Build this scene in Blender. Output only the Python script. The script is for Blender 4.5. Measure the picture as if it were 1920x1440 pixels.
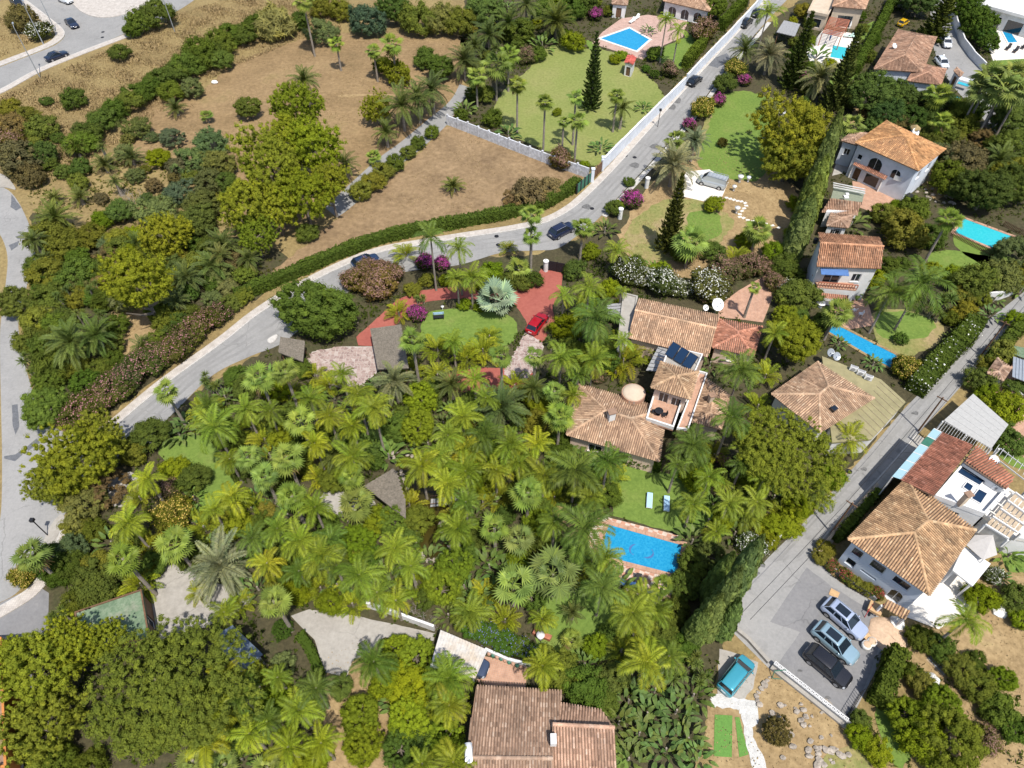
import bpy, math, random
import numpy as np
from mathutils import Vector, Matrix
random.seed(7); RNG = np.random.default_rng(7)
for o in list(bpy.data.objects): bpy.data.objects.remove(o)
SC = bpy.context.scene; C = SC.collection
R = math.radians
# ---------------------------------------------------------------- camera, sky, sun, exposure
TH, H, F = 50.0, 70.0, 1331.0          # pitch below the horizon, flying height (m), focal length (px of a 1920 px wide frame)
cd = bpy.data.cameras.new('camera'); cam = bpy.data.objects.new('camera', cd); C.objects.link(cam)
cd.sensor_width = 36; cd.lens = 36 * F / 1920; cd.clip_end = 3000; cd.clip_start = 1
cam.location = (0, 0, H); cam.rotation_euler = (R(90 - TH), 0, 0); SC.camera = cam
SUN_EL, SUN_H = 64.0, Vector((0.42, -0.907))
W = bpy.data.worlds.new('World'); SC.world = W; W.use_nodes = True
nt = W.node_tree; nt.nodes.clear()
sk = nt.nodes.new('ShaderNodeTexSky'); sk.sky_type = 'NISHITA'; sk.sun_disc = False
sk.sun_elevation = R(SUN_EL); sk.sun_rotation = math.atan2(SUN_H.x, SUN_H.y); sk.altitude = 60; sk.dust_density = 1.4
bg = nt.nodes.new('ShaderNodeBackground'); bg.inputs[1].default_value = 0.15
wo = nt.nodes.new('ShaderNodeOutputWorld'); nt.links.new(sk.outputs[0], bg.inputs[0]); nt.links.new(bg.outputs[0], wo.inputs[0])
sl = bpy.data.lights.new('sun', 'SUN'); sl.energy = 5.0; sl.angle = R(0.53); sl.color = (1, 0.955, 0.88)
so = bpy.data.objects.new('sun', sl); C.objects.link(so); so.location = (40, -40, 150)
ts = Vector((SUN_H.x * math.cos(R(SUN_EL)), SUN_H.y * math.cos(R(SUN_EL)), math.sin(R(SUN_EL))))
so.rotation_euler = (-ts).to_track_quat('-Z', 'Y').to_euler()
SC.view_settings.view_transform = 'Standard'; SC.view_settings.look = 'None'; SC.view_settings.exposure = 0.22; SC.view_settings.gamma = 1
try:
    SC.cycles.max_bounces = 3; SC.cycles.diffuse_bounces = 2; SC.cycles.glossy_bounces = 1; SC.cycles.transmission_bounces = 2; SC.cycles.use_adaptive_sampling = True; SC.cycles.adaptive_threshold = .015; SC.cycles.transparent_max_bounces = 4
except Exception: pass

# ---------------------------------------------------------------- where a sight line meets the height z
_t = R(TH)
def P(px, py, z=0.0):
    x = (px - 960) / F; y = -(py - 720) / F
    d = Vector((x, math.cos(_t) + y * math.sin(_t), -math.sin(_t) + y * math.cos(_t)))
    return Vector((0, 0, H)) + d * ((z - H) / d.z)
def PXM(px, py, z=0.0):                # pixels per metre there
    p = P(px, py, z); return F / (p.y * math.cos(_t) + (H - p.z) * math.sin(_t))
def PL(pts, z=0.0): return [P(a, b, z) for a, b in pts]

# ---------------------------------------------------------------- mesh collector
class MB:
    def __init__(s): s.v = []; s.f = []; s.t = []; s.m = []
    def add(s, vs, fs, t=.5, m=0):
        n = len(s.v); s.v += [tuple(p) for p in vs]; s.f += [tuple(i + n for i in f) for f in fs]
        s.t += [t] * len(vs); s.m += [m] * len(fs); return s
    def quad(s, *p, t=.5, m=0): return s.add(p, [tuple(range(len(p)))], t, m)
    def obox(s, o, u, v, w, t=.5, m=0):
        o, u, v, w = Vector(o), Vector(u), Vector(v), Vector(w)
        p = [o, o+u, o+u+v, o+v, o+w, o+u+w, o+u+v+w, o+v+w]
        if u.cross(v).dot(w) < 0: fs = [(0,1,2,3),(4,7,6,5),(0,4,5,1),(1,5,6,2),(2,6,7,3),(3,7,4,0)]
        else: fs = [(3,2,1,0),(5,6,7,4),(1,5,4,0),(2,6,5,1),(3,7,6,2),(0,4,7,3)]
        return s.add(p, fs, t, m)
    def box(s, c, size, rz=0, t=.5, m=0):     # c = centre of the base
        c = Vector(c); a = Vector((math.cos(rz), math.sin(rz), 0)); b = Vector((-a.y, a.x, 0))
        return s.obox(c - a*size[0]/2 - b*size[1]/2, a*size[0], b*size[1], (0, 0, size[2]), t, m)
    def cyl(s, p0, p1, r0, r1=None, n=8, caps=True, t=.5, m=0):
        p0, p1 = Vector(p0), Vector(p1); r1 = r0 if r1 is None else r1; d = (p1 - p0).normalized()
        a = d.orthogonal().normalized(); b = d.cross(a)
        vs = [p + (a*math.cos(2*math.pi*k/n) + b*math.sin(2*math.pi*k/n)) * r for p, r in ((p0, r0), (p1, r1)) for k in range(n)]
        fs = [(k, (k+1) % n, n + (k+1) % n, n + k) for k in range(n)]
        if caps: fs += [tuple(reversed(range(n))), tuple(range(n, 2*n))]
        return s.add(vs, fs, t, m)
    def tube(s, pts, rs, n=7, t=.5, m=0):
        pts = [Vector(p) for p in pts]; rings = []
        for i, p in enumerate(pts):
            d = (pts[min(i+1, len(pts)-1)] - pts[max(i-1, 0)]).normalized()
            a = (Vector((0, 1, 0)) if abs(d.y) < .9 else Vector((1, 0, 0))).cross(d).normalized(); b = d.cross(a)
            r = rs[i] if isinstance(rs, (list, tuple)) else rs
            rings += [p + (a*math.cos(2*math.pi*k/n) + b*math.sin(2*math.pi*k/n)) * r for k in range(n)]
        fs = [(i*n+k, i*n+(k+1) % n, (i+1)*n+(k+1) % n, (i+1)*n+k) for i in range(len(pts)-1) for k in range(n)]
        fs += [tuple(reversed(range(n))), tuple(range((len(pts)-1)*n, len(pts)*n))]
        return s.add(rings, fs, t, m)
    def prism(s, pts, z0, z1, t=.5, m=0, cap=True):
        pts = ccw([Vector((p[0], p[1], 0)) for p in pts]); n = len(pts)
        vs = [(p.x, p.y, z0) for p in pts] + [(p.x, p.y, z1) for p in pts]
        fs = [(k, (k+1) % n, n + (k+1) % n, n + k) for k in range(n)]
        if cap: fs += [tuple(range(n, 2*n)), tuple(reversed(range(n)))]
        return s.add(vs, fs, t, m)
    def dome(s, c, r, rz, n=20, rings=5, t=.5, m=0):
        vs = [Vector(c) + Vector((r*math.cos(a)*math.cos(2*math.pi*k/n), r*math.cos(a)*math.sin(2*math.pi*k/n), rz*math.sin(a)))
              for a in [math.pi/2*i/rings for i in range(rings)] for k in range(n)] + [Vector(c) + Vector((0, 0, rz))]
        fs = [(i*n+k, i*n+(k+1) % n, (i+1)*n+(k+1) % n, (i+1)*n+k) for i in range(rings-1) for k in range(n)]
        fs += [((rings-1)*n+k, (rings-1)*n+(k+1) % n, rings*n) for k in range(n)]
        return s.add(vs, fs, t, m)
    def ball(s, c, r, n=10, t=.5, m=0):
        r = Vector(r) if not isinstance(r, (int, float)) else Vector((r, r, r)); h = n // 2; vs = []; fs = []
        for i in range(h + 1):
            for k in range(n):
                a = -math.pi/2 + math.pi*i/h; b = 2*math.pi*k/n
                vs.append(Vector(c) + Vector((r.x*math.cos(a)*math.cos(b), r.y*math.cos(a)*math.sin(b), r.z*math.sin(a))))
        fs = [(i*n+k, i*n+(k+1) % n, (i+1)*n+(k+1) % n, (i+1)*n+k) for i in range(h) for k in range(n)]
        return s.add(vs, fs, t, m)
    def mesh(s, name, mats, off=(0, 0, 0), smooth=False):
        me = bpy.data.meshes.new(name); o = Vector(off)
        me.from_pydata([(x-o.x, y-o.y, z-o.z) for x, y, z in s.v], [], s.f)
        for m in (mats if isinstance(mats, (list, tuple)) else [mats]): me.materials.append(m)
        if any(s.m): me.polygons.foreach_set('material_index', s.m)
        at = me.attributes.new('v', 'FLOAT', 'POINT'); at.data.foreach_set('value', s.t)
        if smooth: me.polygons.foreach_set('use_smooth', [True]*len(me.polygons))
        me.update(); return me
def ccw(p):
    a = sum(p[i].x*p[(i+1) % len(p)].y - p[(i+1) % len(p)].x*p[i].y for i in range(len(p)))
    return p if a > 0 else p[::-1]
def root_loc(p):
    l = Vector((0, 0, 0))
    while p is not None: l += p.location; p = p.parent
    return l
def link(name, me, parent=None, loc=(0, 0, 0)):
    o = bpy.data.objects.new(name, me); C.objects.link(o); o.parent = parent; o.location = loc; return o
def part(name, mb, mat, parent, smooth=False, kind=None):      # vertices are given in world space
    o = link(name, mb.mesh(name, mat, root_loc(parent), smooth), parent)
    if kind: o['kind'] = kind
    return o
LABELS = {}
def tag(o, label, cat, group=None):
    o['label'] = label; o['category'] = cat
    if group: o['group'] = group
    return o
def thing(name, label, cat, loc, group=None, rz=0):
    o = bpy.data.objects.new(name, None); C.objects.link(o); o.location = loc; o.rotation_euler = (0, 0, rz); o.empty_display_size = .5
    return tag(o, label, cat, group)
def single(name, mb, mat, label, cat, loc, group=None, smooth=False):
    o = link(name, mb.mesh(name, mat, loc, smooth), None, loc); return tag(o, label, cat, group)
def struct(name, mb, mat, parent=None, kind='structure'):
    o = link(name, mb.mesh(name, mat), parent)
    if parent is None: o['kind'] = kind
    return o
def smooth_line(pts, k=5, closed=False):
    n = len(pts); out = []
    for i in range(n if closed else n-1):
        g = (lambda j: pts[j % n]) if closed else (lambda j: pts[min(max(j, 0), n-1)])
        a, b, c, d = (Vector(g(i+q)) for q in (-1, 0, 1, 2))
        for s in range(k):
            t = s/k; out.append(.5*((2*b) + (c-a)*t + (2*a-5*b+4*c-d)*t*t + (3*b-a-3*c+d)*t**3))
    if not closed: out.append(Vector(pts[-1]))
    return out
def in_poly(x, y, poly):
    n = len(poly); ins = np.zeros(len(x), bool); j = n-1
    for i in range(n):
        xi, yi, xj, yj = poly[i][0], poly[i][1], poly[j][0], poly[j][1]
        c = ((yi > y) != (yj > y)) & (x < (xj-xi)*(y-yi)/((yj-yi) or 1e-9)+xi); ins ^= c; j = i
    return ins

# ---------------------------------------------------------------- materials
def nodes(name):
    m = bpy.data.materials.new(name); m.use_nodes = True; n = m.node_tree
    return m, n, n.nodes['Principled BSDF']
def N(n, typ, **kw):
    x = n.nodes.new('ShaderNode' + typ)
    for k, v in kw.items():
        if k.startswith('i_'):
            key = k[2:]; x.inputs[int(key) if key.isdigit() else key].default_value = v
        else: setattr(x, k, v)
    return x
def ramp(n, fac, stops):
    r = N(n, 'ValToRGB'); e = r.color_ramp.elements
    while len(e) < len(stops): e.new(.5)
    for q, (p, c) in zip(e, stops): q.position = p; q.color = (*c, 1)
    n.links.new(fac, r.inputs[0]); return r.outputs[0]
def mixc(n, fac, a, b, typ='MIX'):
    x = N(n, 'MixRGB', blend_type=typ)
    for i, q in enumerate((fac, a, b)):
        if hasattr(q, 'is_linked'): n.links.new(q, x.inputs[i])
        else: x.inputs[i].default_value = q if i == 0 else (*q, 1)
    return x.outputs[0]
def noise(n, scale, detail=4, rough=.6, pos=None, dist=0):
    t = N(n, 'TexNoise', i_Scale=scale, i_Detail=detail, i_Roughness=rough, i_Distortion=dist)
    if pos is None: pos = N(n, 'NewGeometry').outputs['Position']
    n.links.new(pos, t.inputs['Vector']); return t.outputs['Fac']
def bump(n, b, h, strength=.4, dist=.05):
    q = N(n, 'Bump', i_Strength=strength, i_Distance=dist); n.links.new(h, q.inputs['Height']); n.links.new(q.outputs[0], b.inputs['Normal'])
def surf(name, stops, big=.12, fine=2.5, stops2=None, mix2=.5, rough=.9, bs=.3, bd=.05, spec=.2, con=.3, wear=False):
    """mottled surface: a wide noise picks between colours, a fine one breaks it up"""
    m, n, b = nodes(name); p = N(n, 'NewGeometry').outputs['Position']
    a = noise(n, big, 6, .65, p); f = noise(n, fine, 5, .7, p)
    c = ramp(n, a, stops)
    if stops2:
        c = mixc(n, mix2, c, ramp(n, f, stops2))
    v = mixc(n, con, (.5, .5, .5), ramp(n, f, [(.25, (.22, .22, .22)), (.75, (.78, .78, .78))]))
    c = mixc(n, 1, c, v, 'MULTIPLY'); c = mixc(n, 1, c, (2, 2, 2), 'MULTIPLY')
    if wear:
        st = ramp(n, noise(n, .45, 5, .7, p, .6), [(.54, (1, 1, 1)), (.68, (.87, .87, .87))]); c = mixc(n, 1, c, st, 'MULTIPLY')
        pl = ramp(n, noise(n, .8, 5, .7, p, .4), [(.60, (1, 1, 1)), (.72, (1.12, 1.115, 1.10))]); c = mixc(n, 1, c, pl, 'MULTIPLY')
        ad = N(n, 'VectorMath', operation='ADD'); nz = N(n, 'TexNoise', i_Scale=.9, i_Detail=4); n.links.new(p, nz.inputs['Vector']); n.links.new(p, ad.inputs[0]); n.links.new(nz.outputs['Color'], ad.inputs[1])
        vo = N(n, 'TexVoronoi', feature='DISTANCE_TO_EDGE', i_Scale=.16); n.links.new(ad.outputs[0], vo.inputs['Vector'])
        cr = ramp(n, vo.outputs['Distance'], [(.003, (.74, .74, .74)), (.010, (1, 1, 1))]); mk = ramp(n, noise(n, .12, 3, .6, p), [(.5, (0, 0, 0)), (.6, (1, 1, 1))]); c = mixc(n, mk, c, mixc(n, 1, c, cr, 'MULTIPLY'))
    n.links.new(c, b.inputs['Base Color']); b.inputs['Roughness'].default_value = rough; b.inputs['Specular IOR Level'].default_value = spec
    bump(n, b, f, bs, bd); return m
def plain(name, col, rough=.6, metal=0, spec=.4, var=.12, sc=3):
    m, n, b = nodes(name)
    f = noise(n, sc, 5, .65)
    c = ramp(n, f, [(.3, tuple(x*(1-var*1.6) for x in col)), (.7, tuple(min(1, x*(1+var)) for x in col))])
    n.links.new(c, b.inputs['Base Color']); b.inputs['Roughness'].default_value = rough; b.inputs['Metallic'].default_value = metal
    b.inputs['Specular IOR Level'].default_value = spec; return m
def obj_paint(name, rough=.25, metal=.3, coat=.6):
    m, n, b = nodes(name); oi = N(n, 'ObjectInfo'); n.links.new(oi.outputs['Color'], b.inputs['Base Color'])
    b.inputs['Roughness'].default_value = rough; b.inputs['Metallic'].default_value = metal; b.inputs['Coat Weight'].default_value = coat
    b.inputs['Coat Roughness'].default_value = .08; return m
def leafm(name, trans=.22, rough=.5, gloss=False):
    """foliage: the object's own colour, varied leaf by leaf through the attribute v"""
    m, n, b = nodes(name); oi = N(n, 'ObjectInfo'); at = N(n, 'Attribute', attribute_name='v')
    k = ramp(n, at.outputs['Fac'], [(0, (.6, .66, .6)), (.5, (1, 1, .95)), (1, (1.38, 1.34, .95))])
    c = mixc(n, 1, oi.outputs['Color'], k, 'MULTIPLY')
    r = ramp(n, oi.outputs['Random'], [(0, (.78, .85, .8)), (1, (1.2, 1.12, 1))])
    c = mixc(n, 1, c, r, 'MULTIPLY')
    if gloss:
        n.links.new(c, b.inputs['Base Color']); b.inputs['Roughness'].default_value = rough; b.inputs['Specular IOR Level'].default_value = .12
    else:
        n.nodes.remove(b); b = N(n, 'BsdfDiffuse'); n.links.new(c, b.inputs[0])
    tr = N(n, 'BsdfTranslucent'); c2 = mixc(n, 1, c, (1.3, 1.35, .6), 'MULTIPLY'); n.links.new(c2, tr.inputs[0])
    mx = N(n, 'MixShader', i_0=trans); n.links.new(b.outputs[0], mx.inputs[1]); n.links.new(tr.outputs[0], mx.inputs[2])
    n.links.new(mx.outputs[0], n.nodes['Material Output'].inputs[0]); return m
def flowerm(name, col):
    m, n, b = nodes(name); at = N(n, 'Attribute', attribute_name='v')
    c = ramp(n, at.outputs['Fac'], [(0, tuple(x*.55 for x in col)), (1, tuple(min(1, x*1.15) for x in col))])
    n.links.new(c, b.inputs['Base Color']); b.inputs['Roughness'].default_value = .7; return m
def tilem(name):
    m, n, b = nodes(name); oi = N(n, 'ObjectInfo'); at = N(n, 'Attribute', attribute_name='v'); p = N(n, 'NewGeometry').outputs['Position']
    k = ramp(n, at.outputs['Fac'], [(0, (.55, .51, .49)), (.25, (.80, .76, .73)), (.6, (1.05, 1.01, .97)), (.85, (1.28, 1.28, 1.25)), (1, (1.4, 1.52, 1.58))])
    c = mixc(n, 1, oi.outputs['Color'], k, 'MULTIPLY')
    pat = ramp(n, noise(n, .55, 6, .7, p), [(.42, (0, 0, 0)), (.62, (1, 1, 1))])
    c = mixc(n, pat, c, mixc(n, 1, c, (.62, .64, .66), 'MULTIPLY'))
    f = noise(n, 9, 4, .7, p); c = mixc(n, ramp(n, f, [(.52, (0, 0, 0)), (.7, (.55, .55, .55))]), c, (.16, .13, .10))
    n.links.new(c, b.inputs['Base Color']); b.inputs['Roughness'].default_value = .85; b.inputs['Specular IOR Level'].default_value = .2
    bump(n, b, f, .25, .02); return m
def waterm(name, col, col2, sc=1.6, rough=.06, amt=.5):
    m, n, b = nodes(name); p = N(n, 'NewGeometry').outputs['Position']
    v = N(n, 'TexVoronoi', feature='SMOOTH_F1', i_Scale=sc); 
    d = noise(n, 1.1, 3, .6, p); ad = N(n, 'VectorMath', operation='ADD'); n.links.new(p, ad.inputs[0]); n.links.new(d, ad.inputs[1]); n.links.new(ad.outputs[0], v.inputs['Vector'])
    c = ramp(n, v.outputs['Distance'], [(.1, col), (.85, col2)])  # cell pattern: caustic light on the pools, painted into the water colour
    n.links.new(c, b.inputs['Base Color']); b.inputs['Roughness'].default_value = rough; b.inputs['IOR'].default_value = 1.33
    bump(n, b, v.outputs['Distance'], amt, .05); return m
def tilefloor(name, c1, c2, sc, mortar=(.5, .42, .36), rot=0, diamond=False):
    m, n, b = nodes(name); p = N(n, 'NewGeometry').outputs['Position']
    mp = N(n, 'Mapping'); mp.inputs['Rotation'].default_value = (0, 0, rot); n.links.new(p, mp.inputs['Vector'])
    if diamond:
        t = N(n, 'TexChecker', i_Scale=sc); t.inputs[1].default_value = (*c1, 1); t.inputs[2].default_value = (*c2, 1)
    else:
        t = N(n, 'TexBrick', i_Scale=sc, offset=0); t.inputs['Color1'].default_value = (*c1, 1); t.inputs['Color2'].default_value = (*c2, 1); t.inputs['Mortar'].default_value = (*mortar, 1)
        t.inputs['Mortar Size'].default_value = .03; t.inputs['Brick Width'].default_value = .5; t.inputs['Row Height'].default_value = .5
    n.links.new(mp.outputs[0], t.inputs['Vector'])
    f = noise(n, 1.2, 5, .7, p); c = mixc(n, 1, t.outputs['Color'], ramp(n, f, [(.3, (.72, .7, .68)), (.7, (1.1, 1.1, 1.1))]), 'MULTIPLY')
    n.links.new(c, b.inputs['Base Color']); b.inputs['Roughness'].default_value = .75; return m

M = {}
M['dry'] = surf('dry_ground', [(.3, (0.131, 0.096, 0.039)), (.46, (0.226, 0.164, 0.069)), (.6, (0.273, 0.207, 0.087)), (.75, (0.158, 0.142, 0.046))], .09, 1.8, [(.3, (0.116, 0.085, 0.039)), (.7, (0.304, 0.229, 0.106))], .4, bs=.6, bd=.12)
M['field'] = surf('tan_field', [(.30, (0.132, 0.092, 0.042)), (.45, (0.210, 0.140, 0.068)), (.58, (0.269, 0.184, 0.092)), (.72, (0.215, 0.164, 0.068))], .11, 1.4, [(.3, (0.147, 0.096, 0.049)), (.7, (0.293, 0.203, 0.105))], .4, bs=.5, bd=.08)
M['plot'] = surf('bare_plot', [(.32, (0.132, 0.086, 0.046)), (.5, (0.222, 0.150, 0.079)), (.7, (0.293, 0.201, 0.112))], .16, 1.1, [(.3, (0.142, 0.094, 0.051)), (.7, (0.302, 0.211, 0.120))], .45, bs=.6, bd=.1)
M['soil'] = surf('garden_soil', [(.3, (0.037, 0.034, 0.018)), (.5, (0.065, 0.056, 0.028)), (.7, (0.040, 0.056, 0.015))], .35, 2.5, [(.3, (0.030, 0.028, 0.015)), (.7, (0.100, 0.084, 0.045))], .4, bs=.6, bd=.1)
M['sandy'] = surf('sandy_ground', [(.3, (0.184, 0.122, 0.058)), (.5, (0.290, 0.201, 0.098)), (.65, (0.348, 0.250, 0.127)), (.8, (0.213, 0.176, 0.063))], .25, 1.8, [(.3, (0.174, 0.118, 0.055)), (.7, (0.367, 0.270, 0.144))], .4, bs=.5, bd=.08)
M['asphalt'] = surf('asphalt', [(.3, (.19, .187, .18)), (.5, (.24, .236, .228)), (.72, (.29, .282, .268))], .18, 3, [(.35, (.235, .23, .225)), (.7, (.30, .293, .283))], .35, con=.12, wear=True, rough=.92, bs=.12, bd=.01)
M['asphalt_old'] = surf('worn_asphalt', [(.3, (0.212, 0.209, 0.202)), (.6, (0.285, 0.277, 0.266))], .15, 3, [(.35, (0.238, 0.237, 0.233)), (.7, (0.306, 0.297, 0.286))], .35, con=.12, wear=True, rough=.92, bs=.12, bd=.01)
M['asphalt_new'] = surf('parking_asphalt', [(.3, (.16, .16, .165)), (.6, (.215, .21, .21))], .2, 3, [(.35, (.165, .165, .17)), (.7, (.22, .215, .212))], .35, con=.12, wear=True, rough=.9, bs=.12, bd=.01)
M['patch'] = plain('asphalt_patch', (.12, .125, .135), .9, var=.2)
M['tar'] = plain('dark_stain', (.13, .128, .125), .85, var=.3)
M['pave'] = tilefloor('pavement_slabs', (.50, .46, .41), (.45, .41, .37), 2.2, (.36, .33, .3))
M['kerb'] = plain('kerb_stone', (.46, .44, .41), .85, var=.18)
M['pinkpave'] = plain('pink_paving', (.38, .20, .16), .85)
M['concrete'] = surf('concrete', [(.3, (0.281, 0.257, 0.226)), (.6, (0.359, 0.335, 0.300))], .2, 2, [(.35, (0.257, 0.242, 0.215)), (.7, (0.367, 0.343, 0.308))], .35, con=.15, wear=True, bs=.15, bd=.01)
M['lawn'] = surf('green_lawn', [(.3, (.10, .165, .030)), (.55, (.13, .195, .036)), (.72, (.19, .215, .06))], .22, 2.2, [(.3, (.09, .145, .024)), (.7, (.165, .22, .048))], .35, bs=.5, bd=.06)
M['lawn_dry'] = surf('yellowing_lawn', [(.3, (0.150, 0.190, 0.045)), (.5, (0.189, 0.215, 0.060)), (.7, (0.238, 0.225, 0.085))], .1, 2, [(.3, (0.123, 0.160, 0.035)), (.7, (0.246, 0.250, 0.085))], .35, bs=.5, bd=.06)
M['lawn_mix'] = surf('patchy_lawn', [(.32, (.13, .18, .04)), (.5, (.21, .20, .065)), (.62, (.30, .22, .12))], .2, 2, [(.3, (.14, .15, .04)), (.7, (.33, .25, .13))], .35, bs=.5, bd=.06)
M['turf'] = plain('artificial_turf', (.10, .22, .04), .9, var=.15, sc=9)
M['red'] = surf('red_concrete', [(.3, (0.251, 0.069, 0.054)), (.6, (0.315, 0.096, 0.071)), (.8, (0.362, 0.133, 0.104))], .25, 2.2, [(.35, (0.268, 0.078, 0.061)), (.7, (0.354, 0.124, 0.100))], .3, con=.12, bs=.15, bd=.01)
M['stone_pink'] = plain('pink_stone', (.40, .31, .28), .85, var=.25, sc=1.5)
M['grout'] = plain('pale_joint', (.42, .37, .33), .9)
M['rock'] = plain('field_stone', (.33, .285, .235), .9, var=.3, sc=2)
M['terra_floor'] = tilefloor('terracotta_floor', (.48, .27, .175), (.42, .23, .15), 2.6, (.40, .31, .25), .25)
M['pink_floor'] = tilefloor('pink_floor', (.47, .31, .25), (.43, .27, .22), 2.4, (.42, .33, .28), .4)
M['diamond'] = tilefloor('diamond_floor', (.47, .25, .17), (.55, .45, .38), 2.0, rot=.5, diamond=True)
M['white_floor'] = plain('white_paving', (.66, .62, .56), .8, var=.08)
M['pool'] = waterm('pool_water', (.008, .20, .40), (.03, .29, .49), 4.5, amt=.35)
M['pool_turq'] = waterm('turquoise_water', (.02, .36, .42), (.05, .43, .47), 4.5, amt=.35)
M['pond'] = waterm('murky_pond', (.028, .024, .005), (.055, .043, .010), .8, .04, .25)
M['white'] = plain('white_render', (.64, .633, .618), .85, var=.10, sc=.6, spec=.2)
M['bluewall'] = plain('pale_blue_wall', (.62, .66, .72), .85, var=.10, sc=.7, spec=.2)
M['greywall'] = plain('pale_grey_render', (.50, .55, .62), .85, var=.05, sc=.8, spec=.2)
M['cream'] = plain('cream_render', (.50, .41, .31), .85, var=.1, sc=.8, spec=.2)
M['salmon'] = plain('salmon_render', (.62, .47, .37), .85, var=.08, sc=.8, spec=.2)
M['orange'] = plain('orange_render', (.50, .20, .06), .85, var=.12, sc=.8, spec=.2)
M['block'] = surf('weathered_block', [(.3, (.40, .41, .43)), (.6, (.58, .60, .64))], .5, 2, [(.35, (.34, .33, .32)), (.7, (.66, .67, .70))], .4, bs=.2, bd=.02)
M['tile'] = tilem('clay_tile')
M['deck'] = plain('roof_underlay', (.27, .17, .115), .9, var=.2)
M['thatch'] = surf('weathered_thatch', [(.3, (.11, .095, .075)), (.6, (.17, .145, .115))], .5, 5, [(.3, (.08, .07, .055)), (.7, (.23, .20, .16))], .5, bs=.9, bd=.08)
M['greenroof'] = surf('green_painted_roof', [(.35, (0.085, 0.148, 0.081)), (.55, (0.128, 0.203, 0.115)), (.7, (0.306, 0.281, 0.229))], .35, 2.5, [(.3, (0.076, 0.133, 0.074)), (.72, (0.289, 0.289, 0.229))], .4, bs=.15, bd=.01)
M['oliveroof'] = plain('olive_felt_roof', (.26, .23, .12), .85, var=.12, sc=.9)
M['metal'] = plain('grey_sheet_metal', (.40, .43, .46), .45, .5, var=.08)
M['metal_dark'] = plain('dark_metal', (.035, .035, .04), .5, .6)
M['metal_blue'] = plain('blue_grey_sheet', (.16, .20, .25), .4, .5, var=.08)
M['rust'] = surf('rusted_sheet', [(.45, (.50, .48, .45)), (.62, (.46, .34, .22)), (.75, (.33, .17, .07))], .3, 3, [(.3, (.4, .39, .37)), (.7, (.56, .54, .5))], .4, rough=.6, bs=.1, bd=.01)
M['canvas'] = plain('pale_grey_canvas', (.37, .365, .35), .9, var=.08)
M['sail'] = plain('grey_shade_cloth', (.40, .38, .36), .9, var=.05)
M['wood'] = plain('brown_wood', (.14, .075, .04), .7, var=.25)
M['wood_red'] = plain('red_stained_wood', (.36, .13, .075), .7, var=.15)
M['wood_pale'] = plain('pale_wood', (.42, .33, .23), .75, var=.2)
M['card'] = plain('cardboard', (.48, .31, .16), .9, var=.1)
M['plastic_w'] = plain('white_plastic', (.78, .78, .77), .45, var=.03)
M['fabric_b'] = plain('light_blue_fabric', (.36, .55, .72), .85, var=.06)
M['blue'] = plain('royal_blue_paint', (.05, .13, .32), .6)
M['red_p'] = plain('red_paint', (.40, .03, .035), .5)
M['yellow_p'] = plain('yellow_paint', (.75, .48, .02), .5)
M['teal_p'] = plain('teal_plastic', (.03, .35, .45), .5)
M['green_p'] = plain('dark_green_paint', (.04, .15, .10), .6)
M['black'] = plain('black_rubber', (.02, .02, .021), .7)
M['grey_p'] = plain('mid_grey_plastic', (.28, .28, .28), .6)
M['sand'] = plain('builders_sand', (.52, .37, .25), .95, var=.12, sc=4)
M['bag'] = plain('white_bulk_bag', (.68, .67, .63), .9, var=.1)
M['gravel_w'] = surf('white_gravel', [(.3, (.40, .39, .37)), (.6, (.52, .51, .485))], 1.5, 9, None, rough=.95, bs=.8, bd=.06)
m_, n_, b_ = nodes('window_glass'); b_.inputs['Base Color'].default_value = (.012, .018, .026, 1); b_.inputs['Roughness'].default_value = .06; b_.inputs['Specular IOR Level'].default_value = .7; M['glass'] = m_
m_, n_, b_ = nodes('solar_glass'); b_.inputs['Base Color'].default_value = (.010, .028, .065, 1); b_.inputs['Roughness'].default_value = .12; M['solar'] = m_
m_, n_, b_ = nodes('frosted_glass_roof'); b_.inputs['Base Color'].default_value = (.33, .50, .55, 1); b_.inputs['Roughness'].default_value = .3; b_.inputs['Transmission Weight'].default_value = .08; M['frost'] = m_
M['paint'] = obj_paint('car_paint')
m_, n_, b_ = nodes('red_lamp_lens'); b_.inputs['Base Color'].default_value = (.35, .01, .01, 1); b_.inputs['Roughness'].default_value = .15; M['lens_r'] = m_
m_, n_, b_ = nodes('clear_lamp_lens'); b_.inputs['Base Color'].default_value = (.32, .34, .36, 1); b_.inputs['Roughness'].default_value = .1; M['lens_w'] = m_
M['rim'] = plain('alloy_rim', (.45, .45, .46), .35, .8)
M['leaf'] = leafm('leaf'); M['needle'] = leafm('needle', .12, .65); M['frond'] = leafm('palm_frond', .13, .5, True)
for k_, c_ in dict(white=(.66, .66, .58), pink=(.34, .155, .15), magenta=(.42, .03, .26), yellow=(.46, .33, .06), lilac=(.22, .22, .55), red=(.45, .05, .07), russet=(.25, .135, .095)).items(): M['fl_' + k_] = flowerm(k_ + '_blossom', c_)
M['bark'] = plain('grey_bark', (.17, .14, .11), .95, var=.3, sc=5)
M['palm_bark'] = plain('palm_bark', (.25, .215, .175), .95, var=.25, sc=6)
M['twig'] = plain('bleached_twig', (.30, .27, .24), .95, var=.2, sc=4)
M['straw'] = plain('dry_grass_blade', (.30, .215, .10), .9, var=.3, sc=1.2)
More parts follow.
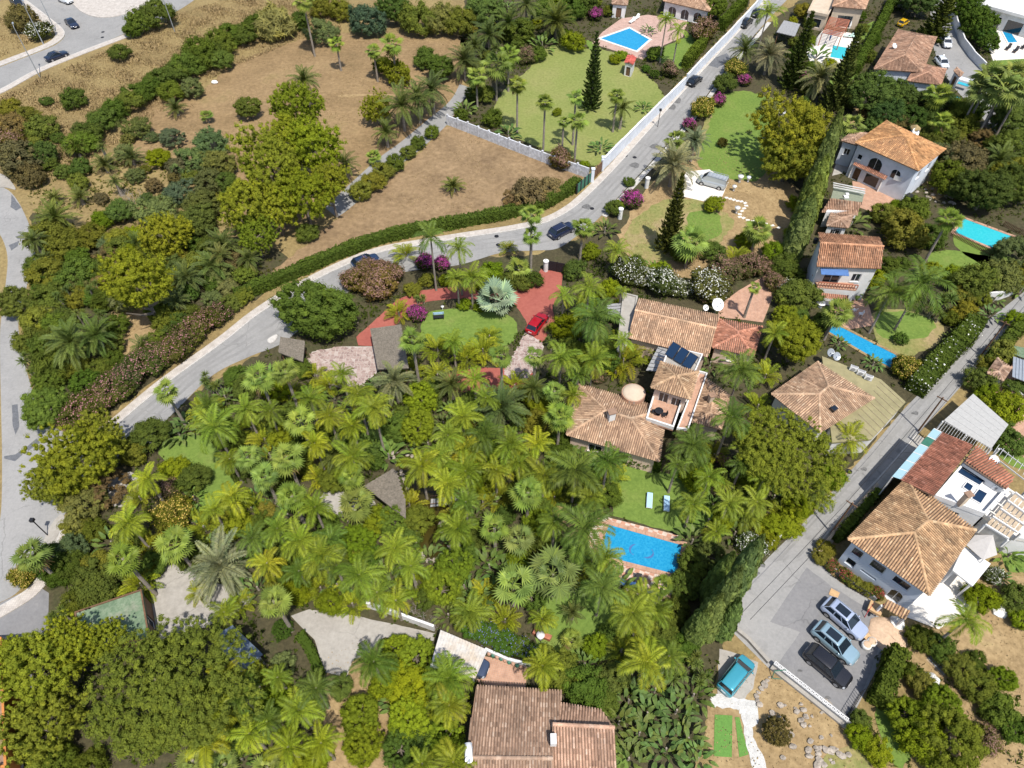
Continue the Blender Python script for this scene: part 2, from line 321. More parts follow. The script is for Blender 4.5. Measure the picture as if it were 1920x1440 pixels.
# ================================================================= THE SETTING
ZONES = {}
def zone(name, px, z, mat, sm=True, jit=0.0, h=None):
    pts = PL(px); pts = smooth_line(pts, 5, True) if sm else pts
    if jit:
        rnd = random.Random(len(px) * 31 + int(px[0][0])); q = []
        for i, p in enumerate(pts):
            a, b = p, pts[(i+1) % len(pts)]; k = max(1, int((b-a).length / .8))
            for s in range(k): q.append(a.lerp(b, s/k) + Vector((rnd.uniform(-jit, jit), rnd.uniform(-jit, jit), 0)))
        pts = q
    pts = ccw([Vector((p.x, p.y, 0)) for p in pts])
    ZONES.setdefault(name, []).append(pts)
    mb = MB()
    if h: mb.prism(pts, 0.001, h)
    else: mb.add([(p.x, p.y, z) for p in pts], [tuple(range(len(pts)))])
    return struct(name, mb, mat)
mb = MB(); mb.quad((-420, -120, 0), (420, -120, 0), (420, 700, 0), (-420, 700, 0)); struct('ground', mb, M['dry'])
# bare and planted ground
zone('field', [(385,165),(440,120),(560,75),(640,60),(700,75),(760,60),(880,75),(870,150),(840,190),(760,265),(700,305),(640,350),(560,420),(470,440),(400,330),(330,300),(250,280),(270,200)], .012, M['field'], jit=.4)
zone('field', [(840,236),(930,262),(1010,292),(1090,330),(1082,345),(1045,372),(960,398),(880,412),(800,426),(700,450),(600,490),(500,540),(470,545),(560,470),(650,395),(720,340),(790,285)], .016, M['plot'], jit=.3)
zone('dirt_track', [(640,178),(700,176),(760,178),(760,181),(700,180),(640,182)], .02, M['sandy'], jit=.1)
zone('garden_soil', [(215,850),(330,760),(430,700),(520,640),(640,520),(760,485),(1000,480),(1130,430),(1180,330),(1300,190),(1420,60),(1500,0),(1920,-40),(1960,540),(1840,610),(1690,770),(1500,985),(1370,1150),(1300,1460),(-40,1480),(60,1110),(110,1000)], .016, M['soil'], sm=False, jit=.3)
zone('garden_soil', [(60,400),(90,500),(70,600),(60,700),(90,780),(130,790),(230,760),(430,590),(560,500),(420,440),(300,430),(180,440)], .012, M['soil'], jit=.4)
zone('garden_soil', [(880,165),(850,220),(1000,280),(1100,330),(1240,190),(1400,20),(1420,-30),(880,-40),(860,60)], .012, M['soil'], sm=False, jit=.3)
zone('dry_ground', [(1180,400),(1230,340),(1330,280),(1480,340),(1490,440),(1470,500),(1200,520),(1160,460)], .02, M['sandy'], jit=.4)
zone('dry_ground', [(1330,1470),(1325,1320),(1360,1290),(1420,1230),(1590,1370),(1640,1460)], .022, M['sandy'], sm=False, jit=.2)
zone('dry_ground', [(1730,1170),(1850,1080),(1960,1120),(1960,1440),(1800,1460),(1700,1300)], .020, M['sandy'], jit=.3)
zone('dry_ground', [(620,1220),(700,1200),(720,1290),(740,1360),(720,1460),(600,1460),(610,1330)], .02, M['sandy'], jit=.3)
zone('dry_ground', [(215,580),(300,590),(310,640),(250,665),(205,650)], .016, M['sandy'], jit=.3)
# roads
def road(name, left, right, z, mat):
    l = smooth_line(PL(left), 6); r = smooth_line(PL(right), 6)
    pts = ccw([Vector((p.x, p.y, 0)) for p in l + r[::-1]]); ZONES.setdefault('road', []).append(pts)
    mb = MB(); mb.add([(p.x, p.y, z) for p in pts], [tuple(range(len(pts)))]); return struct(name, mb, mat)
A_L = [(205,808),(290,736),(340,698),(420,640),(480,592),(540,553),(600,520),(660,492),(720,471),(800,457),(880,444),(960,432),(1020,418),(1062,398),(1098,370),(1150,318),(1200,262),(1280,173),(1340,108),(1400,43),(1452,-15)]
A_R = [(262,838),(330,770),(400,703),(470,668),(535,640),(610,575),(680,535),(760,510),(860,497),(940,474),(1000,470),(1045,466),(1085,440),(1120,412),(1170,358),(1240,282),(1300,212),(1360,132),(1430,48),(1490,-15)]
road('road', A_L, A_R, .03, M['asphalt'])
road('road', [(-60,345),(0,350),(30,372),(58,430),(66,480),(48,545),(35,600),(40,650),(60,730),(85,790),(150,815),(225,790),(285,830),(230,850),(150,930),(90,1010),(55,1080),(20,1120),(-60,1150)], [(-90,420),(-20,425),(0,440),(14,480),(10,540),(2,600),(0,650),(2,760),(4,860),(2,960),(-10,1020),(-20,1060),(-30,1080),(-40,1085),(-50,1090),(-60,1100),(-70,1110),(-80,1120),(-90,1130)], .026, M['asphalt_old'])
road('road', [(-60,193),(0,168),(70,130),(150,97),(235,63),(330,22),(385,-15)], [(-60,150),(0,126),(75,97),(108,82),(122,66),(117,52),(90,30),(30,-15)], .03, M['asphalt'])
road('road', [(122,66),(235,63),(330,22),(385,-15)], [(90,30),(30,-15),(100,-15),(300,-15)], .026, M['asphalt'])
road('road', [(1990,488),(1920,547),(1840,612),(1780,682),(1700,762),(1640,832),(1560,922),(1500,987),(1430,1057),(1390,1112),(1362,1168)], [(1990,535),(1920,594),(1850,668),(1790,738),(1740,793),(1690,852),(1640,907),(1590,957),(1560,992),(1525,1045),(1500,1120)], .03, M['asphalt'])
road('driveway', [(862,158),(843,190),(800,226),(752,266),(710,297),(640,360),(610,390)], [(884,165),(860,200),(838,234),(786,282),(740,318),(664,384),(632,408)], .024, M['asphalt'])
road('driveway', [(1742,-20),(1746,50),(1752,95),(1778,150),(1826,205),(1880,260),(1960,330)], [(1790,-20),(1800,55),(1828,110),(1856,165),(1880,210),(1920,235),(1980,270)], .03, M['asphalt'])
zone('parking_lot', [(1430,1057),(1525,1042),(1570,1092),(1560,1180),(1440,1252),(1360,1172),(1390,1112)], .033, M['asphalt_old'], sm=False)
zone('parking_lot', [(1522,1046),(1575,1092),(1640,1130),(1665,1195),(1640,1262),(1588,1362),(1440,1252),(1366,1170),(1440,1160)], .036, M['asphalt_old'], sm=False)
zone('parking_lot', [(1512,1064),(1560,1100),(1640,1150),(1655,1195),(1632,1262),(1588,1355),(1455,1252),(1500,1185),(1444,1166)], .042, M['asphalt_new'], sm=False, jit=.06)
zone('parking_lot', [(-20,1140),(70,1098),(92,1112),(90,1190),(60,1250),(60,1440),(-20,1440)], .03, M['asphalt_new'], sm=False)
# worn wheel tracks, a little darker than the road
def track(l, r, f, w, z):
    a = smooth_line(PL(l), 6); b = smooth_line(PL(r), 6); n = min(len(a), len(b)); rn = random.Random(int(f*100)); A = []; B = []
    for i in range(n):
        p, q = a[i*len(a)//n], b[i*len(b)//n]; d = (q-p).normalized(); c = p.lerp(q, f+rn.uniform(-.012, .012)); k = w*rn.uniform(.7, 1.15); A.append(c-d*k/2); B.append(c+d*k/2)
    mb = MB(); mb.add([(p.x, p.y, z) for p in A+B], [(i, i+1, n+i+1, n+i) for i in range(n-1)]); struct('tyre_track', mb, M['worn'])
M['worn'] = surf('tyre_worn_asphalt', [(.3, (.185, .182, .176)), (.7, (.255, .25, .24))], .3, 3, None, con=.12, bs=.1, bd=.01)
for f in (.24, .44, .66): track(A_L, A_R, f, .5, .034)
D_L = [(1990,488),(1920,547),(1840,612),(1780,682),(1700,762),(1640,832),(1560,922),(1500,987),(1430,1057)]; D_R = [(1990,535),(1920,594),(1850,668),(1790,738),(1740,793),(1690,852),(1640,907),(1590,957),(1530,1040)]
for f in (.3, .66): track(D_L, D_R, f, .55, .0345)
# pavements, raised a kerb's height
def strip(name, line, w, h, mat, side=1, kerb=True):
    l = smooth_line(PL(line), 5); a = []; b = []
    for i, p in enumerate(l):
        d = (l[min(i+1, len(l)-1)] - l[max(i-1, 0)]).normalized(); nn = Vector((-d.y, d.x, 0)) * side
        a.append(p); b.append(p + nn * w)
    o = struct(name, MB().prism(a + b[::-1], .002, h), mat)
    if kerb:
        k = MB(); q = []
        for i, p in enumerate(l):
            d = (l[min(i+1, len(l)-1)] - l[max(i-1, 0)]).normalized(); q.append(p - Vector((-d.y, d.x, 0)) * side * .15)
        k.prism(a + q[::-1], .002, h + .004); struct('kerb', k, M['kerb'], o)
    return o
strip('pavement', A_L, 1.15, .13, M['pave'], 1)
strip('pavement', [(1130,405),(1175,358),(1245,282),(1305,212),(1362,135),(1440,42)], .7, .12, M['kerb'], -1)
strip('pavement', [(-60,193),(0,169),(70,131),(150,98),(240,64)], 1.5, .13, M['pave'], -1)
strip('pavement', [(-60,149),(0,124),(75,95),(107,80),(120,66),(115,53),(88,31),(28,-15)], 1.8, .13, M['pave'], 1)
zone('pavement', [(100,-15),(133,5),(152,22),(178,32),(205,33),(235,27),(265,15),(292,-15)], 0, M['pave'], h=.13)
strip('pavement', [(1520,1045),(1560,990),(1592,955),(1642,904),(1690,850),(1720,815)], .9, .1, M['concrete'], -1)
strip('pavement', [(-20,1150),(20,1128),(60,1100),(95,1050),(120,985)], 1.2, .13, M['pave'], -1)
zone('pavement', [(88,1000),(115,965),(125,985),(118,1025),(95,1045),(75,1060)], 0, M['concrete'], h=.1)
zone('pavement', [(502,638),(518,628),(520,635),(508,645)], 0, M['kerb'], h=.15)
zone('pavement', [(30,355),(10,330),(-20,325),(-20,350),(10,352)], 0, M['concrete'], h=.12)
# asphalt repairs and stains
for q in ([(22,760),(33,758),(36,800),(30,815),(24,798)], [(50,838),(70,822),(76,830),(52,846)], [(8,855),(30,852),(40,845),(42,853),(28,866),(8,860)], [(22,925-560),(40,390),(30,395),(20,388)], [(16,460),(36,452),(34,462),(22,470)], [(28,444),(42,440),(44,444),(34,449)], [(50,448),(64,446),(62,453),(52,455)]):
    zone('asphalt_patch', q, .036, M['patch'], sm=False, jit=.05)
zone('asphalt_patch', [(1330,112),(1362,100),(1372,112),(1345,128),(1325,122)], .038, M['patch'], sm=False, jit=.1)
for x, y in ((1268,188),(1258,200),(1430,1061),(1420,1075),(1500,1258),(1552,1308),(1228,275),(1190,310),(1100,388),(1620,880),(1755,700),(1820,640),(1716,775)):
    s = 14 / PXM(x, y); zone('oil_stain', [(x-s*8, y), (x, y-s*4), (x+s*6, y-s), (x+s*4, y+s*4), (x-s*3, y+s*3)], .046, M['tar'], jit=.05)
for x, y in ((1190,295),(1110,391),(934,459),(1173,292),(192,70),(193,60),(855,444),(931,443),(565,536),(1592,884),(1850,612)):
    p = P(x, y, .04); mb = MB().cyl(p, p + Vector((0, 0, .02)), .36, n=14); mb.cyl(p + Vector((0, 0, .02)), p + Vector((0, 0, .03)), .27, n=14)
    struct('manhole_cover', mb, M['metal_dark'])
# red drive, crazy paving, yards and terraces
zone('driveway', [(1015,505),(1055,512),(1052,548),(1035,575),(1040,600),(1020,640),(1002,648),(985,600),(965,570),(930,562),(890,562),(850,560),(800,566),(765,580),(752,600),(735,622),(700,650),(672,648),(668,632),(690,612),(715,590),(745,562),(790,545),(850,538),(920,540),(960,540),(990,535)], .045, M['red'], sm=False, jit=.05)
zone('driveway', [(840,700),(900,690),(935,690),(975,690),(1000,700),(985,725),(920,735),(850,735),(815,740)], .045, M['red'], sm=False, jit=.05)
def crazy(px, cell, z=.05):
    """crazy paving: irregular stones proud of a pale joint bed"""
    pts = ccw([Vector((p.x, p.y, 0)) for p in PL(px)]); ZONES.setdefault('paving', []).append(pts)
    o = struct('stone_paving', MB().prism(pts, .001, z), M['grout'])
    x0, x1 = min(p.x for p in pts), max(p.x for p in pts); y0, y1 = min(p.y for p in pts), max(p.y for p in pts)
    nx, ny = int((x1-x0)/cell)+2, int((y1-y0)/cell)+2; rnd = random.Random(3)
    g = [[Vector((x0+i*cell+rnd.uniform(-.36, .36)*cell + (j % 2)*cell*.4, y0+j*cell+rnd.uniform(-.36, .36)*cell, 0)) for j in range(ny+1)] for i in range(nx+1)]
    mb = MB()
    for i in range(nx):
        for j in range(ny):
            q = [g[i][j], g[i+1][j], g[i+1][j+1], g[i][j+1]]; c = sum(q, Vector())/4
            if not in_poly(np.array([c.x]), np.array([c.y]), pts)[0]: continue
            q = [c + (p-c)*(1-.05/max(.05, (p-c).length)) for p in q]; h = z + .02 + rnd.uniform(0, .02)
            mb.prism(q, z-.01, h, t=rnd.random())
    s = part('paving_stone', mb, M['crazy'], o); s['kind'] = 'stuff'
m_, n_, b_ = nodes('crazy_stone'); at_ = N(n_, 'Attribute', attribute_name='v')
n_.links.new(ramp(n_, at_.outputs['Fac'], [(0, (.22, .15, .135)), (.4, (.31, .225, .20)), (.75, (.36, .27, .24)), (1, (.41, .34, .31))]), b_.inputs['Base Color']); b_.inputs['Roughness'].default_value = .85; M['crazy'] = m_
crazy([(572,690),(585,660),(640,650),(700,650),(712,668),(706,700),(680,722),(640,728),(600,715)], .42)
crazy([(985,622),(1012,640),(1020,650),(1005,690),(985,712),(958,712),(945,700),(962,668)], .42)
zone('terrace', [(1420,525),(1440,515),(1448,560),(1430,605),(1395,600),(1345,595),(1352,570),(1385,545)], .05, M['terra_floor'], sm=False)
zone('terrace', [(1130,60),(1165,35),(1215,28),(1290,40),(1280,70),(1245,85),(1222,100),(1205,112),(1110,82)], .05, M['pink_floor'], sm=False)
zone('terrace', [(1510,95),(1545,55),(1595,62),(1612,80),(1600,110),(1560,125),(1520,120)], .05, M['white_floor'], sm=False)
zone('terrace', [(1840,60),(1870,40),(1960,55),(1960,108),(1862,114)], .05, M['white_floor'], sm=False)
zone('terrace', [(1287,322),(1330,318),(1366,342),(1347,384),(1276,368),(1278,340)], .05, M['white_floor'], sm=False)
zone('terrace', [(1598,340),(1640,345),(1690,372),(1680,405),(1640,400),(1600,385)], .05, M['terra_floor'], sm=False)
zone('terrace', [(1096,985),(1130,968),(1280,1006),(1284,1040),(1268,1090),(1250,1140),(1180,1120),(1150,1080),(1110,1060)], .05, M['diamond'], sm=False)
zone('terrace', [(886,1225),(990,1250),(985,1290),(900,1288),(890,1262)], .05, M['terra_floor'], sm=False)
zone('terrace', [(1560,560),(1625,560),(1640,610),(1580,620),(1545,600)], .05, M['terra_floor'], sm=False)
zone('terrace', [(1640,1090),(1800,1040),(1835,1130),(1760,1180),(1680,1150)], .04, M['white_floor'], sm=False)
zone('terrace', [(1830,680),(1940,680),(1940,870),(1870,830),(1900,770),(1840,730)], .045, M['terra_floor'], sm=False)
zone('terrace', [(1585,250),(1625,262),(1600,320),(1560,330)], .04, M['concrete'], sm=False)
zone('terrace', [(1740,360),(1710,310),(1760,300),(1790,340),(1760,375)], .04, M['sandy'], jit=.2)
zone('path', [(1605,190),(1625,150),(1660,105),(1672,112),(1640,160),(1615,215),(1600,240),(1592,230)], .03, M['sandy'], sm=False, jit=.1)
zone('path', [(290,1085),(330,1055),(370,1080),(450,1110),(470,1130),(400,1170),(330,1190),(290,1200)], .03, M['concrete'], jit=.1)
zone('path', [(545,1155),(580,1143),(640,1150),(740,1170),(815,1188),(812,1202),(720,1195),(690,1225),(660,1240),(650,1270),(610,1260),(590,1200)], .034, M['concrete'], sm=False, jit=.05)
zone('path', [(1350,1215),(1420,1240),(1412,1290),(1390,1320),(1345,1300)], .034, M['concrete'], sm=False, jit=.1)
zone('path', [(205,900),(245,885),(262,910),(240,945),(210,945)], .03, M['concrete'], jit=.1)
zone('path', [(690,930),(620,920),(600,940),(630,970),(700,950)], .03, M['concrete'], jit=.1)
zone('path', [(1090,1020),(1060,1010),(1040,960),(1050,950),(1085,975)], .03, M['sandy'], jit=.1)
# lawns
zone('lawn', [(925,215),(945,170),(990,130),(1002,104),(1042,84),(1095,92),(1150,98),(1205,135),(1236,165),(1243,190),(1212,218),(1190,250),(1158,272),(1116,312),(1082,300),(1022,282),(958,252)], .025, M['lawn_dry'], jit=.3)
zone('lawn', [(1240,92),(1282,72),(1320,55),(1300,110),(1270,130),(1230,110)], .025, M['lawn'], jit=.2)
zone('lawn', [(1100,75),(1128,92),(1110,100)], .025, M['lawn'], jit=.2)
zone('lawn', [(1345,182),(1395,170),(1430,180),(1462,195),(1450,235),(1438,290),(1425,335),(1365,335),(1312,312),(1322,262),(1335,215)], .03, M['lawn'], jit=.3)
zone('lawn', [(1330,215),(1345,182),(1338,240),(1318,300),(1305,300),(1312,250)], .027, M['lawn_mix'], jit=.2)
zone('lawn', [(1175,430),(1230,380),(1290,372),(1345,392),(1375,420),(1330,470),(1250,490),(1190,480)], .03, M['lawn_mix'], jit=.3)
zone('lawn', [(1290,400),(1345,400),(1350,440),(1300,450)], .034, M['lawn'], jit=.3)
zone('lawn', [(800,590),(840,580),(890,582),(945,588),(968,605),(968,630),(945,650),(880,655),(820,650),(790,630)], .055, M['lawn'], jit=.1)
zone('lawn', [(300,840),(350,815),(400,832),(430,870),(445,900),(430,950),(390,965),(365,930),(330,890)], .035, M['lawn'], jit=.25)
zone('lawn', [(680,810),(715,800),(745,825),(725,860),(690,860)], .035, M['lawn'], jit=.2)
zone('lawn', [(1145,900),(1175,868),(1240,885),(1330,915),(1335,960),(1310,1005),(1280,1003),(1150,968)], .035, M['lawn'], sm=False, jit=.1)
zone('lawn', [(1000,1100),(1085,1085),(1150,1120),(1190,1180),(1150,1230),(1080,1240),(1010,1210),(1010,1150)], .035, M['lawn'], jit=.2)
zone('lawn', [(1020,860),(1060,850),(1075,880),(1040,900)], .035, M['lawn'], jit=.2)
zone('lawn', [(990,920),(1040,905),(1050,940),(1000,950)], .035, M['lawn'], jit=.2)
zone('lawn', [(1145,1390),(1165,1390),(1180,1450),(1150,1460)], .035, M['lawn'], jit=.1)
zone('lawn', [(1635,590),(1690,580),(1765,605),(1760,640),(1715,665),(1690,680),(1650,650)], .035, M['lawn_mix'], jit=.2)
zone('lawn', [(1640,590),(1690,585),(1750,600),(1740,630),(1690,635),(1650,630)], .039, M['lawn'], jit=.2)
zone('lawn', [(1760,470),(1850,480),(1900,500),(1880,520),(1780,520),(1740,490)], .035, M['lawn'], jit=.2)
zone('lawn', [(1790,460),(1800,430),(1880,475),(1900,490),(1850,500)], .035, M['lawn'], jit=.2)
zone('lawn', [(1860,114),(1960,105),(1960,150),(1880,150)], .035, M['lawn'], jit=.1)
zone('lawn', [(1570,130),(1610,115),(1590,165),(1550,175)], .035, M['lawn'], jit=.1)
zone('lawn', [(1615,55),(1640,40),(1640,65),(1615,75)], .035, M['lawn'], jit=.1)
zone('lawn', [(1650,400),(1700,405),(1720,440),(1660,430)], .035, M['lawn_mix'], jit=.1)
zone('lawn', [(1880,1010),(1940,990),(1940,1060),(1890,1070)], .035, M['lawn'], jit=.1)
zone('lawn', [(1640,1330),(1660,1300),(1720,1370),(1690,1440),(1660,1400)], .035, M['lawn'], jit=.1)
zone('lawn', [(1545,1420),(1600,1400),(1640,1460),(1550,1470)], .035, M['lawn_mix'], jit=.1)
zone('lawn', [(1860,830),(1930,840),(1940,880),(1890,870)], .035, M['lawn'], jit=.1)
# pond
pond = zone('pond', [(738,850),(790,862),(850,885),(870,930),(860,960),(825,985),(842,1030),(802,1052),(778,1010),(785,965),(768,930),(752,885)], .055, M['pond'], jit=.1)
rnd = random.Random(5); rim = smooth_line(PL([(738,850),(790,862),(850,885),(870,930),(860,960),(825,985),(842,1030),(802,1052),(778,1010),(785,965),(768,930),(752,885)]), 7, True)
for i in range(0, len(rim)):
    if rnd.random() < .75:
        mb = MB().ball(rim[i] + Vector((0, 0, .06)), (rnd.uniform(.18, .4), rnd.uniform(.18, .35), rnd.uniform(.12, .22)), 6); part('rim_stone', mb, M['rock'], pond)
# swimming pools
def pool(px, mat, label, coping=.45, cmat='white_floor', rectify=True):
    q = PL(px)
    if rectify:
        u = (q[1]-q[0]); d = q[3]-q[0]; un = u.normalized(); w = d - un*d.dot(un); q = [q[0], q[0]+u, q[0]+u+w, q[0]+w]
    q = ccw([Vector((p.x, p.y, 0)) for p in q]); c = sum(q, Vector())/4
    ZONES.setdefault('pool', []).append(q)
    t = thing('swimming_pool', label, 'pool', c)
    part('water', MB().add([(p.x, p.y, .09) for p in q], [(0, 1, 2, 3)]), M[mat], t)
    cp = MB(); nrm = []
    for i in range(4):
        a, b = q[i], q[(i+1) % 4]; d = (b-a).normalized(); o = Vector((d.y, -d.x, 0)); L = (b-a).length; n = max(2, round(L/1.0))
        for k in range(n):                                 # each coping slab
            e0 = -coping if k == 0 else .012; s0 = a + d*(L*k/n + e0); s1 = a + d*(L*(k+1)/n - .012)
            part('coping_slab', MB().obox(Vector((s0.x, s0.y, .052)), s1-s0, o*coping, (0, 0, .085)), M[cmat], t)
    return t, q
pool([(1180,54),(1217,75),(1193,96),(1126,73)], 'pool', 'blue pool with white edge on the pink terrace at the top', .5, 'white_floor', False)
pool([(1142,985),(1278,1023),(1268,1078),(1120,1040)], 'pool', 'big blue villa pool below the lawn with two blue sunbeds', .5, 'terra_floor', False)
pool([(1807,411),(1896,444),(1872,470),(1790,437)], 'pool_turq', 'turquoise pool inside a picket fence at the right edge', .5, 'terra_floor', False)
pool([(1552,622),(1560,606),(1682,668),(1668,690)], 'pool', 'long narrow blue pool half hidden by banana plants', .4, 'sandy', False)
pool([(1556,108),(1562,86),(1597,94),(1590,115)], 'pool_turq', 'small turquoise pool on white paving below the slatted red pergola', .4)
pool([(1877,56),(1890,55),(1907,80),(1890,81)], 'pool', 'deep blue pool corner beside the modern white house', .3, 'white_floor', False)
# narrow strip pool steps of the big pool and the two dark dolphin shapes on its floor
# dry grass on the upper slope, and low plants between the shrubs: both uncountable
def scatter(poly, n, excl=()):
    x0, x1 = min(p[0] for p in poly), max(p[0] for p in poly); y0, y1 = min(p[1] for p in poly), max(p[1] for p in poly)
    x = RNG.uniform(x0, x1, n); y = RNG.uniform(y0, y1, n); k = in_poly(x, y, poly)
    for e in excl: k &= ~in_poly(x, y, e)
    return x[k], y[k]
def quads_obj(name, ctr, ax, up, v, mats, parent=None, kind='stuff', mi=None, core=None):
    """one mesh of many small leaf quads: centre, half axis, half width"""
    n = len(ctr); co = np.empty((n, 4, 3), np.float32)
    co[:, 0] = ctr - ax; co[:, 1] = ctr - ax*.1 + up; co[:, 2] = ctr + ax; co[:, 3] = ctr - ax*.1 - up
    if core is not None: co = np.concatenate([co, core[0].astype(np.float32)]); v = np.concatenate([v, core[1]]); mi = None if mi is None else np.concatenate([mi, np.zeros(len(core[1]), bool)]); n = len(co)
    me = bpy.data.meshes.new(name); me.vertices.add(n*4); me.vertices.foreach_set('co', co.ravel())
    me.loops.add(n*4); me.loops.foreach_set('vertex_index', np.arange(n*4, dtype=np.int32))
    me.polygons.add(n); me.polygons.foreach_set('loop_start', np.arange(n, dtype=np.int32)*4)
    for m in (mats if isinstance(mats, (list, tuple)) else [mats]): me.materials.append(m)
    if mi is not None: me.polygons.foreach_set('material_index', mi.astype(np.int32))
    me.update(calc_edges=True); at = me.attributes.new('v', 'FLOAT', 'POINT'); at.data.foreach_set('value', np.repeat(v, 4).astype(np.float32))
    if name is None or parent == 'mesh': return me
    o = link(name, me, parent)
    if kind: o['kind'] = kind
    return o
def unit(a): return a / np.maximum(np.linalg.norm(a, axis=1, keepdims=True), 1e-6)
def grass(name, polys, dens, hgt, mat, excl=(), col=None, lean=.5, label=None, cat='grass'):
    X = []; Y = []
    for poly in polys:
        a = abs(sum(poly[i][0]*poly[(i+1) % len(poly)][1]-poly[(i+1) % len(poly)][0]*poly[i][1] for i in range(len(poly))))/2
        bb = (max(p[0] for p in poly)-min(p[0] for p in poly))*(max(p[1] for p in poly)-min(p[1] for p in poly))
        x, y = scatter(poly, int(bb*dens), excl); X.append(x); Y.append(y)
    x = np.concatenate(X); y = np.concatenate(Y); n = len(x)
    m = (np.sin(x*.7+1.3*np.sin(y*.4)) + np.sin(y*.9+x*.3))*.25+.5; keep = RNG.random(n) < .35+.65*m; x, y, m = x[keep], y[keep], m[keep]; n = len(x)
    h = hgt*RNG.uniform(.4, 1.3, n)*(.5+m); ax = np.stack([RNG.normal(0, lean, n), RNG.normal(0, lean, n), np.ones(n)], 1); ax = unit(ax)*h[:, None]/2
    th = RNG.uniform(0, 6.28, n); up = np.stack([np.cos(th), np.sin(th), np.zeros(n)], 1)*(h*.14+.03)[:, None]
    ctr = np.stack([x, y, np.abs(ax[:, 2])+.02], 1); v = np.clip(m*.6+RNG.random(n)*.5, 0, 1)
    o = quads_obj(name, ctr, ax, up, v, mat)
    if col: o.color = (*col, 1)
    o['label'] = label; o['category'] = cat; return o
roads = ZONES['road']; hard = roads + ZONES['terrace'] + ZONES['lawn'] + ZONES['pool'] + ZONES['paving'] + ZONES['pond'] + ZONES['parking_lot'] + ZONES['driveway'] + ZONES['path'] + ZONES['pavement']
slope = [PL([(0,185),(75,148),(240,80),(340,25),(420,0),(640,-10),(640,60),(560,75),(430,130),(330,190),(220,270),(120,330),(40,330),(0,250)])]
grass('dry_grass', slope, 26, .42, M['straw'], roads, label='dry straw grass on the slope below the top road', cat='grass')
grass('dry_grass', [PL([(-20,25),(75,40),(70,75),(0,110),(-20,110)])], 14, .4, M['straw'], roads, label='dry straw grass in the top left corner', cat='grass')
grass('dry_weeds', ZONES['field'] + ZONES['dry_ground'], 7, .17, M['straw'], roads + ZONES['terrace'], label='sparse dry weeds on the bare plots', cat='weeds', lean=.9)
gs = ZONES['garden_soil']
# ================================================================= BUILDINGS
RT = random.Random(11)
def tiles(mb, pts, pitch=.25, L=.44):
    a = pts[0]; u = (pts[1]-pts[0]).normalized(); n = (pts[1]-pts[0]).cross(pts[2]-pts[0]).normalized()
    if n.z < 0: n = -n
    v = n.cross(u)
    if v.dot(pts[2]-pts[0]) < 0: v = -v
    q = [((p-a).dot(u), (p-a).dot(v)) for p in pts]; u0 = min(p[0] for p in q); u1 = max(p[0] for p in q); k = int((u1-u0)/pitch)
    prof = [(-.36, 0), (-.24, .075), (0, .11), (.24, .075), (.36, 0)]
    for i in range(k):
        uc = u0 + (i+.5)*(u1-u0)/k; xs = []
        for j in range(len(q)):
            (x0, y0), (x1, y1) = q[j], q[(j+1) % len(q)]
            if (x0-uc)*(x1-uc) <= 0 and abs(x1-x0) > 1e-6: xs.append(y0+(y1-y0)*(uc-x0)/(x1-x0))
        if len(xs) < 2: continue
        v0, v1 = min(xs), max(xs); v0 -= .06 if v0 < .02 else 0; nn = max(1, round((v1-v0)/L)); col = RT.gauss(.5, .1)
        for r in range(nn):
            va = v0+(v1-v0)*r/nn; vb = v0+(v1-v0)*(r+1)/nn+.03; vs = []
            for vv, lift in ((va, .055), (vb, .02)):
                for s, h in prof: vs.append(a + u*(uc+s*pitch) + v*vv + n*(h+lift))
            t = min(1, max(0, col + RT.gauss(0, .22)))
            mb.add(vs, [(c, c+1, c+6, c+5) for c in range(4)] + [(0, 1, 2, 3, 4)], t)
    return n
def caps(mb, p, q, r=.17):
    d = q-p; L = d.length
    if L < .3: return
    d.normalize(); s = d.cross(Vector((0, 0, 1))).normalized(); n = s.cross(d); k = max(1, round(L/.42))
    for i in range(k):
        a = p + d*(L*i/k); b = p + d*(L*(i+1)/k+.04); vs = []
        for e, f in ((a, 1.12), (b, .95)):
            for x, h in ((-1, -.05), (-.6, .75), (0, 1), (.6, .75), (1, -.05)): vs.append(e + s*r*x*f + n*(r*h*f*.8+.06))
        mb.add(vs, [(c, c+1, c+6, c+5) for c in range(4)] + [(0, 1, 2, 3, 4)], min(1, max(0, RT.gauss(.66, .13))))
def roof_planes(t, planes, ridges, col, capcol=None, pitch=.25, name='roof'):
    d = MB(); tm = MB(); cm = MB()
    for pl in planes:
        n = tiles(tm, pl, pitch); m = len(pl); lo = [p - n*.14 for p in pl]
        d.add(list(pl)+lo, [tuple(range(m)), tuple(reversed(range(m, 2*m)))] + [(i, m+i, m+(i+1) % m, (i+1) % m) for i in range(m)])
    r = part(name, d, M['deck'], t)
    o = part('roof_tiles', tm, M['tile'], r, kind='stuff'); o.color = (*col, 1)
    for p, q in ridges: caps(cm, p, q)
    if cm.v: o = part('ridge_tiles', cm, M['tile'], r, kind='stuff'); o.color = (*(capcol or col), 1)
    return r
def rect(a, b, d, z):
    """right-angled plan from three pixels seen at height z: a-b is one side, d sets the depth"""
    a, b, d = P(*a, z), P(*b, z), P(*d, z); u = b-a; un = u.normalized(); w = d-a; w = w - un*w.dot(un); return [a, b, b+w, a+w]
def long_first(q):
    return q if (q[1]-q[0]).length >= (q[2]-q[1]).length else q[1:]+q[:1]
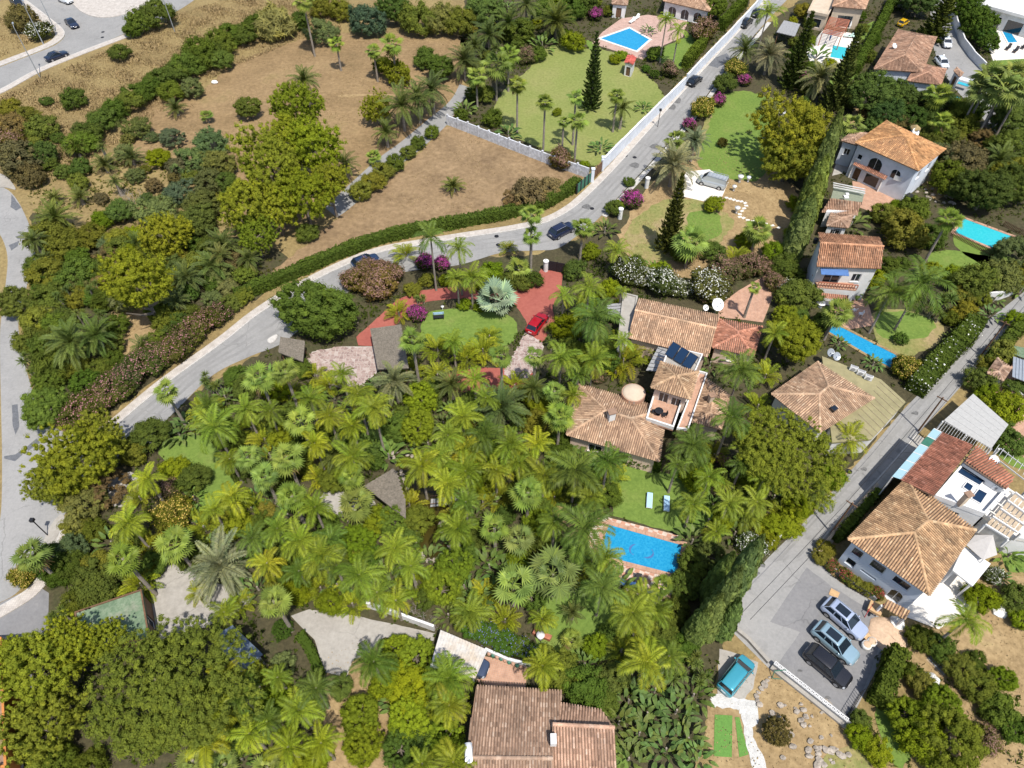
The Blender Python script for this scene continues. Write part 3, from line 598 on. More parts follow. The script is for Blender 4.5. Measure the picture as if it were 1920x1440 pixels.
def ridge_of(q, slope, gable, shift=.5):
    A, B, Cc, D = q; h = (D-A).length/2; L = (B-A).length; z = A.z + h*slope; u = (B-A).normalized()
    m0 = A.lerp(D, shift); m1 = B.lerp(Cc, shift); ins = 0 if gable else min(h, L/2-.01); r0 = m0+u*ins; r1 = m1-u*ins
    r0 = Vector((r0.x, r0.y, z)); r1 = Vector((r1.x, r1.y, z)); return r0, r1
def roof(t, q, col, slope=.33, gable=False, capcol=None, pitch=.25):
    q = long_first(q); A, B, Cc, D = q; r0, r1 = ridge_of(q, slope, gable)
    if gable: return roof_planes(t, [[A, B, r1, r0], [Cc, D, r0, r1]], [(r0, r1)], col, capcol, pitch), r0, r1, q
    pl = [[A, B, r1, r0], [Cc, D, r0, r1], [B, Cc, r1], [D, A, r0]]
    return roof_planes(t, pl, [(A, r0), (D, r0), (B, r1), (Cc, r1), (r0, r1)], col, capcol, pitch), r0, r1, q
def inset(q, d):
    c = sum(q, Vector())/len(q); out = []; n = len(q); q2 = ccw([Vector((p.x, p.y, 0)) for p in q])
    for i in range(n):
        a, b, e = q2[i-1], q2[i], q2[(i+1) % n]; d1 = (b-a).normalized(); d2 = (e-b).normalized()
        n1 = Vector((-d1.y, d1.x, 0)); n2 = Vector((-d2.y, d2.x, 0)); k = 1+n1.dot(n2); out.append(b + (n1+n2)*(d/max(.3, k)))
    return out
def window(t, o, u, n, w, z0, z1, kind='win', frame='white'):
    """frame, pane and sill in an opening whose lower left corner is o, u along the wall, n outwards"""
    h = z1-z0; U = u*w; Z = Vector((0, 0, 1)); b = o - n*.16; fw = .07; mb = MB()
    for s in (0, w-fw): mb.obox(b+u*s, u*fw, n*.06, Z*h)
    mb.obox(b+u*fw, u*(w-2*fw), n*.06, Z*fw); mb.obox(b+u*fw+Z*(h-fw), u*(w-2*fw), n*.06, Z*fw)
    if kind != 'dark' and w > .9: mb.obox(b+u*(w/2-fw/2)+Z*fw, u*fw, n*.05, Z*(h-2*fw))
    f = part('door' if kind == 'door' else 'window', mb, M['wood'] if kind == 'door' else M[frame], t)
    part('pane', MB().quad(b+n*.02, b+U+n*.02, b+U+n*.02+Z*h, b+n*.02+Z*h), M['wood'] if kind == 'door' else M['glass'], f)
    if kind == 'win': part('sill', MB().obox(o-u*.06-n*.1-Z*.07, u*(w+.12), n*.2, Z*.065), M[frame], f)
def walls(t, q, z0, z1, mat, ops=(), frame='white', name='wall', gables=None):
    """ops: (direction the wall faces, place along it 0..1, width, bottom, top, kind)"""
    q = ccw([Vector((p.x, p.y, 0)) for p in q]); mb = MB(); n = len(q); Z = Vector((0, 0, 1))
    per = {}
    for op in ops:
        best = max(range(n), key=lambda i: (lambda d: Vector((d.y, -d.x, 0)).dot(Vector((*op[0], 0)).normalized()))((q[(i+1) % n]-q[i]).normalized())); per.setdefault(best, []).append(op)
    for i in range(n):
        a, b = q[i], q[(i+1) % n]; L = (b-a).length; u = (b-a)/L; nn = Vector((u.y, -u.x, 0)); rows = per.get(i, [])
        hs = []
        for _, f, w, zb, zt, kd in rows:
            s0 = min(max(f*L-w/2, .1), L-w-.1); hs.append((s0, s0+w, z0+zb, min(z0+zt, z1-.05), kd))
        xs = sorted({0, L, *[h[0] for h in hs], *[h[1] for h in hs]}); zs = sorted({z0, z1, *[h[2] for h in hs], *[h[3] for h in hs]})
        for x0, x1 in zip(xs, xs[1:]):
            for y0, y1 in zip(zs, zs[1:]):
                cx, cy = (x0+x1)/2, (y0+y1)/2
                if any(h[0] < cx < h[1] and h[2] < cy < h[3] for h in hs): continue
                mb.quad(a+u*x0+Z*y0, a+u*x1+Z*y0, a+u*x1+Z*y1, a+u*x0+Z*y1)
        for s0, s1, y0, y1, kd in hs:
            o = a+u*s0+Z*y0; w = s1-s0; I = -nn*.2; hh = y1-y0
            mb.quad(o, o+Z*hh, o+Z*hh+I, o+I); mb.quad(o+u*w, o+u*w+I, o+u*w+I+Z*hh, o+u*w+Z*hh); mb.quad(o+Z*hh, o+u*w+Z*hh, o+u*w+Z*hh+I, o+Z*hh+I); mb.quad(o, o+I, o+I+u*w, o+u*w)
            if kd == 'arch':
                r = min(w/2, hh*.6)
                for sgn in (0, 1):
                    cen = o+u*(r if sgn == 0 else w-r)+Z*(hh-r); cor = o+u*(0 if sgn == 0 else w)+Z*hh
                    arc = [cen + (u*(-math.cos(x) if sgn == 0 else math.cos(x))+Z*math.sin(x))*r for x in [math.pi/2*k/6 for k in range(7)]]
                    for k in range(6): mb.quad(cor+nn*.001, arc[k]+nn*.001, arc[k+1]+nn*.001)
            window(t, o, u, nn, w, y0, y1, kd, frame)
    mb.add([(p.x, p.y, z1-.02) for p in q], [tuple(range(n))])
    for g in gables or []: mb.quad(*g)
    return part(name, mb, mat, t)
def flat_roof(t, q, z, mat, par=.25, pw=.22, pmat=None, name='flat_roof'):
    q = ccw([Vector((p.x, p.y, 0)) for p in q]); r = part(name, MB().prism(q, z-.25, z), mat, t)
    if par:
        i2 = inset(q, pw); mb = MB(); n = len(q)
        for i in range(n): mb.prism([q[i], q[(i+1) % n], i2[(i+1) % n], i2[i]], z+.002, z+par)
        part('parapet', mb, pmat or mat, t)
    return r
def chimney(t, p, w, h, mat, cap='tile'):
    c = part('chimney', MB().box(p, (w, w*.8, h), .3), mat, t)
    part('chimney_cap', MB().box(p+Vector((0, 0, h+.12)), (w*1.35, w*1.15, .1), .3).box(p+Vector((0, 0, h)), (w*.3, w*.7, .12), .3), M['deck'], c)
def house(name, label, q, zw, mat, ops=(), frame='white', cat='house', z0=0, ins=.45):
    c = sum(q, Vector())/len(q); t = thing(name, label, cat, (c.x, c.y, 0)); walls(t, inset(q, ins), z0, zw, mat, ops, frame); return t
SW, SE, NW, NE, SO = (-.8, -.6), (.7, -.7), (-.7, .7), (.7, .7), (0, -1)
T_SAL, T_OCH, T_RED, T_BRN, T_ORG = (.46, .31, .205), (.48, .31, .175), (.45, .205, .135), (.37, .245, .175), (.52, .28, .125)

# ---- the villa in the middle
q = [P(1062,816,3.3), P(1236,866,3.3), P(1250,768,3.3), P(1082,719,3.3)]
villa = thing('villa', 'sprawling villa with salmon tiled roofs, tower and solar panels at centre', 'villa', (P(1160,790).x, P(1160,790).y, 0))
walls(villa, inset(q, .5), 0, 3.3, M['salmon'], [(SO, .3, 1.6, .9, 2.2, 'win'), (SO, .6, 2.0, .1, 2.3, 'door'), ((-1, 0), .5, 1.4, .9, 2.1, 'win')])
roof(villa, q, T_SAL, .34)
chimney(villa, P(1145,788,4.2), .75, 1.5, M['white'])
q2 = [P(1178,634,3.4), P(1327,670,3.4), P(1349,592,3.4), P(1197,560,3.4)]
r_, r0, r1, qq = roof(villa, q2, (.53, .35, .225), .36, True)
walls(villa, inset(q2, .4), 0, 3.4, M['salmon'], [(SO, .4, 1.4, .9, 2.1, 'win'), (SO, .7, 1.0, 0.05, 2.1, 'door')], gables=[[qq[0]+(qq[1]-qq[0]).normalized()*.4, r0+(qq[1]-qq[0]).normalized()*.4, qq[3]+(qq[1]-qq[0]).normalized()*.4], [qq[1]-(qq[1]-qq[0]).normalized()*.4, qq[2]-(qq[1]-qq[0]).normalized()*.4, r1-(qq[1]-qq[0]).normalized()*.4]])
q3 = [P(1335,652,3.0), P(1413,669,3.0), P(1429,613,3.0), P(1347,598,3.0)]
walls(villa, inset(q3, .4), 0, 3.0, M['salmon'], [(SO, .5, 1.2, .9, 2.0, 'win')]); roof(villa, q3, T_RED, .3)
q4 = [P(1168,549,3.2), P(1196,556,3.2), P(1184,628,3.2), P(1157,648,3.2)]
walls(villa, inset(q4, .1), 0, 2.9, M['white'], [((-1, 0), .5, 1.0, .9, 2.0, 'win')]); flat_roof(villa, q4, 3.15, M['concrete'], .2)
q5 = [P(1296,792,3.0), P(1352,806,3.0), P(1370,742,3.0), P(1318,706,3.0)]
walls(villa, inset(q5, .4), 0, 3.0, M['salmon'], [(SE, .5, 1.4, .1, 2.1, 'door')]); roof(villa, q5, T_SAL, .3)
chimney(villa, P(1332,752,3.6), .6, 1.0, M['cream'])
# tower, its terrace and the flat roof behind it
tq = [P(1220,727,6.3), P(1294,750,6.3), P(1310,698,6.3), P(1239,679,6.3)]
walls(villa, inset(tq, .45), 3.0, 6.25, M['salmon'], [(SO, .32, 1.15, .45, 2.5, 'win'), (SO, .72, 1.15, .75, 2.3, 'win'), (SE, .5, 1.0, .8, 2.2, 'win')], name='tower_wall'); roof(villa, tq, (.42, .28, .17), .36)
te = [P(1210,789,3.9), P(1262,806,3.9), P(1280,752,3.9), P(1226,737,3.9)]
flat_roof(villa, te, 3.9, M['terra_floor'], .55, .2, M['white'], name='roof_terrace')
te2 = [P(1268,806,3.7), P(1290,808,3.7), P(1326,702,3.7), P(1310,698,3.7)]
flat_roof(villa, te2, 3.7, M['terra_floor'], .35, .16, M['white'], name='roof_terrace')
fq = [P(1240,690,6.0), P(1300,706,6.0), P(1318,665,6.0), P(1254,650,6.0)]
walls(villa, inset(fq, .1), 0, 5.7, M['salmon'], [((-1, .1), .5, 1.0, 3.6, 4.8, 'win')]); flat_roof(villa, fq, 5.95, M['concrete'], .22, .15, M['white'])
dm = P(1188,736,4.2)
part('dome_drum', MB().cyl(Vector((dm.x, dm.y, 0)), dm, 1.42, n=24), M['terra_floor'], villa); part('dome', MB().dome(dm+Vector((0, 0, .02)), 1.32, .34, 28, 5), M['cream'], villa, True)
a, b, c = P(1246,664,6.15), P(1294,694,6.15), P(1262,640,7.3); u = (b-a); w = c-a
for k in range(3):
    s = part('solar_panel', MB().obox(a+u*(k/3+.01), u*(.315), w, u.cross(w).normalized()*.07), M['metal_dark'], villa)
    nn = u.cross(w).normalized(); nn = nn if nn.z > 0 else -nn
    part('glass_face', MB().quad(*[a+u*(k/3+x)+w*y+nn*.085 for x, y in ((.022, .03), (.303, .03), (.303, .97), (.022, .97))]), M['solar'], s)
part('panel_stand', MB().cyl(P(1262,640,6.0), c, .05).cyl(c+u-Vector((0, 0, 1.2)), c+u, .05), M['metal'], villa)
qg = [P(1236,646,3.1), P(1252,653,3.1), P(1236,697,3.1), P(1211,695,3.1)]
for k in range(7):
    x0, x1 = qg[0].lerp(qg[3], k/7+.01), qg[0].lerp(qg[3], (k+.9)/7); y0, y1 = qg[1].lerp(qg[2], k/7+.01), qg[1].lerp(qg[2], (k+.9)/7)
    part('canopy_slat', MB().prism([x0, y0, y1, x1], 3.02, 3.1), M['grey_p'], villa)
qg = [P(1137,570,3.0), P(1172,567,3.0), P(1166,590,3.0), P(1140,592,3.0)]
for k in range(4):
    x0, x1 = qg[0].lerp(qg[3], k/4+.02), qg[0].lerp(qg[3], (k+.85)/4); y0, y1 = qg[1].lerp(qg[2], k/4+.02), qg[1].lerp(qg[2], (k+.85)/4)
    part('canopy_slat', MB().prism([x0, y0, y1, x1], 2.92, 3.0), M['grey_p'], villa)

# ---- hip-roofed annexe with the olive flat roof beside the right-hand road
q = [P(1446,739,3.4), P(1537,812,3.4), P(1639,747,3.4), P(1533,679,3.4)]
an = house('annexe', 'hip-roofed tiled annexe with olive flat roof and three air conditioners', q, 3.4, M['white'], [(SW, .5, 1.6, .9, 2.1, 'win')])
roof(an, q, T_SAL, .31)
fo = [P(1541,668,2.9), P(1652,712,2.9), P(1698,754,2.9), P(1634,824,2.9), P(1560,830,2.9)]
walls(an, inset(fo, .15), 0, 2.7, M['white'], [(SE, .6, 1.0, .05, 2.1, 'door')]); flat_roof(an, fo, 2.95, M['oliveroof'], 0)
a, b, c, d = P(1652,712,3.0), P(1698,754,3.0), P(1634,824,3.0), P(1600,790,3.0)
for k in range(9): x = a.lerp(d, k/9+.05); y = b.lerp(c, k/9+.05); part('roof_batten', MB().obox(x, y-x, (0, .05, 0), (0, 0, .04)), M['wood_pale'], an)
part('skylight', MB().box(P(1563,768,4.1), (.7, .6, .35), .6), M['glass'], an)

# ---- grey-walled house, lower right, and the white terraced house joined to it
q = rect((1589,1011), (1742,1117), (1700,897), 5.0); q = [P(1589,1011,5), P(1742,1117,5), P(1829,994,5), P(1700,896,5)]
gh = house('house', 'grey-walled two-storey house with large ochre hip roof beside the parked cars', q, 5.0, M['greywall'],
    [(SW, .13, 1.1, 2.7, 4.0, 'dark'), (SW, .14, 1.0, .7, 1.9, 'dark'), (SW, .42, 1.5, 2.7, 4.1, 'dark'), (SW, .40, 1.7, 1.2, 1.55, 'dark'), (SW, .75, 1.7, 2.8, 4.0, 'dark'), (SW, .80, 1.3, .05, 2.0, 'arch'), (SE, .5, 1.4, 2.8, 4.0, 'win'), (SE, .4, 2.0, .05, 2.1, 'door')])
roof(gh, q, T_OCH, .36)
chimney(gh, P(1799,946,5.3), .6, 1.9, M['cream'])
aw = [P(1656,1138,2.3), P(1698,1162,2.3), P(1707,1146,2.7), P(1664,1124,2.7)]
roof_planes(gh, [[aw[0], aw[1], aw[2], aw[3]]], [], T_OCH, name='porch_roof')
for x in (aw[0], aw[1]): part('porch_post', MB().box((x.x, x.y+.2, 0), (.2, .2, 2.15)), M['white'], gh)
wh = thing('terraced_house', 'white house with flat roof terrace and plain red tiled roofs', 'house', (P(1800,900).x, P(1800,900).y, 0))
q = [P(1690,900,5.2), P(1750,930,6.0), P(1824,836,6.0), P(1767,811,5.2)]
roof_planes(wh, [[q[0], q[3], q[2], q[1]]], [], (.36, .15, .10), pitch=.24)
walls(wh, inset([P(1690,900,5.0), P(1750,931,5.0), P(1824,838,5.0), P(1767,812,5.0)], .2), 0, 5.0, M['white'], [(NW, .3, 1.2, 3, 4.2, 'win')])
tq = [P(1750,932,5.1), P(1808,864,5.1), P(1888,917,5.1), P(1844,967,5.1)]
walls(wh, inset(tq, .05), 0, 4.8, M['white'], [(SE, .4, 1.4, 1, 2.4, 'win'), (SW, .5, 1.2, 2.9, 4.0, 'win')]); flat_roof(wh, tq, 5.05, M['white'], .5, .22)
r2 = [P(1808,866,6.4), P(1887,917,6.4), P(1901,896,6.1), P(1830,836,6.1)]
roof_planes(wh, [[r2[3], r2[2], r2[1], r2[0]]], [], (.40, .16, .10), pitch=.26)
walls(wh, [P(1808,866,6.2), P(1887,917,6.2), P(1900,898,6.2), P(1830,838,6.2)], 0, 5.9, M['white'], [(SW, .3, 2.6, 4.9, 5.5, 'dark')])
for f in ([(1800,878),(1843,903),(1836,910),(1793,885)], [(1835,918),(1850,926),(1838,944),(1822,935)], [(1813,905),(1824,912),(1818,922),(1806,914)]):
    qq = ccw(PL(f, 5.12)); s = part('skylight', MB().prism(inset(qq, -.1), 5.06, 5.2), M['white'], wh); part('pane', MB().prism(qq, 5.19, 5.22), M['solar'], s)
lq = [P(1844,968,3.2), P(1888,918,3.2), P(1960,965,3.2), P(1960,1020,3.2), P(1900,1010,3.2)]
walls(wh, inset(lq, .1), 0, 2.9, M['white']); flat_roof(wh, lq, 3.2, M['white_floor'], .35, .2, M['white'])
for k in range(5):
    a = P(1846+k*14, 985-k*15, 4.6); b = P(1890+k*16, 1012-k*12, 4.6); part('pergola_beam', MB().obox(a, b-a, (.1, .12, 0), (0, 0, .2)), M['white'], wh)
for k in range(4):
    for j in range(6):
        a = P(1849+k*14, 983-k*15, 4.5).lerp(P(1893+k*16, 1010-k*12, 4.5), j/6+.02); b = P(1849+k*14, 983-k*15, 4.5).lerp(P(1893+k*16, 1010-k*12, 4.5), (j+.9)/6)
        e = (P(1860+k*14, 970-k*15, 4.5)-P(1849+k*14, 983-k*15, 4.5)); part('pergola_board', MB().obox(a, b-a, e*.92, (0, 0, .05)), M['wood_pale'], wh)
for x, y in ((1846,985),(1890,1012),(1900,925),(1915,1000)): p = P(x, y, 4.5); part('post', MB().box((p.x, p.y, 3.1), (.2, .2, 1.4)), M['white'], wh)
# glass lean-to along the road
a, b, c, d = P(1672,894,5.1), P(1751,803,5.1), P(1767,811,5.3), P(1690,900,5.3)
for k in range(6):
    x0, x1 = a.lerp(b, k/6+.008), a.lerp(b, (k+1)/6-.008); y0, y1 = d.lerp(c, k/6+.008), d.lerp(c, (k+1)/6-.008)
    s = part('roof_pane', MB().quad(x0, x1, y1, y0), M['green_p'] if k == 4 else M['frost'], wh)
    part('glazing_bar', MB().obox(x1+Vector((0, 0, -.05)), y1-x1, (.07, .07, 0), (0, 0, .09)), M['white'], wh)
part('lean_to_wall', MB().prism([a, b, b.lerp(c, .12), a.lerp(d, .12)], 0, 5.0), M['white'], wh)
cs = [P(1786,1069,3.0), P(1824,1099,3.0), P(1858,1057,3.0), P(1808,1023,3.0)]
cn = thing('canopy', 'flat white canopy slab on posts right of the ochre hip roof', 'canopy', (P(1820,1062).x, P(1820,1062).y, 0)); part('slab', MB().prism(ccw(cs), 2.8, 3.0), M['white'], cn)
for p in inset(cs, .2): part('post', MB().box((p.x, p.y, 0), (.16, .16, 2.8)), M['white'], cn)
sa = [P(1828,1003,3.6), P(1862,1003,4.0), P(1870,1040,3.4), P(1843,1050,3.6), P(1812,1022,3.5)]
so_ = thing('shade_sail', 'grey shade sail between white canopy slab and pergola', 'shade sail', (P(1842,1025).x, P(1842,1025).y, 0)); part('cloth', MB().add(sa, [(0, 1, 2, 3, 4)]).add([p-Vector((0, 0, .03)) for p in sa], [(4, 3, 2, 1, 0)]), M['sail'], so_)
for p in (sa[1], sa[3]): part('pole', MB().cyl((p.x, p.y, 0), p, .05), M['metal'], so_)
# row of white beams beside the pale canopy
wb = thing('pergola', 'white beam pergola between red tiled roof and pale grey canopy', 'pergola', (P(1800,820).x, P(1800,820).y, 0))
for k in range(20):
    a = P(1768+k*4.75, 790+k*2.75, 4.2); b = a + (P(1756,806,4.2)-P(1768,790,4.2))*1.0; part('beam', MB().obox(a, b-a, (.08, .05, 0), (0, 0, .16)), M['white'], wb)
for a, b in (((1768,790),(1858,842)), ((1756,806),(1846,858))):
    a = P(*a, 4.0); b = P(*b, 4.0); part('rail', MB().obox(a, b-a, (.1, -.1, 0), (0, 0, .14)), M['white'], wb)
    for s in (0, .5, 1): p = a.lerp(b, s); part('post', MB().box((p.x, p.y, 0), (.15, .15, 4.0)), M['white'], wb)
gc = [P(1770,788,3.0), P(1858,842,3.0), P(1891,796,3.0), P(1825,738,3.0)]
cv = thing('canopy', 'pale grey sheet canopy at right beside the white beam pergola', 'canopy', (P(1830,790).x, P(1830,790).y, 0))
for k in range(6):
    x0, x1 = gc[0].lerp(gc[3], k/6+.002), gc[0].lerp(gc[3], (k+1)/6-.002); y0, y1 = gc[1].lerp(gc[2], k/6+.002), gc[1].lerp(gc[2], (k+1)/6-.002)
    part('sheet', MB().prism(ccw([x0, y0, y1, x1]), 2.94, 3.0), M['canvas'], cv)
for p in inset(gc, .3): part('post', MB().box((p.x, p.y, 0), (.12, .12, 2.94)), M['metal'], cv)
wb = thing('pergola', 'white beam pergola by the satellite dish at the right edge', 'pergola', (P(1895,870).x, P(1895,870).y, 0))
for k in range(9):
    a = P(1862+k*9, 850+k*7, 4.6); b = a + (P(1880,848,4.6)-P(1868,866,4.6))*.8; part('beam', MB().obox(a, b-a, (.12, .08, 0), (0, 0, .16)), M['white'], wb)
for dx in (0, 14): a = P(1860+dx, 855-dx, 4.45); b = P(1935+dx, 912-dx, 4.45); part('rail', MB().obox(a, b-a, (.12, -.1, 0), (0, 0, .14)), M['white'], wb); part('post', MB().box((b.x, b.y, 0), (.2, .2, 4.4)).box((a.x, a.y, 0), (.2, .2, 4.4)), M['white'], wb)

# ---- arched white house, upper right
q = [P(1603,268,6.2), P(1722,321,6.2), P(1773,280,6.2), P(1662,227,6.2)]
ah = house('house', 'white two-storey house with arched loggia and orange hip roof', q, 6.2, M['bluewall'],
    [(SW, .10, .8, 3.6, 4.5, 'win'), (SW, .38, 2.3, 2.9, 5.1, 'arch'), (SW, .74, 1.6, 3.0, 4.7, 'arch'), (SW, .16, 1.1, .05, 2.2, 'door'), (SW, .42, 2.4, .2, 2.1, 'dark'), (SE, .3, 1.2, 3.4, 4.8, 'win'), (SE, .7, 1.2, 3.4, 4.8, 'win')])
roof(ah, q, T_ORG, .3)
qa = [P(1600,308,2.6), P(1660,337,2.6), P(1664,330,3.1), P(1604,301,3.1)]; roof_planes(ah, [qa], [], T_RED, name='porch_roof')
for s in (.04, .96): p = qa[0].lerp(qa[1], s); part('porch_post', MB().box((p.x, p.y+.3, 0), (.25, .25, 2.5)), M['white'], ah)
qw = [P(1577,264,4.4), P(1609,273,4.4), P(1632,252,4.4), P(1603,243,4.4)]; walls(ah, inset(qw, .3), 0, 4.3, M['bluewall'], [(SW, .5, 1.0, 2, 3.2, 'win')]); roof(ah, qw, T_BRN, .28)
part('balcony', MB().box(P(1685,338,3.0), (1.8, .7, .12), -.62).box(P(1685,340,3.1), (1.8, .06, .8), -.62), M['white'], ah)
part('loggia_rail', MB().box(P(1641,316,3.0), (2.3, .08, .8), -.62), M['red_p'], ah)
# its outbuilding with green flat roof
q = [P(1545,397,3.2), P(1614,393,3.2), P(1622,360,3.2), P(1564,352,3.2)]
ob = house('outbuilding', 'low outbuilding with tiled edge and sage flat roof below the arched house', q, 2.9, M['white'], [(SW, .4, 1, .8, 2, 'win')], ins=.3)
flat_roof(ob, [P(1558,372,3.2), P(1617,378,3.2), P(1622,358,3.2), P(1564,350,3.2)], 3.15, plain('sage_roof', (.20, .22, .16), .9), 0)
roof_planes(ob, [[P(1545,390,3.0), P(1610,394,3.0), P(1617,380,3.7), P(1556,373,3.7)], [P(1610,394,3.0), P(1545,390,3.0), P(1540,398,2.5), P(1608,404,2.5)]], [], (.40, .25, .17))
for k in range(3): a = P(1562,352-k*4,3.7+k*.3); b = P(1622,364-k*4,3.7+k*.3); part('railing', MB().obox(a, b-a, (0, .12, 0), (0, 0, .14)), M['white'], ob)
part('roof_vent', MB().box(P(1586,370,3.2), (.5, .5, .7)).box(P(1586,370,3.9), (.7, .7, .2)), M['white'], ob)
q = [P(1549,424,2.6), P(1590,428,2.6), P(1600,404,2.6), P(1558,400,2.6)]
ob = house('shed', 'small tiled lean-to with dark doorway behind the blue-awning house', q, 2.5, M['white'], [(SW, .6, 1.2, .05, 2.1, 'dark'), (SO, .5, 1.4, .4, 1.9, 'win')], ins=.25); roof(ob, q, T_BRN, .2)

# ---- house with the blue awning
q = [P(1531,500,6.2), P(1652,504,6.2), P(1649,446,6.2), P(1534,437,6.2)]
bh = house('house', 'white two-storey house with plain orange gable roof and blue awning', q, 6.1, M['white'], [(SO, .3, 2.2, 3.1, 5.2, 'win'), (SO, .72, 1.2, 3.4, 4.8, 'win'), (SO, .4, 3.0, .2, 2.2, 'dark')], ins=.4)
roof(bh, q, (.47, .245, .14), .3, True)
a, b = P(1538,503,5.7), P(1590,506,5.7); part('awning', MB().obox(a, b-a, (0, -.9, -.35), (0, 0, .06)), M['blue'], bh)
a, b = P(1532,540,3.0), P(1605,546,3.0); part('balcony', MB().obox(a, b-a, (0, 2.6, 0), (0, 0, .2)), M['terra_floor'], bh)
for k in range(15): p = a.lerp(b, k/14); part('baluster', MB().box((p.x, p.y+.1, 3.2), (.09, .09, .75)), M['wood_red'], bh)
part('handrail', MB().obox(a+Vector((0, .03, .95)), b-a, (0, .15, 0), (0, 0, .1)), M['wood_red'], bh); part('balcony_wall', MB().prism([a, b, b+Vector((0, .3, 0)), a+Vector((0, .3, 0))], 0, 2.98), M['white'], bh)
q = [P(1540,558,2.5), P(1590,563,2.5), P(1590,554,3.0), P(1540,549,3.0)]; roof_planes(bh, [q], [], T_RED, name='porch_roof')
a = P(1528,455,5.0); part('water_tank', MB().cyl(a, a+Vector((0, 0, .7)), .35, n=10), M['metal_dark'], bh)

# ---- L-shaped house, top right
q = [P(1638,130,4.4), P(1729,136,4.4), P(1756,70,4.4), P(1684,56,4.4)]
lh = house('house', 'white L-shaped house with weathered brown hip roofs near the white car', q, 4.4, M['bluewall'], [(SO, .3, 1.4, 1.6, 2.9, 'win'), (SE, .3, 1.4, 1.6, 2.9, 'win')]); roof(lh, q, (.36, .22, .15), .28)
q = [P(1700,152,3.9), P(1764,160,3.9), P(1774,130,3.9), P(1722,117,3.9)]; walls(lh, inset(q, .4), 0, 3.8, M['bluewall'], [(SO, .25, 1.2, 1.7, 2.8, 'dark'), (SE, .5, 1.1, 1.5, 2.7, 'win')]); roof(lh, q, (.38, .22, .15), .28)
q = [P(1788,133,2.6), P(1800,145,2.6), P(1806,137,2.6), P(1794,127,2.6)]; gp = thing('gate_lodge', 'small tiled gate porch right of the L-shaped house', 'porch', (P(1797,150).x, P(1797,150).y, 0)); walls(gp, inset(q, .2), 0, 2.5, M['white'], [(SW, .5, 1, .05, 2, 'door')]); roof(gp, q, T_BRN, .3)
# ---- cream house at the top with the red pergola
q = [P(1560,12,4.4), P(1622,18,4.4), P(1640,-30,4.4), P(1578,-36,4.4)]
th = house('house', 'cream house with deep shaded porch at the top edge', q, 4.3, M['cream'], [(SO, .5, 3.2, .1, 2.6, 'dark'), (SE, .4, 1.6, 1, 2.4, 'win')]); roof(th, q, (.48, .30, .2), .22)
q = [P(1514,22,3.4), P(1552,30,3.4), P(1570,0,3.4), P(1528,-6,3.4)]; walls(th, inset(q, .2), 0, 3.2, M['cream'], [(SO, .5, 2.4, .5, 2.3, 'dark')]); flat_roof(th, q, 3.4, M['cream'], .3)
rp = thing('pergola', 'slatted red wooden pergola beside the small turquoise pool', 'pergola', (P(1567,52).x, P(1567,52).y, 0))
a, b, c, d = P(1556,32,2.8), P(1593,38,2.8), P(1577,69,2.8), P(1542,61,2.8)
for k in range(13): x = a.lerp(d, k/12.2); y = b.lerp(c, k/12.2); part('slat', MB().obox(x, y-x, (a-d).normalized()*-.28, (0, 0, .07)), M['wood_red'], rp)
for x, y in ((a, d), (b, c), (a.lerp(b, .5), d.lerp(c, .5))): part('beam', MB().obox(x-Vector((0, 0, .16)), y-x, (.12, 0, 0), (0, 0, .15)), M['wood_red'], rp)
for p in (a, b, c, d): part('post', MB().box((p.x, p.y, 0), (.14, .14, 2.64)), M['wood_red'], rp)
# ---- modern white house in the top right corner
q = [P(1828,8,4.0), P(1960,44,4.0), P(1990,0,4.0), P(1850,-30,4.0)]
mh = house('modern_house', 'modern white house with flat slab roof in the top right corner', q, 3.8, M['white'], [(SW, .3, 3.4, .1, 2.6, 'dark'), (SW, .65, 3.4, .1, 2.6, 'dark')], ins=.8); flat_roof(mh, q, 4.1, M['white'], .3, .3)
# ---- pool house at the top centre
q = [P(1243,2,3.2), P(1330,22,3.2), P(1350,-20,3.2), P(1260,-36,3.2)]
ph = house('house', 'white porch house with tiled roof behind the top blue pool', q, 3.1, M['white'], [(SO, .2, 1.9, .1, 2.3, 'arch'), (SO, .5, 1.9, .1, 2.3, 'arch'), (SO, .8, 1.9, .1, 2.3, 'arch')]); roof(ph, q, (.46, .3, .2), .3)
q = [P(1147,8,3.0), P(1176,10,3.0), P(1180,-12,3.0), P(1150,-14,3.0)]
pv = house('pavilion', 'small white pavilion with tiled pyramid roof left of top pool house', q, 2.9, M['white'], [(SO, .5, 1.2, .05, 2.2, 'door')], ins=.3); roof(pv, q, T_BRN, .36)
# ---- tiled house at the bottom edge
bt = thing('house', 'house with broad weathered brown tiled roofs at the bottom edge', 'house', (P(1010,1380).x, P(1010,1380).y, 0))
def rp4(pts): return [P(x, y, z) for x, y, z in pts]
T_B = (.39, .265, .19)
m1 = rp4([(1054,1296,3.2), (893,1286,3.2), (873,1420,5.0), (1036,1422,5.0)]); n1 = m1[2].copy(); n2 = m1[3].copy(); s1 = rp4([(868,1560,3.4), (1038,1560,3.4)])
roof_planes(bt, [m1, [s1[0], s1[1], m1[3], m1[2]]], [(m1[2], m1[3])], T_B)
m2 = rp4([(1128,1332,3.2), (1046,1318,3.2), (1034,1356,4.0), (1150,1362,4.0)]); s2 = rp4([(1034,1500,2.6), (1160,1500,2.6)])
roof_planes(bt, [m2], [], (.41, .265, .19), name='wing_roof')
m3 = rp4([(1036,1358,5.1), (1152,1364,5.1), (1158,1480,4.0), (1034,1480,4.0)]); roof_planes(bt, [[m3[3], m3[2], m3[1], m3[0]]], [(m3[0], m3[1])], (.46, .29, .205), name='wing_roof')
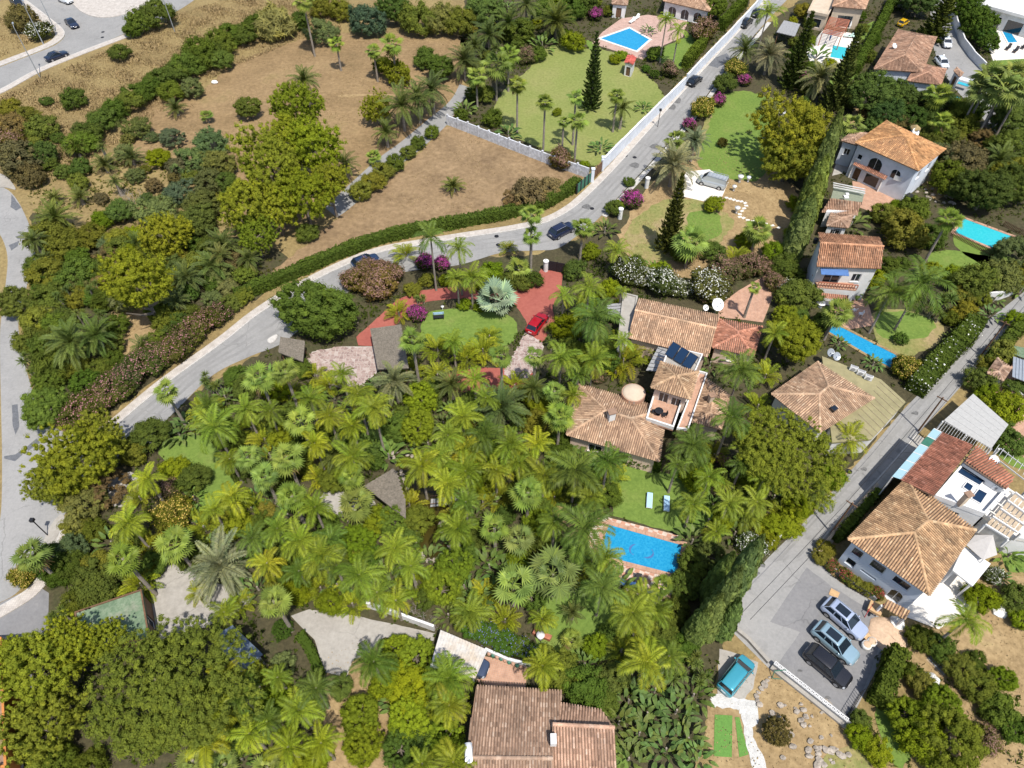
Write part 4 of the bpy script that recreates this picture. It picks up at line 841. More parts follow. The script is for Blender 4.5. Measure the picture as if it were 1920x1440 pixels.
m4 = rp4([(1056,1297,3.0), (1022,1312,3.6), (1040,1352,3.9), (1066,1320,3.2)])
walls(bt, inset([m1[0], m1[1], P(868,1500,3), P(1150,1500,3), P(1145,1372,3), P(1128,1340,3), P(1050,1320,3)], .35), 0, 2.95, M['white'], [((0, 1), .5, 1.2, .9, 2.1, 'win')])
part('chimney', MB().box(P(1037,1390,4.9), (.5, .8, .9)), M['white'], bt)
tk = P(880,1418,5.0); w_ = thing('solar_water_heater', 'white cylindrical water tank on the corner of the bottom house roof', 'water heater', tk); part('tank', MB().cyl(tk+Vector((-.1, .9, .4)), tk+Vector((0, -.5, .4)), .32, n=14), M['plastic_w'], w_, True); part('stand', MB().box(tk+Vector((0, .2, -.1)), (.5, 1.0, .3)), M['metal'], w_)

# ---- sheds and shelters
def shelter(name, label, px, z, mat, thick, postmat, cat='shelter', slope=0, stripe=None, post=.14, roofname='roof'):
    q = PL(px, z); c = sum(q, Vector())/len(q); t = thing(name, label, cat, (c.x, c.y, 0))
    q = [p + Vector((0, 0, slope if i in (2, 3) else 0)) for i, p in enumerate(q)]; m = len(q)
    if stripe:
        for k in range(stripe):
            x0, x1 = q[0].lerp(q[1], k/stripe+.002), q[0].lerp(q[1], (k+1)/stripe-.002); y0, y1 = q[3].lerp(q[2], k/stripe+.002), q[3].lerp(q[2], (k+1)/stripe-.002)
            part('roof_sheet', MB().add([x0, x1, y1, y0]+[v-Vector((0, 0, thick)) for v in (x0, x1, y1, y0)], [(0, 1, 2, 3), (7, 6, 5, 4), (0, 4, 5, 1), (1, 5, 6, 2), (2, 6, 7, 3), (3, 7, 4, 0)]), mat, t)
            part('sheet_rib', MB().obox(x1+Vector((0, 0, .01)), y1-x1, (q[1]-q[0]).normalized()*.07, (0, 0, .06)), mat, t)
    else:
        part(roofname, MB().add(list(q)+[v-Vector((0, 0, thick)) for v in q], [tuple(range(m)), tuple(reversed(range(m, 2*m)))]+[(i, m+i, m+(i+1) % m, (i+1) % m) for i in range(m)]), mat, t)
    for p in inset(q, .3):
        part('post', MB().box((p.x, p.y, 0), (post, post, z-thick-.02)), postmat, t)
    return t, q
def thatch_rows(t, q, n=9):
    for k in range(n):                                     # courses of reed laid over one another
        a, b = q[0].lerp(q[3], k/n), q[1].lerp(q[2], k/n); e = (q[3]-q[0])/n*1.08; seg = 14; vs = []
        for j in range(seg+1):
            p = a.lerp(b, j/seg); w1 = RT.uniform(-.06, .06); vs += [p+e*(w1*.6)+Vector((0, 0, .09+RT.uniform(-.02, .02))), p+e*(1+w1*.4)+Vector((0, 0, .02))]
        part('reed_course', MB().add(vs, [(2*j, 2*j+1, 2*j+3, 2*j+2) for j in range(seg)]), M['thatch'], t)
t, q = shelter('thatched_carport', 'large flat thatched carport between the crazy paving and the oval lawn', [(694,617),(752,609),(766,690),(708,692)], 2.8, M['thatch'], .18, M['wood']); thatch_rows(t, q)
t, q = shelter('thatched_hut', 'small thatched shelter under the big round tree by the road', [(526,632),(572,640),(568,678),(522,660)], 2.4, M['thatch'], .18, M['wood']); thatch_rows(t, q, 6)
t, q = shelter('pond_hut', 'grey thatched hut roof with pointed corner beside the pond', [(683,912),(737,879),(752,935),(760,972)], 2.6, M['thatch'], .2, M['wood']); thatch_rows(t, q, 8)
gq = PL([(140,1148),(266,1105),(282,1200),(150,1215)], 3.0); gr = thing('shed', 'flat green-painted concrete roof shed at lower left', 'shed', (P(210,1165).x, P(210,1165).y, 0))
walls(gr, inset(gq, .2), 0, 2.8, M['wood'], [((1, 0), .5, 1, .05, 2.1, 'dark')]); flat_roof(gr, gq, 3.0, M['greenroof'], .12, .15, M['wood'])
shelter('metal_shed', 'blue-grey ribbed metal shed roof beside the dark stone pine', [(395,1195),(435,1173),(492,1228),(452,1260)], 2.6, M['metal_blue'], .08, M['metal'], 'shed', stripe=10)
sq = PL([(402,1195),(436,1177),(485,1227),(452,1254)], 2.4); ms = bpy.data.objects['metal_shed']; walls(ms, inset(sq, .15), 0, 2.4, M['concrete'], [(SE, .5, 1, .05, 2, 'dark')])
shelter('carport', 'rust-streaked corrugated carport above the blue-grey parked car', [(826,1181),(913,1218),(890,1272),(806,1250)], 2.6, M['rust'], .05, M['metal'], 'carport', stripe=16)
q = PL([(1171,118),(1187,122),(1193,108),(1177,104)], 2.6); gs_ = thing('garden_shed', 'tiny white garden shed with red roof on the yellowing lawn', 'shed', (P(1180,126).x, P(1180,126).y, 0)); walls(gs_, inset(q, .15), 0, 2.5, M['white'], [(SO, .5, .9, .05, 1.9, 'door')]); roof(gs_, q, (.5, .11, .09), .3, True, pitch=.22)
q = PL([(-60,1190),(6,1185),(12,1240),(-60,1250)], 4.5); og = thing('house', 'orange-rendered building cut by the bottom left edge', 'house', (P(-30,1330).x, P(-30,1330).y, 0)); walls(og, PL([(-80,1200),(4,1195),(14,1440),(-80,1440)], 4.6), 0, 4.5, M['orange'], [((1, 0), .35, 1.2, 1, 2.4, 'win')]); flat_roof(og, PL([(-80,1200),(4,1195),(14,1440),(-80,1440)], 4.6), 4.6, M['deck'], .15, .2, M['orange'])
shelter('carport', 'dark carport roof against the orange building', [(12,1350),(46,1360),(44,1440),(12,1440)], 2.5, M['metal_dark'], .1, M['metal'], 'carport')
q = PL([(1850,700),(1880,715),(1896,690),(1870,672)], 2.6); os_ = thing('shed', 'small tiled shed right of the road near the vine hedge', 'shed', (P(1872,700).x, P(1872,700).y, 0)); walls(os_, inset(q, .2), 0, 2.5, M['white']); roof(os_, q, T_BRN, .25)
shelter('lean_to', 'pale grey corrugated lean-to at the right edge', [(1900,668),(1960,690),(1960,730),(1898,706)], 2.5, M['metal'], .06, M['wood'], 'lean-to', stripe=10)
shelter('lean_to', 'sage green sheet roof at the right edge above the grey lean-to', [(1902,648),(1960,660),(1960,685),(1900,664)], 2.4, M['greenroof'], .06, M['wood'], 'lean-to')
shelter('pergola_canopy', 'small dark slatted shelter above the drive beside the silvery palms', [(1456,60),(1490,68),(1500,45),(1470,38)], 2.6, M['grey_p'], .1, M['wood'], 'shelter', stripe=6)
# ================================================================= WALLS, FENCES, GATES
def wall_run(name, label, px, h, th, mat, step, pillar=None, cat='wall', cap=None, gap=0.0, ph=.25):
    pts = PL(px); t = thing(name, label, cat, pts[0])
    for a, b in zip(pts, pts[1:]):
        L = (b-a).length; d = (b-a)/L; nn = Vector((-d.y, d.x, 0)); k = max(1, round(L/step))
        for i in range(k):
            s0 = a+d*(L*i/k+gap/2); s1 = a+d*(L*(i+1)/k-gap/2); hh = h*(1+.02*((i*7) % 3-1))
            part('wall_panel', MB().obox(s0-nn*th/2, s1-s0, nn*th, (0, 0, hh)), mat, t)
            if cap: part('coping', MB().obox(s0-nn*(th/2+.05)+Vector((0, 0, hh+.003)), s1-s0, nn*(th+.1), (0, 0, .07)), cap, t)
            if pillar: part('pillar', MB().obox(s0-nn*(th/2+.06)-d*.15, d*.3, nn*(th+.12), (0, 0, hh+ph)), pillar, t)
    return t
wall_run('boundary_wall', 'long white wall with coping along the far side of the road', [(1128,321),(1165,283),(1207,241),(1245,203),(1282,167)], 2.3, .25, M['bluewall'], 2.6, M['bluewall'], cap=M['white'], ph=.1)
wall_run('boundary_wall', 'white wall along the road beside the top pool garden', [(1286,160),(1330,113),(1362,80),(1410,28),(1440,-12)], 2.3, .25, M['bluewall'], 2.6, M['bluewall'], cap=M['white'], ph=.1)
wall_run('boundary_wall', 'weathered pale block wall across the bare triangular plot', [(840,234),(917,264),(993,294),(1040,312),(1103,334)], 1.9, .22, M['block'], 2.5, M['block'])
wall_run('boundary_wall', 'white curved retaining wall round the top right drive', [(1783,28),(1792,60),(1802,85),(1820,110),(1842,133)], 1.7, .25, M['white'], 2.0)
wall_run('boundary_wall', 'white garden wall at the foot of the villa plot', [(690,1138),(730,1150),(763,1163),(815,1182)], 1.2, .25, M['white'], 2.0)
wall_run('boundary_wall', 'low white wall with flower pots above the small tiled yard', [(910,1222),(950,1240),(995,1252)], .9, .25, M['white'], 1.5)
wall_run('boundary_wall', 'white roadside wall under white oleander near the big cypress', [(1462,1008),(1435,1035),(1408,1062)], 1.2, .25, M['white'], 1.6)
wall_run('boundary_wall', 'white low wall at the right end of the flowering hedge', [(1832,565),(1870,562),(1898,552)], 1.6, .25, M['white'], 2.0)
wall_run('boundary_wall', 'low stone-capped wall along the road beside the grey-walled house', [(1532,1042),(1560,1002),(1600,960),(1640,915)], .9, .25, M['cream'], 1.5, cap=M['wood_pale'])
wall_run('boundary_wall', 'low rendered wall between the parking lot and grey-walled house', [(1535,1050),(1580,1085),(1640,1127)], .7, .2, M['grey_p'], 1.6)
wall_run('boundary_wall', 'low concrete kerb wall dividing parking lot from dry garden', [(1368,1172),(1402,1200),(1440,1243)], .5, .35, M['concrete'], 1.6)
wall_run('fence', 'dark green sheet fence at the corner of the bare plot', [(1081,364),(1109,340)], 1.9, .06, M['green_p'], 1.2, M['metal_dark'], cat='fence', ph=.08)
def slat_gate(label, a, b, h, mat, n):
    a, b = P(*a), P(*b); t = thing('gate', label, 'gate', a.lerp(b, .5)); d = (b-a).normalized(); L = (b-a).length
    for k in range(n): part('slat', MB().obox(a+Vector((0, 0, .12+k*(h-.15)/n)), d*L, (-d.y*.05, d.x*.05, 0), (0, 0, (h-.15)/n*.8)), mat, t)
    for s in (0, .5, 1): part('post', MB().box(a+d*L*s, (.12, .12, h+.05), math.atan2(d.y, d.x)), mat, t)
slat_gate('black slatted sliding gate at the top of the red driveway', (1022,506), (1066,514), 1.9, M['metal_dark'], 9)
slat_gate('brown gate between white pillars at the end of roadside wall', (1112,338), (1127,322), 2.0, M['wood'], 8)
for (x, y), lb in (((1110,341), 'white gate pillar left of the brown gate'), ((1129,319), 'white gate pillar right of the brown gate')): p = P(x, y); single('gate_pillar', MB().box(p, (.5, .5, 2.5)).box(p+Vector((0, 0, 2.5)), (.62, .62, .12)), M['bluewall'], lb, 'pillar', p)
for (x, y), lb in (((1162,410), 'white drum planter pillar below the magenta bougainvillea'), ((1212,352), 'white gate pillar beside the magenta bougainvillea'), ((1023,508), 'cream gatepost left of the black sliding gate')): p = P(x, y); single('gate_pillar', MB().cyl(p, p+Vector((0, 0, 1.8)), .35, n=14).cyl(p+Vector((0, 0, 1.8)), p+Vector((0, 0, 1.95)), .42, n=14), M['white'], lb, 'pillar', p)
# pierced block wall of the car park
a, b = P(1446,1250), P(1590,1364); d = (b-a).normalized(); L = (b-a).length; nn = Vector((-d.y, d.x, 0))
bw = thing('block_screen_wall', 'white pierced block wall along the lower edge of the parking lot', 'wall', a)
part('footing', MB().obox(a-nn*.35, d*L, nn*.75, (0, 0, .35)), M['concrete'], bw); k = int(L/.42); proto = MB()
for x0, x1, z0, z1 in ((0, .4, 0, .08), (0, .4, .32, .4), (0, .08, .08, .32), (.32, .4, .08, .32), (.17, .23, .08, .32)): proto.obox((x0, 0, z0), (x1-x0, 0, 0), (0, .16, 0), (0, 0, z1-z0))
pm = proto.mesh('block', M['white'])
part('base_course', MB().obox(a+nn*.02, d*L, nn*.3, (0, 0, .62)), M['grey_p'], bw)
for i in range(k): o = link('block', pm, bw, d*(i*.42)+nn*.36+Vector((0, 0, .63))); o.rotation_euler = (R(68), 0, math.atan2(d.y, d.x))
def picket(label, px, h=1.0):
    pts = PL(px); t = thing('picket_fence', label, 'fence', pts[0]); pm = MB().box((0, 0, .05), (.1, .03, h)).mesh('picket', M['wood'])
    for a, b in zip(pts, pts[1:]):
        d = (b-a).normalized(); L = (b-a).length; rz = math.atan2(d.y, d.x)
        for z in (.3, .75): part('rail', MB().obox(a+Vector((0, 0, z)), b-a, (-d.y*.04, d.x*.04, 0), (0, 0, .07)), M['wood'], t)
        for i in range(int(L/.22)): o = link('picket', pm, t, a+d*(i*.22)-pts[0]); o.rotation_euler = (0, 0, rz)
picket('brown picket fence on the near side of the fenced turquoise pool', [(1782,442),(1864,484)])
picket('brown picket fence at the far right of the fenced turquoise pool', [(1880,424),(1925,447)])
def railing(label, px, h, mat, step=.35):
    pts = PL(px); t = thing('balustrade', label, 'balustrade', pts[0]); pm = MB().tube([(0, 0, 0), (0, 0, h*.3), (0, 0, h*.6), (0, 0, h)], [.06, .11, .06, .08], 8).mesh('baluster', mat)
    for a, b in zip(pts, pts[1:]):
        d = (b-a).normalized(); L = (b-a).length; part('handrail', MB().obox(a+Vector((0, 0, h)), b-a, (-d.y*.2, d.x*.2, 0), (0, 0, .12)), mat, t)
        for i in range(int(L/step)): link('baluster', pm, t, a+d*(i*step)+Vector((-d.y*.1, d.x*.1, 0))-pts[0])
railing('white balustrade of the terracotta terrace at the right edge', [(1868,722),(1932,765)], .9, M['white'])
# ================================================================= VEHICLES
def loft(mb, secs, t=.5, m=0):
    n = len(secs[0]); vs = [v for s in secs for v in s]
    fs = [(i*n+k, (i+1)*n+k, (i+1)*n+(k+1) % n, i*n+(k+1) % n) for i in range(len(secs)-1) for k in range(n)]
    mb.add(vs, fs + [tuple(range(n)), tuple(reversed(range((len(secs)-1)*n, len(secs)*n)))], t, m)
KINDS = {  # length, width, height, belt, (body stations: x, width factor, top z factor of belt), greenhouse base/top x fractions
 'suv': (4.62, 1.88, 1.64, 1.02, (.235, -.455, .075, -.36)), 'hatch': (4.2, 1.78, 1.48, .93, (.24, -.46, .07, -.34)),
 'sedan': (4.7, 1.82, 1.45, .92, (.20, -.34, .03, -.2)), 'van': (4.9, 1.95, 1.95, 1.12, (.36, -.49, .20, -.475)), 'mpv': (4.3, 1.78, 1.75, 1.05, (.31, -.475, .13, -.44)), 'mini': (3.3, 1.55, 1.4, .85, (.25, -.46, .08, -.36))}
def car(label, a, b, col, kind='suv', sunroof=False, rack=False, name='car', cat='car', rails=False):
    pa, pb = P(*a, .55), P(*b, .55); c = (pa+pb)/2; rz = math.atan2((pb-pa).y, (pb-pa).x); L, Wd, Ht, Be, (g0, g1, g2, g3) = KINDS[kind]
    t = thing(name, label, cat, (c.x, c.y, .045), None, rz); w = Wd/2
    def ptc(nm, mb, mat, par=t, smooth=False, color=None):
        o = link(nm, mb.mesh(nm, mat, (0, 0, 0), smooth), par)
        if color: o.color = (*color, 1)
        return o
    st = [(.5, .58, .58), (.493, .72, .68), (.475, .84, .76), (.44, .93, .83), (.38, .98, .875), (.30, .995, .91), (g0, 1, .965), (.05, 1, 1), (-.25, 1, 1.01), (-.42, .985, 1.0), (-.47, .95, .98), (-.49, .88, .93), (-.5, .78, .78)]
    secs = []
    for x, wf, tz in st:
        ww = w*wf; z = Be*tz; lo = .24 if abs(x) < .47 else .34
        secs.append([(x*L, -ww*.9, lo), (x*L, -ww*.985, lo+.16), (x*L, -ww, z*.62), (x*L, -ww*.97, z*.86), (x*L, -ww*.86, z), (x*L, -ww*.4, z+.03), (x*L, ww*.4, z+.03), (x*L, ww*.86, z), (x*L, ww*.97, z*.86), (x*L, ww, z*.62), (x*L, ww*.985, lo+.16), (x*L, ww*.9, lo)])
    mb = MB(); loft(mb, secs[::-1]); body = ptc('body', mb, M['paint'], smooth=True, color=col)
    try: body.data.set_sharp_from_angle(angle=R(38))
    except Exception: pass
    zb = Be-.02; zt = Ht-.06; bw_, tw = w*.88, w*.74
    B = {('f', s): Vector((g0*L, s*bw_, zb)) for s in (-1, 1)}; B.update({('r', s): Vector((g1*L, s*bw_*.96, zb)) for s in (-1, 1)})
    T = {('f', s): Vector((g2*L, s*tw, zt)) for s in (-1, 1)}; T.update({('r', s): Vector((g3*L, s*tw*.96, zt)) for s in (-1, 1)})
    up = Vector((0, 0, .02))
    ptc('windscreen', MB().quad(B['f', -1], B['f', 1], T['f', 1], T['f', -1]), M['glass']); ptc('rear_window', MB().quad(B['r', 1], B['r', -1], T['r', -1], T['r', 1]), M['glass'])
    for s in (-1, 1):
        q = [B['r', s], B['f', s], T['f', s], T['r', s]]; q = q if s == -1 else q[::-1]
        sw = ptc('side_window', MB().quad(*q), M['paint'] if kind == 'van' else M['glass'], color=col)
        pl = MB(); o_ = Vector((0, s*.012, .004))
        for f in (.36, .68): 
            lo = B['r', s].lerp(B['f', s], f); hi = T['r', s].lerp(T['f', s], f*.96); dx = Vector((.05, 0, 0)); pl.quad(lo-dx+o_, lo+dx+o_, hi+dx+o_, hi-dx+o_)
        ptc('pillar', pl, M['paint'], sw, color=col)
        for e, A_, B_ in (('f', B, T), ('r', B, T)): pass
    for s in (-1, 1):
        for e in ('f', 'r'): ptc('roof_pillar', MB().tube([B[e, s]+Vector((0, s*.012, 0)), T[e, s]+Vector((0, s*.012, .01))], .045, 5), M['paint'], color=col)
    rf = MB(); x0, x1 = g3*L-.06, g2*L+.04
    loft(rf, [[(x, -tw*k-.02, zt-.01), (x, -tw*k*.86, zt+.045*z), (x, -tw*.4, zt+.065*z), (x, tw*.4, zt+.065*z), (x, tw*k*.86, zt+.045*z), (x, tw*k+.02, zt-.01)] for x, k, z in ((x0, .93, .2), (x0+.18, .98, .9), (x0*.4+x1*.6, 1.0, 1.1), (x1-.2, 1, .9), (x1, .98, .2))])
    ro = ptc('roof', rf, M['paint'], color=col, smooth=True)
    if sunroof: ptc('sunroof', MB().box((x0*.45+x1*.55, 0, zt+.068), ((x1-x0)*.62, tw*1.25, .012)), M['glass'], ro)
    if rails:
        for s in (-1, 1): ptc('roof_rail', MB().tube([(x0+.15, s*tw*.93, zt+.03), (x0+.3, s*tw*.93, zt+.1), (x1-.4, s*tw*.93, zt+.1), (x1-.25, s*tw*.93, zt+.03)], .025, 5), M['metal'], ro)
    if rack:
        for k in range(6): ptc('rack_bar', MB().box((x0+.2+k*(x1-x0-.5)/5, 0, zt+.16), (.06, tw*2, .05)), M['metal'], ro)
        for s in (-1, 1): ptc('rack_rail', MB().box(((x0+x1)/2, s*tw*.95, zt+.2), (x1-x0-.3, .05, .05)), M['metal'], ro)
    ra = .34 if kind in ('suv', 'van') else .31
    for x in (.315, -.30):
        for s in (-1, 1):
            y = s*(w-.10); wl = ptc('wheel', MB().cyl((x*L, y-s*.11, ra), (x*L, y+s*.115, ra), ra, n=18), M['black'])
            ptc('rim', MB().cyl((x*L, y+s*.117, ra), (x*L, y+s*.13, ra), ra*.66, ra*.6, n=12), M['rim'], wl)
            ptc('wheel_arch', MB().cyl((x*L, s*(w*.97), ra+.02), (x*L, s*(w+.004), ra+.02), ra+.06, n=20), M['black'])
    for s in (-1, 1):
        ptc('headlight', MB().obox((.452*L, s*w*.66-.11, Be*.70), (.028*L, -s*.05, -.03), (-.05, .22*s, 0), (-.05, 0, .1)), M['lens_w']); ptc('tail_light', MB().obox((-.497*L, s*w*.62-.12, Be*.74), (.03*L, 0, 0), (0, .24, 0), (.02, 0, .14)), M['lens_r'])
        ptc('mirror', MB().ball((g0*L-.28, s*(w+.08), Be+.06), (.09, .12, .08), 8), M['paint'], smooth=True, color=col)
    ptc('front_plate', MB().box((.503*L, 0, .42), (.02, .5, .11)), M['plastic_w']); ptc('rear_plate', MB().box((-.503*L, 0, .62), (.02, .5, .11)), M['plastic_w']); ptc('bumper_grille', MB().box((.497*L, 0, .5), (.03, w*1.1, .14)), M['black'])
    ptc('underbody', MB().box((0, 0, .2), (L*.93, w*1.6, .15)), M['black'])
    return t
CARS = [
 ('dark blue saloon crossing the junction at top left', (123,34), (146,54), (.02, .03, .06), 'sedan', {}), ('dark navy saloon driving on the lower arm of the top left road', (87,112), (125,98), (.008, .014, .035), 'sedan', {}),
 ('dark car cut off by the top left corner', (22,0), (43,11), (.015, .02, .04), 'hatch', {}), ('white car at the top edge beside the junction', (112,-4), (133,4), (.7, .72, .74), 'hatch', {}),
 ('dark navy estate car rounding the road bend', (1037,441), (1070,424), (.018, .025, .06), 'suv', dict(rails=True)), ('black hatchback parked on the road by the white wall', (1291,161), (1314,142), (.012, .014, .02), 'hatch', {}),
 ('black estate parked at the top of the road', (1386,54), (1411,32), (.01, .011, .014), 'suv', {}), ('dark car half hidden under the palm at the top of the road', (1412,31), (1428,17), (.012, .014, .016), 'hatch', {}),
 ('white hatchback on the curved drive, top right', (1767,66), (1781,94), (.74, .76, .8), 'hatch', {}), ('white car nosing out below the brown hip roof', (1756,106), (1776,130), (.74, .76, .78), 'hatch', {}),
 ('silver work van with roof rack on white paving', (1368,351), (1303,333), (.42, .45, .47), 'van', dict(rack=True)), ('bright red car on the red driveway', (994,624), (1020,590), (.42, .008, .015), 'hatch', {}),
 ('silver-blue SUV nearest the house, topmost of three parked in a row', (1547,1130), (1620,1192), (.38, .44, .58), 'suv', dict(sunroof=True, rails=True)), ('pale blue SUV, middle of three parked in a row', (1527,1173), (1606,1240), (.25, .37, .44), 'suv', dict(sunroof=True, rails=True)),
 ('black SUV, lowest of three parked in a row', (1514,1218), (1590,1281), (.018, .018, .022), 'suv', {}), ('teal hatchback parked alone on the gravel drive below the car park', (1358,1294), (1401,1240), (.05, .30, .38), 'mpv', {}),
 ('blue-grey car half under the rusty corrugated carport', (835,1229), (919,1259), (.05, .07, .12), 'hatch', {}), ('dark blue car half hidden by bushes at the main road bend', (668,497), (702,484), (.02, .04, .09), 'hatch', {}),
 ('yellow mini car beyond the brown hip roof, top right', (1682,50), (1705,36), (.75, .45, .01), 'mini', {})]
for lb, a, b, col, kd, kw in CARS: car(lb, a, b, col, kd, name='van' if kd == 'van' else 'car', cat='van' if kd == 'van' else 'car', **kw)
# ================================================================= STREET AND GARDEN FURNITURE
def lamp(label, x, y, h, dx, dy):
    p = P(x, y); t = thing('street_lamp', label, 'street lamp', p); part('pole', MB().tube([p, p+Vector((0, 0, h*.6)), p+Vector((0, 0, h))], [.11, .08, .06], 8), M['metal'], t)
    e = p+Vector((dx, dy, h+.3)); part('arm', MB().tube([p+Vector((0, 0, h-.05)), p+Vector((dx*.4, dy*.4, h+.25)), e], .04, 6), M['metal'], t); part('lamp_head', MB().box(e-Vector((0, 0, .08)), (.7, .28, .14), math.atan2(dy, dx)), M['metal'], t)
lamp('tall grey street lamp beside the lower top-left road', 76, 147, 10, -.6, 1.2); lamp('grey street lamp at the top left corner junction', 82, 84, 9, .8, -.8); lamp('grey street lamp by the bush at the junction corner', 328, 60, 9, -.8, .6)
lamp('grey street lamp on the left bank of the junction', 105, 60, 8, .7, .4)
for x, y, lb in ((90,1004,'short dark lamp post at the lower left road corner'), (1233,238,'black lamp standing by the white roadside wall')):
    p = P(x, y); t = thing('post_lamp', lb, 'lamp', p); part('pole', MB().cyl(p, p+Vector((0, 0, 3.2)), .06), M['metal_dark'], t); part('lamp_head', MB().box(p+Vector((0, 0, 3.2)), (.4, .4, .35)), M['metal_dark'], t)
# power poles and their wires along the right-hand road
poles = []
for i, (x, y, lb) in enumerate(((1838,668,'wooden power pole on the right side of the road'), (1722,808,'wooden power pole by the glass lean-to'), (1558,1000,'wooden power pole by the corner of the car park'))):
    p = P(x, y); t = thing('utility_pole', lb, 'utility pole', p); part('pole', MB().cyl(p, p+Vector((0, 0, 6.5)), .11, .08), M['wood'], t); part('crossarm', MB().box(p+Vector((0, 0, 6.2)), (1.2, .1, .1), -.75), M['wood'], t); poles.append(p+Vector((0, 0, 6.3)))
ends = [P(1960,520)+Vector((0, 0, 6.3))] + poles + [P(1370,1200)+Vector((0, 0, 6))]
for i, (a, b) in enumerate(zip(ends, ends[1:])):
    for s in (-.45, .45):
        o = Vector((s*.7, -s*.7, 0)); pts = [a.lerp(b, k/10)+o-Vector((0, 0, .55*4*(k/10)*(1-k/10))) for k in range(11)]
        single('power_cable', MB().tube(pts, .022, 4), M['black'], f'{"upper" if s > 0 else "lower"} power cable above the right-hand road, span {("at the right edge", "by the vine hedge", "by the red tiled roof", "above the car park")[i]}', 'cable', a)
def dish(label, x, y, z, r, mat='plastic_w', base=0, az=-1.2):
    p = P(x, y, z); t = thing('satellite_dish', label, 'satellite dish', (p.x, p.y, base)); n = Vector((math.cos(az)*.7, math.sin(az)*.7, .72)).normalized(); a = n.orthogonal().normalized(); b = n.cross(a)
    mb = MB(); K = 24
    for s, rr in ((0, r), (-.05, r)):
        rings = [[p + (a*math.cos(6.2832*k/K)+b*math.sin(6.2832*k/K))*rr*f + n*(f*f*.22*r+s) for k in range(K)] for f in (.02, .35, .7, 1)]; vs = sum(rings, [])
        mb.add(vs, [(i*K+k, i*K+(k+1) % K, (i+1)*K+(k+1) % K, (i+1)*K+k) for i in range(3) for k in range(K)])
    part('reflector', mb, M[mat], t, True); part('mast', MB().cyl((p.x, p.y, base), p-n*.08, .05), M['metal'], t)
    f = p+n*r*.95; part('feed_arm', MB().cyl(p+a*r*.9+n*.2*r, f, .02).cyl(p-a*r*.9+n*.2*r, f, .02).box(f, (.15, .15, .15)), M['metal'], t)
dish('largest white satellite dish on the villa back terrace', 1345,571,2.4,.88); dish('small white dish beside the largest dish', 1323,577,1.8,.42); dish('white dish at the rim of the red roof, lower right', 1861,866,5.9,.75, base=5)
dish('left grey dish beside the annexe flat roof', 1557,661,2.6,.55,'metal'); dish('right grey dish beside the annexe flat roof', 1568,668,2.6,.55,'metal'); dish('white dish on the brown hip roof, top right', 1677,86,5.4,.5, base=4.5); dish('white dish behind the orange hip roof of arched house', 1716,248,3.4,.7); dish('small dish on the bottom house roof corner', 879,1424,5.6,.32, base=5)
dish('small dish on the wall of the blue-awning house', 1538,480,5.2,.5, base=4)
for i, (x, y, z, lb) in enumerate(((1599,694,3.0,'leftmost white air conditioner on the olive flat roof'), (1613,702,3.0,'middle white air conditioner on the olive flat roof'), (1627,711,3.0,'rightmost white air conditioner on the olive flat roof'), (1867,917,5.1,'white air conditioner on the white roof terrace'))):
    p = P(x, y, z); t = thing('air_conditioner', lb, 'air conditioner', p, 'air conditioners on flat roofs'); part('case', MB().box(p, (.9, .4, .65), -.5), M['plastic_w'], t); c_ = p+Vector((-.1, -.18, .34)); part('fan_grille', MB().cyl(c_, c_+Vector((-.02, -.06, 0)), .24, n=16), M['grey_p'], t); part('top_cover', MB().box(p+Vector((0, 0, .66)), (.8, .3, .03), -.5), M['grey_p'], t)
def lounger(label, x, y, rz, frame, cloth, group='sun loungers', up=.5):
    p = P(x, y, .06); t = thing('sun_lounger', label, 'sun lounger', p, group, rz)
    for s in (-1, 1):
        for q in (-.8, .8): link('leg', MB().box((q, s*.27, 0), (.06, .06, .3)).mesh('leg', frame), t)
    link('frame', MB().box((0, 0, .3), (1.95, .66, .06)).mesh('frame', frame), t); link('mattress', MB().box((-.3, 0, .365), (1.3, .6, .08)).mesh('mattress', cloth), t)
    link('backrest', MB().obox((.36, -.3, .37), (.6, 0, up), (0, .6, 0), (-.06, 0, .07)).mesh('backrest', cloth), t)
lounger('left light blue lounger on the pool lawn', 1217,941,1.40, M['plastic_w'], M['fabric_b'], up=.1); lounger('right light blue lounger on the pool lawn', 1249,947,1.42, M['plastic_w'], M['fabric_b'], up=.1)
lounger('blue striped lounger on the diamond tiles left of the dark one', 1172,1097,-.4, M['metal_dark'], M['blue']); lounger('dark grey lounger on the diamond tiles below the villa pool', 1194,1097,1.3, M['metal_dark'], M['metal_dark']); lounger('blue lounger nearest the palms below the villa pool', 1224,1117,-.3, M['metal_dark'], M['blue'])
lounger('white lounger on the pink terrace above the top pool', 1185,42,.9, M['plastic_w'], M['plastic_w']); lounger('white lounger nearest the top pool house', 1193,36,.9, M['plastic_w'], M['plastic_w'])
for k, (x, y) in enumerate(((1889,92),(1903,97),(1918,90))): lounger(('leftmost', 'middle', 'rightmost')[k]+' dark lounger below the deep blue corner pool', x, y, .8, M['wood'], M['metal_dark'], 'dark loungers by the modern house')
lounger('pale green lounger left of a pair by the small turquoise pool', 1590,70,-.1, M['plastic_w'], plain('pale_green_cloth', (.5, .68, .6), .8)); lounger('pale green lounger right of a pair by the small turquoise pool', 1598,71,-.1, M['plastic_w'], plain('mint_cloth', (.5, .68, .6), .8))
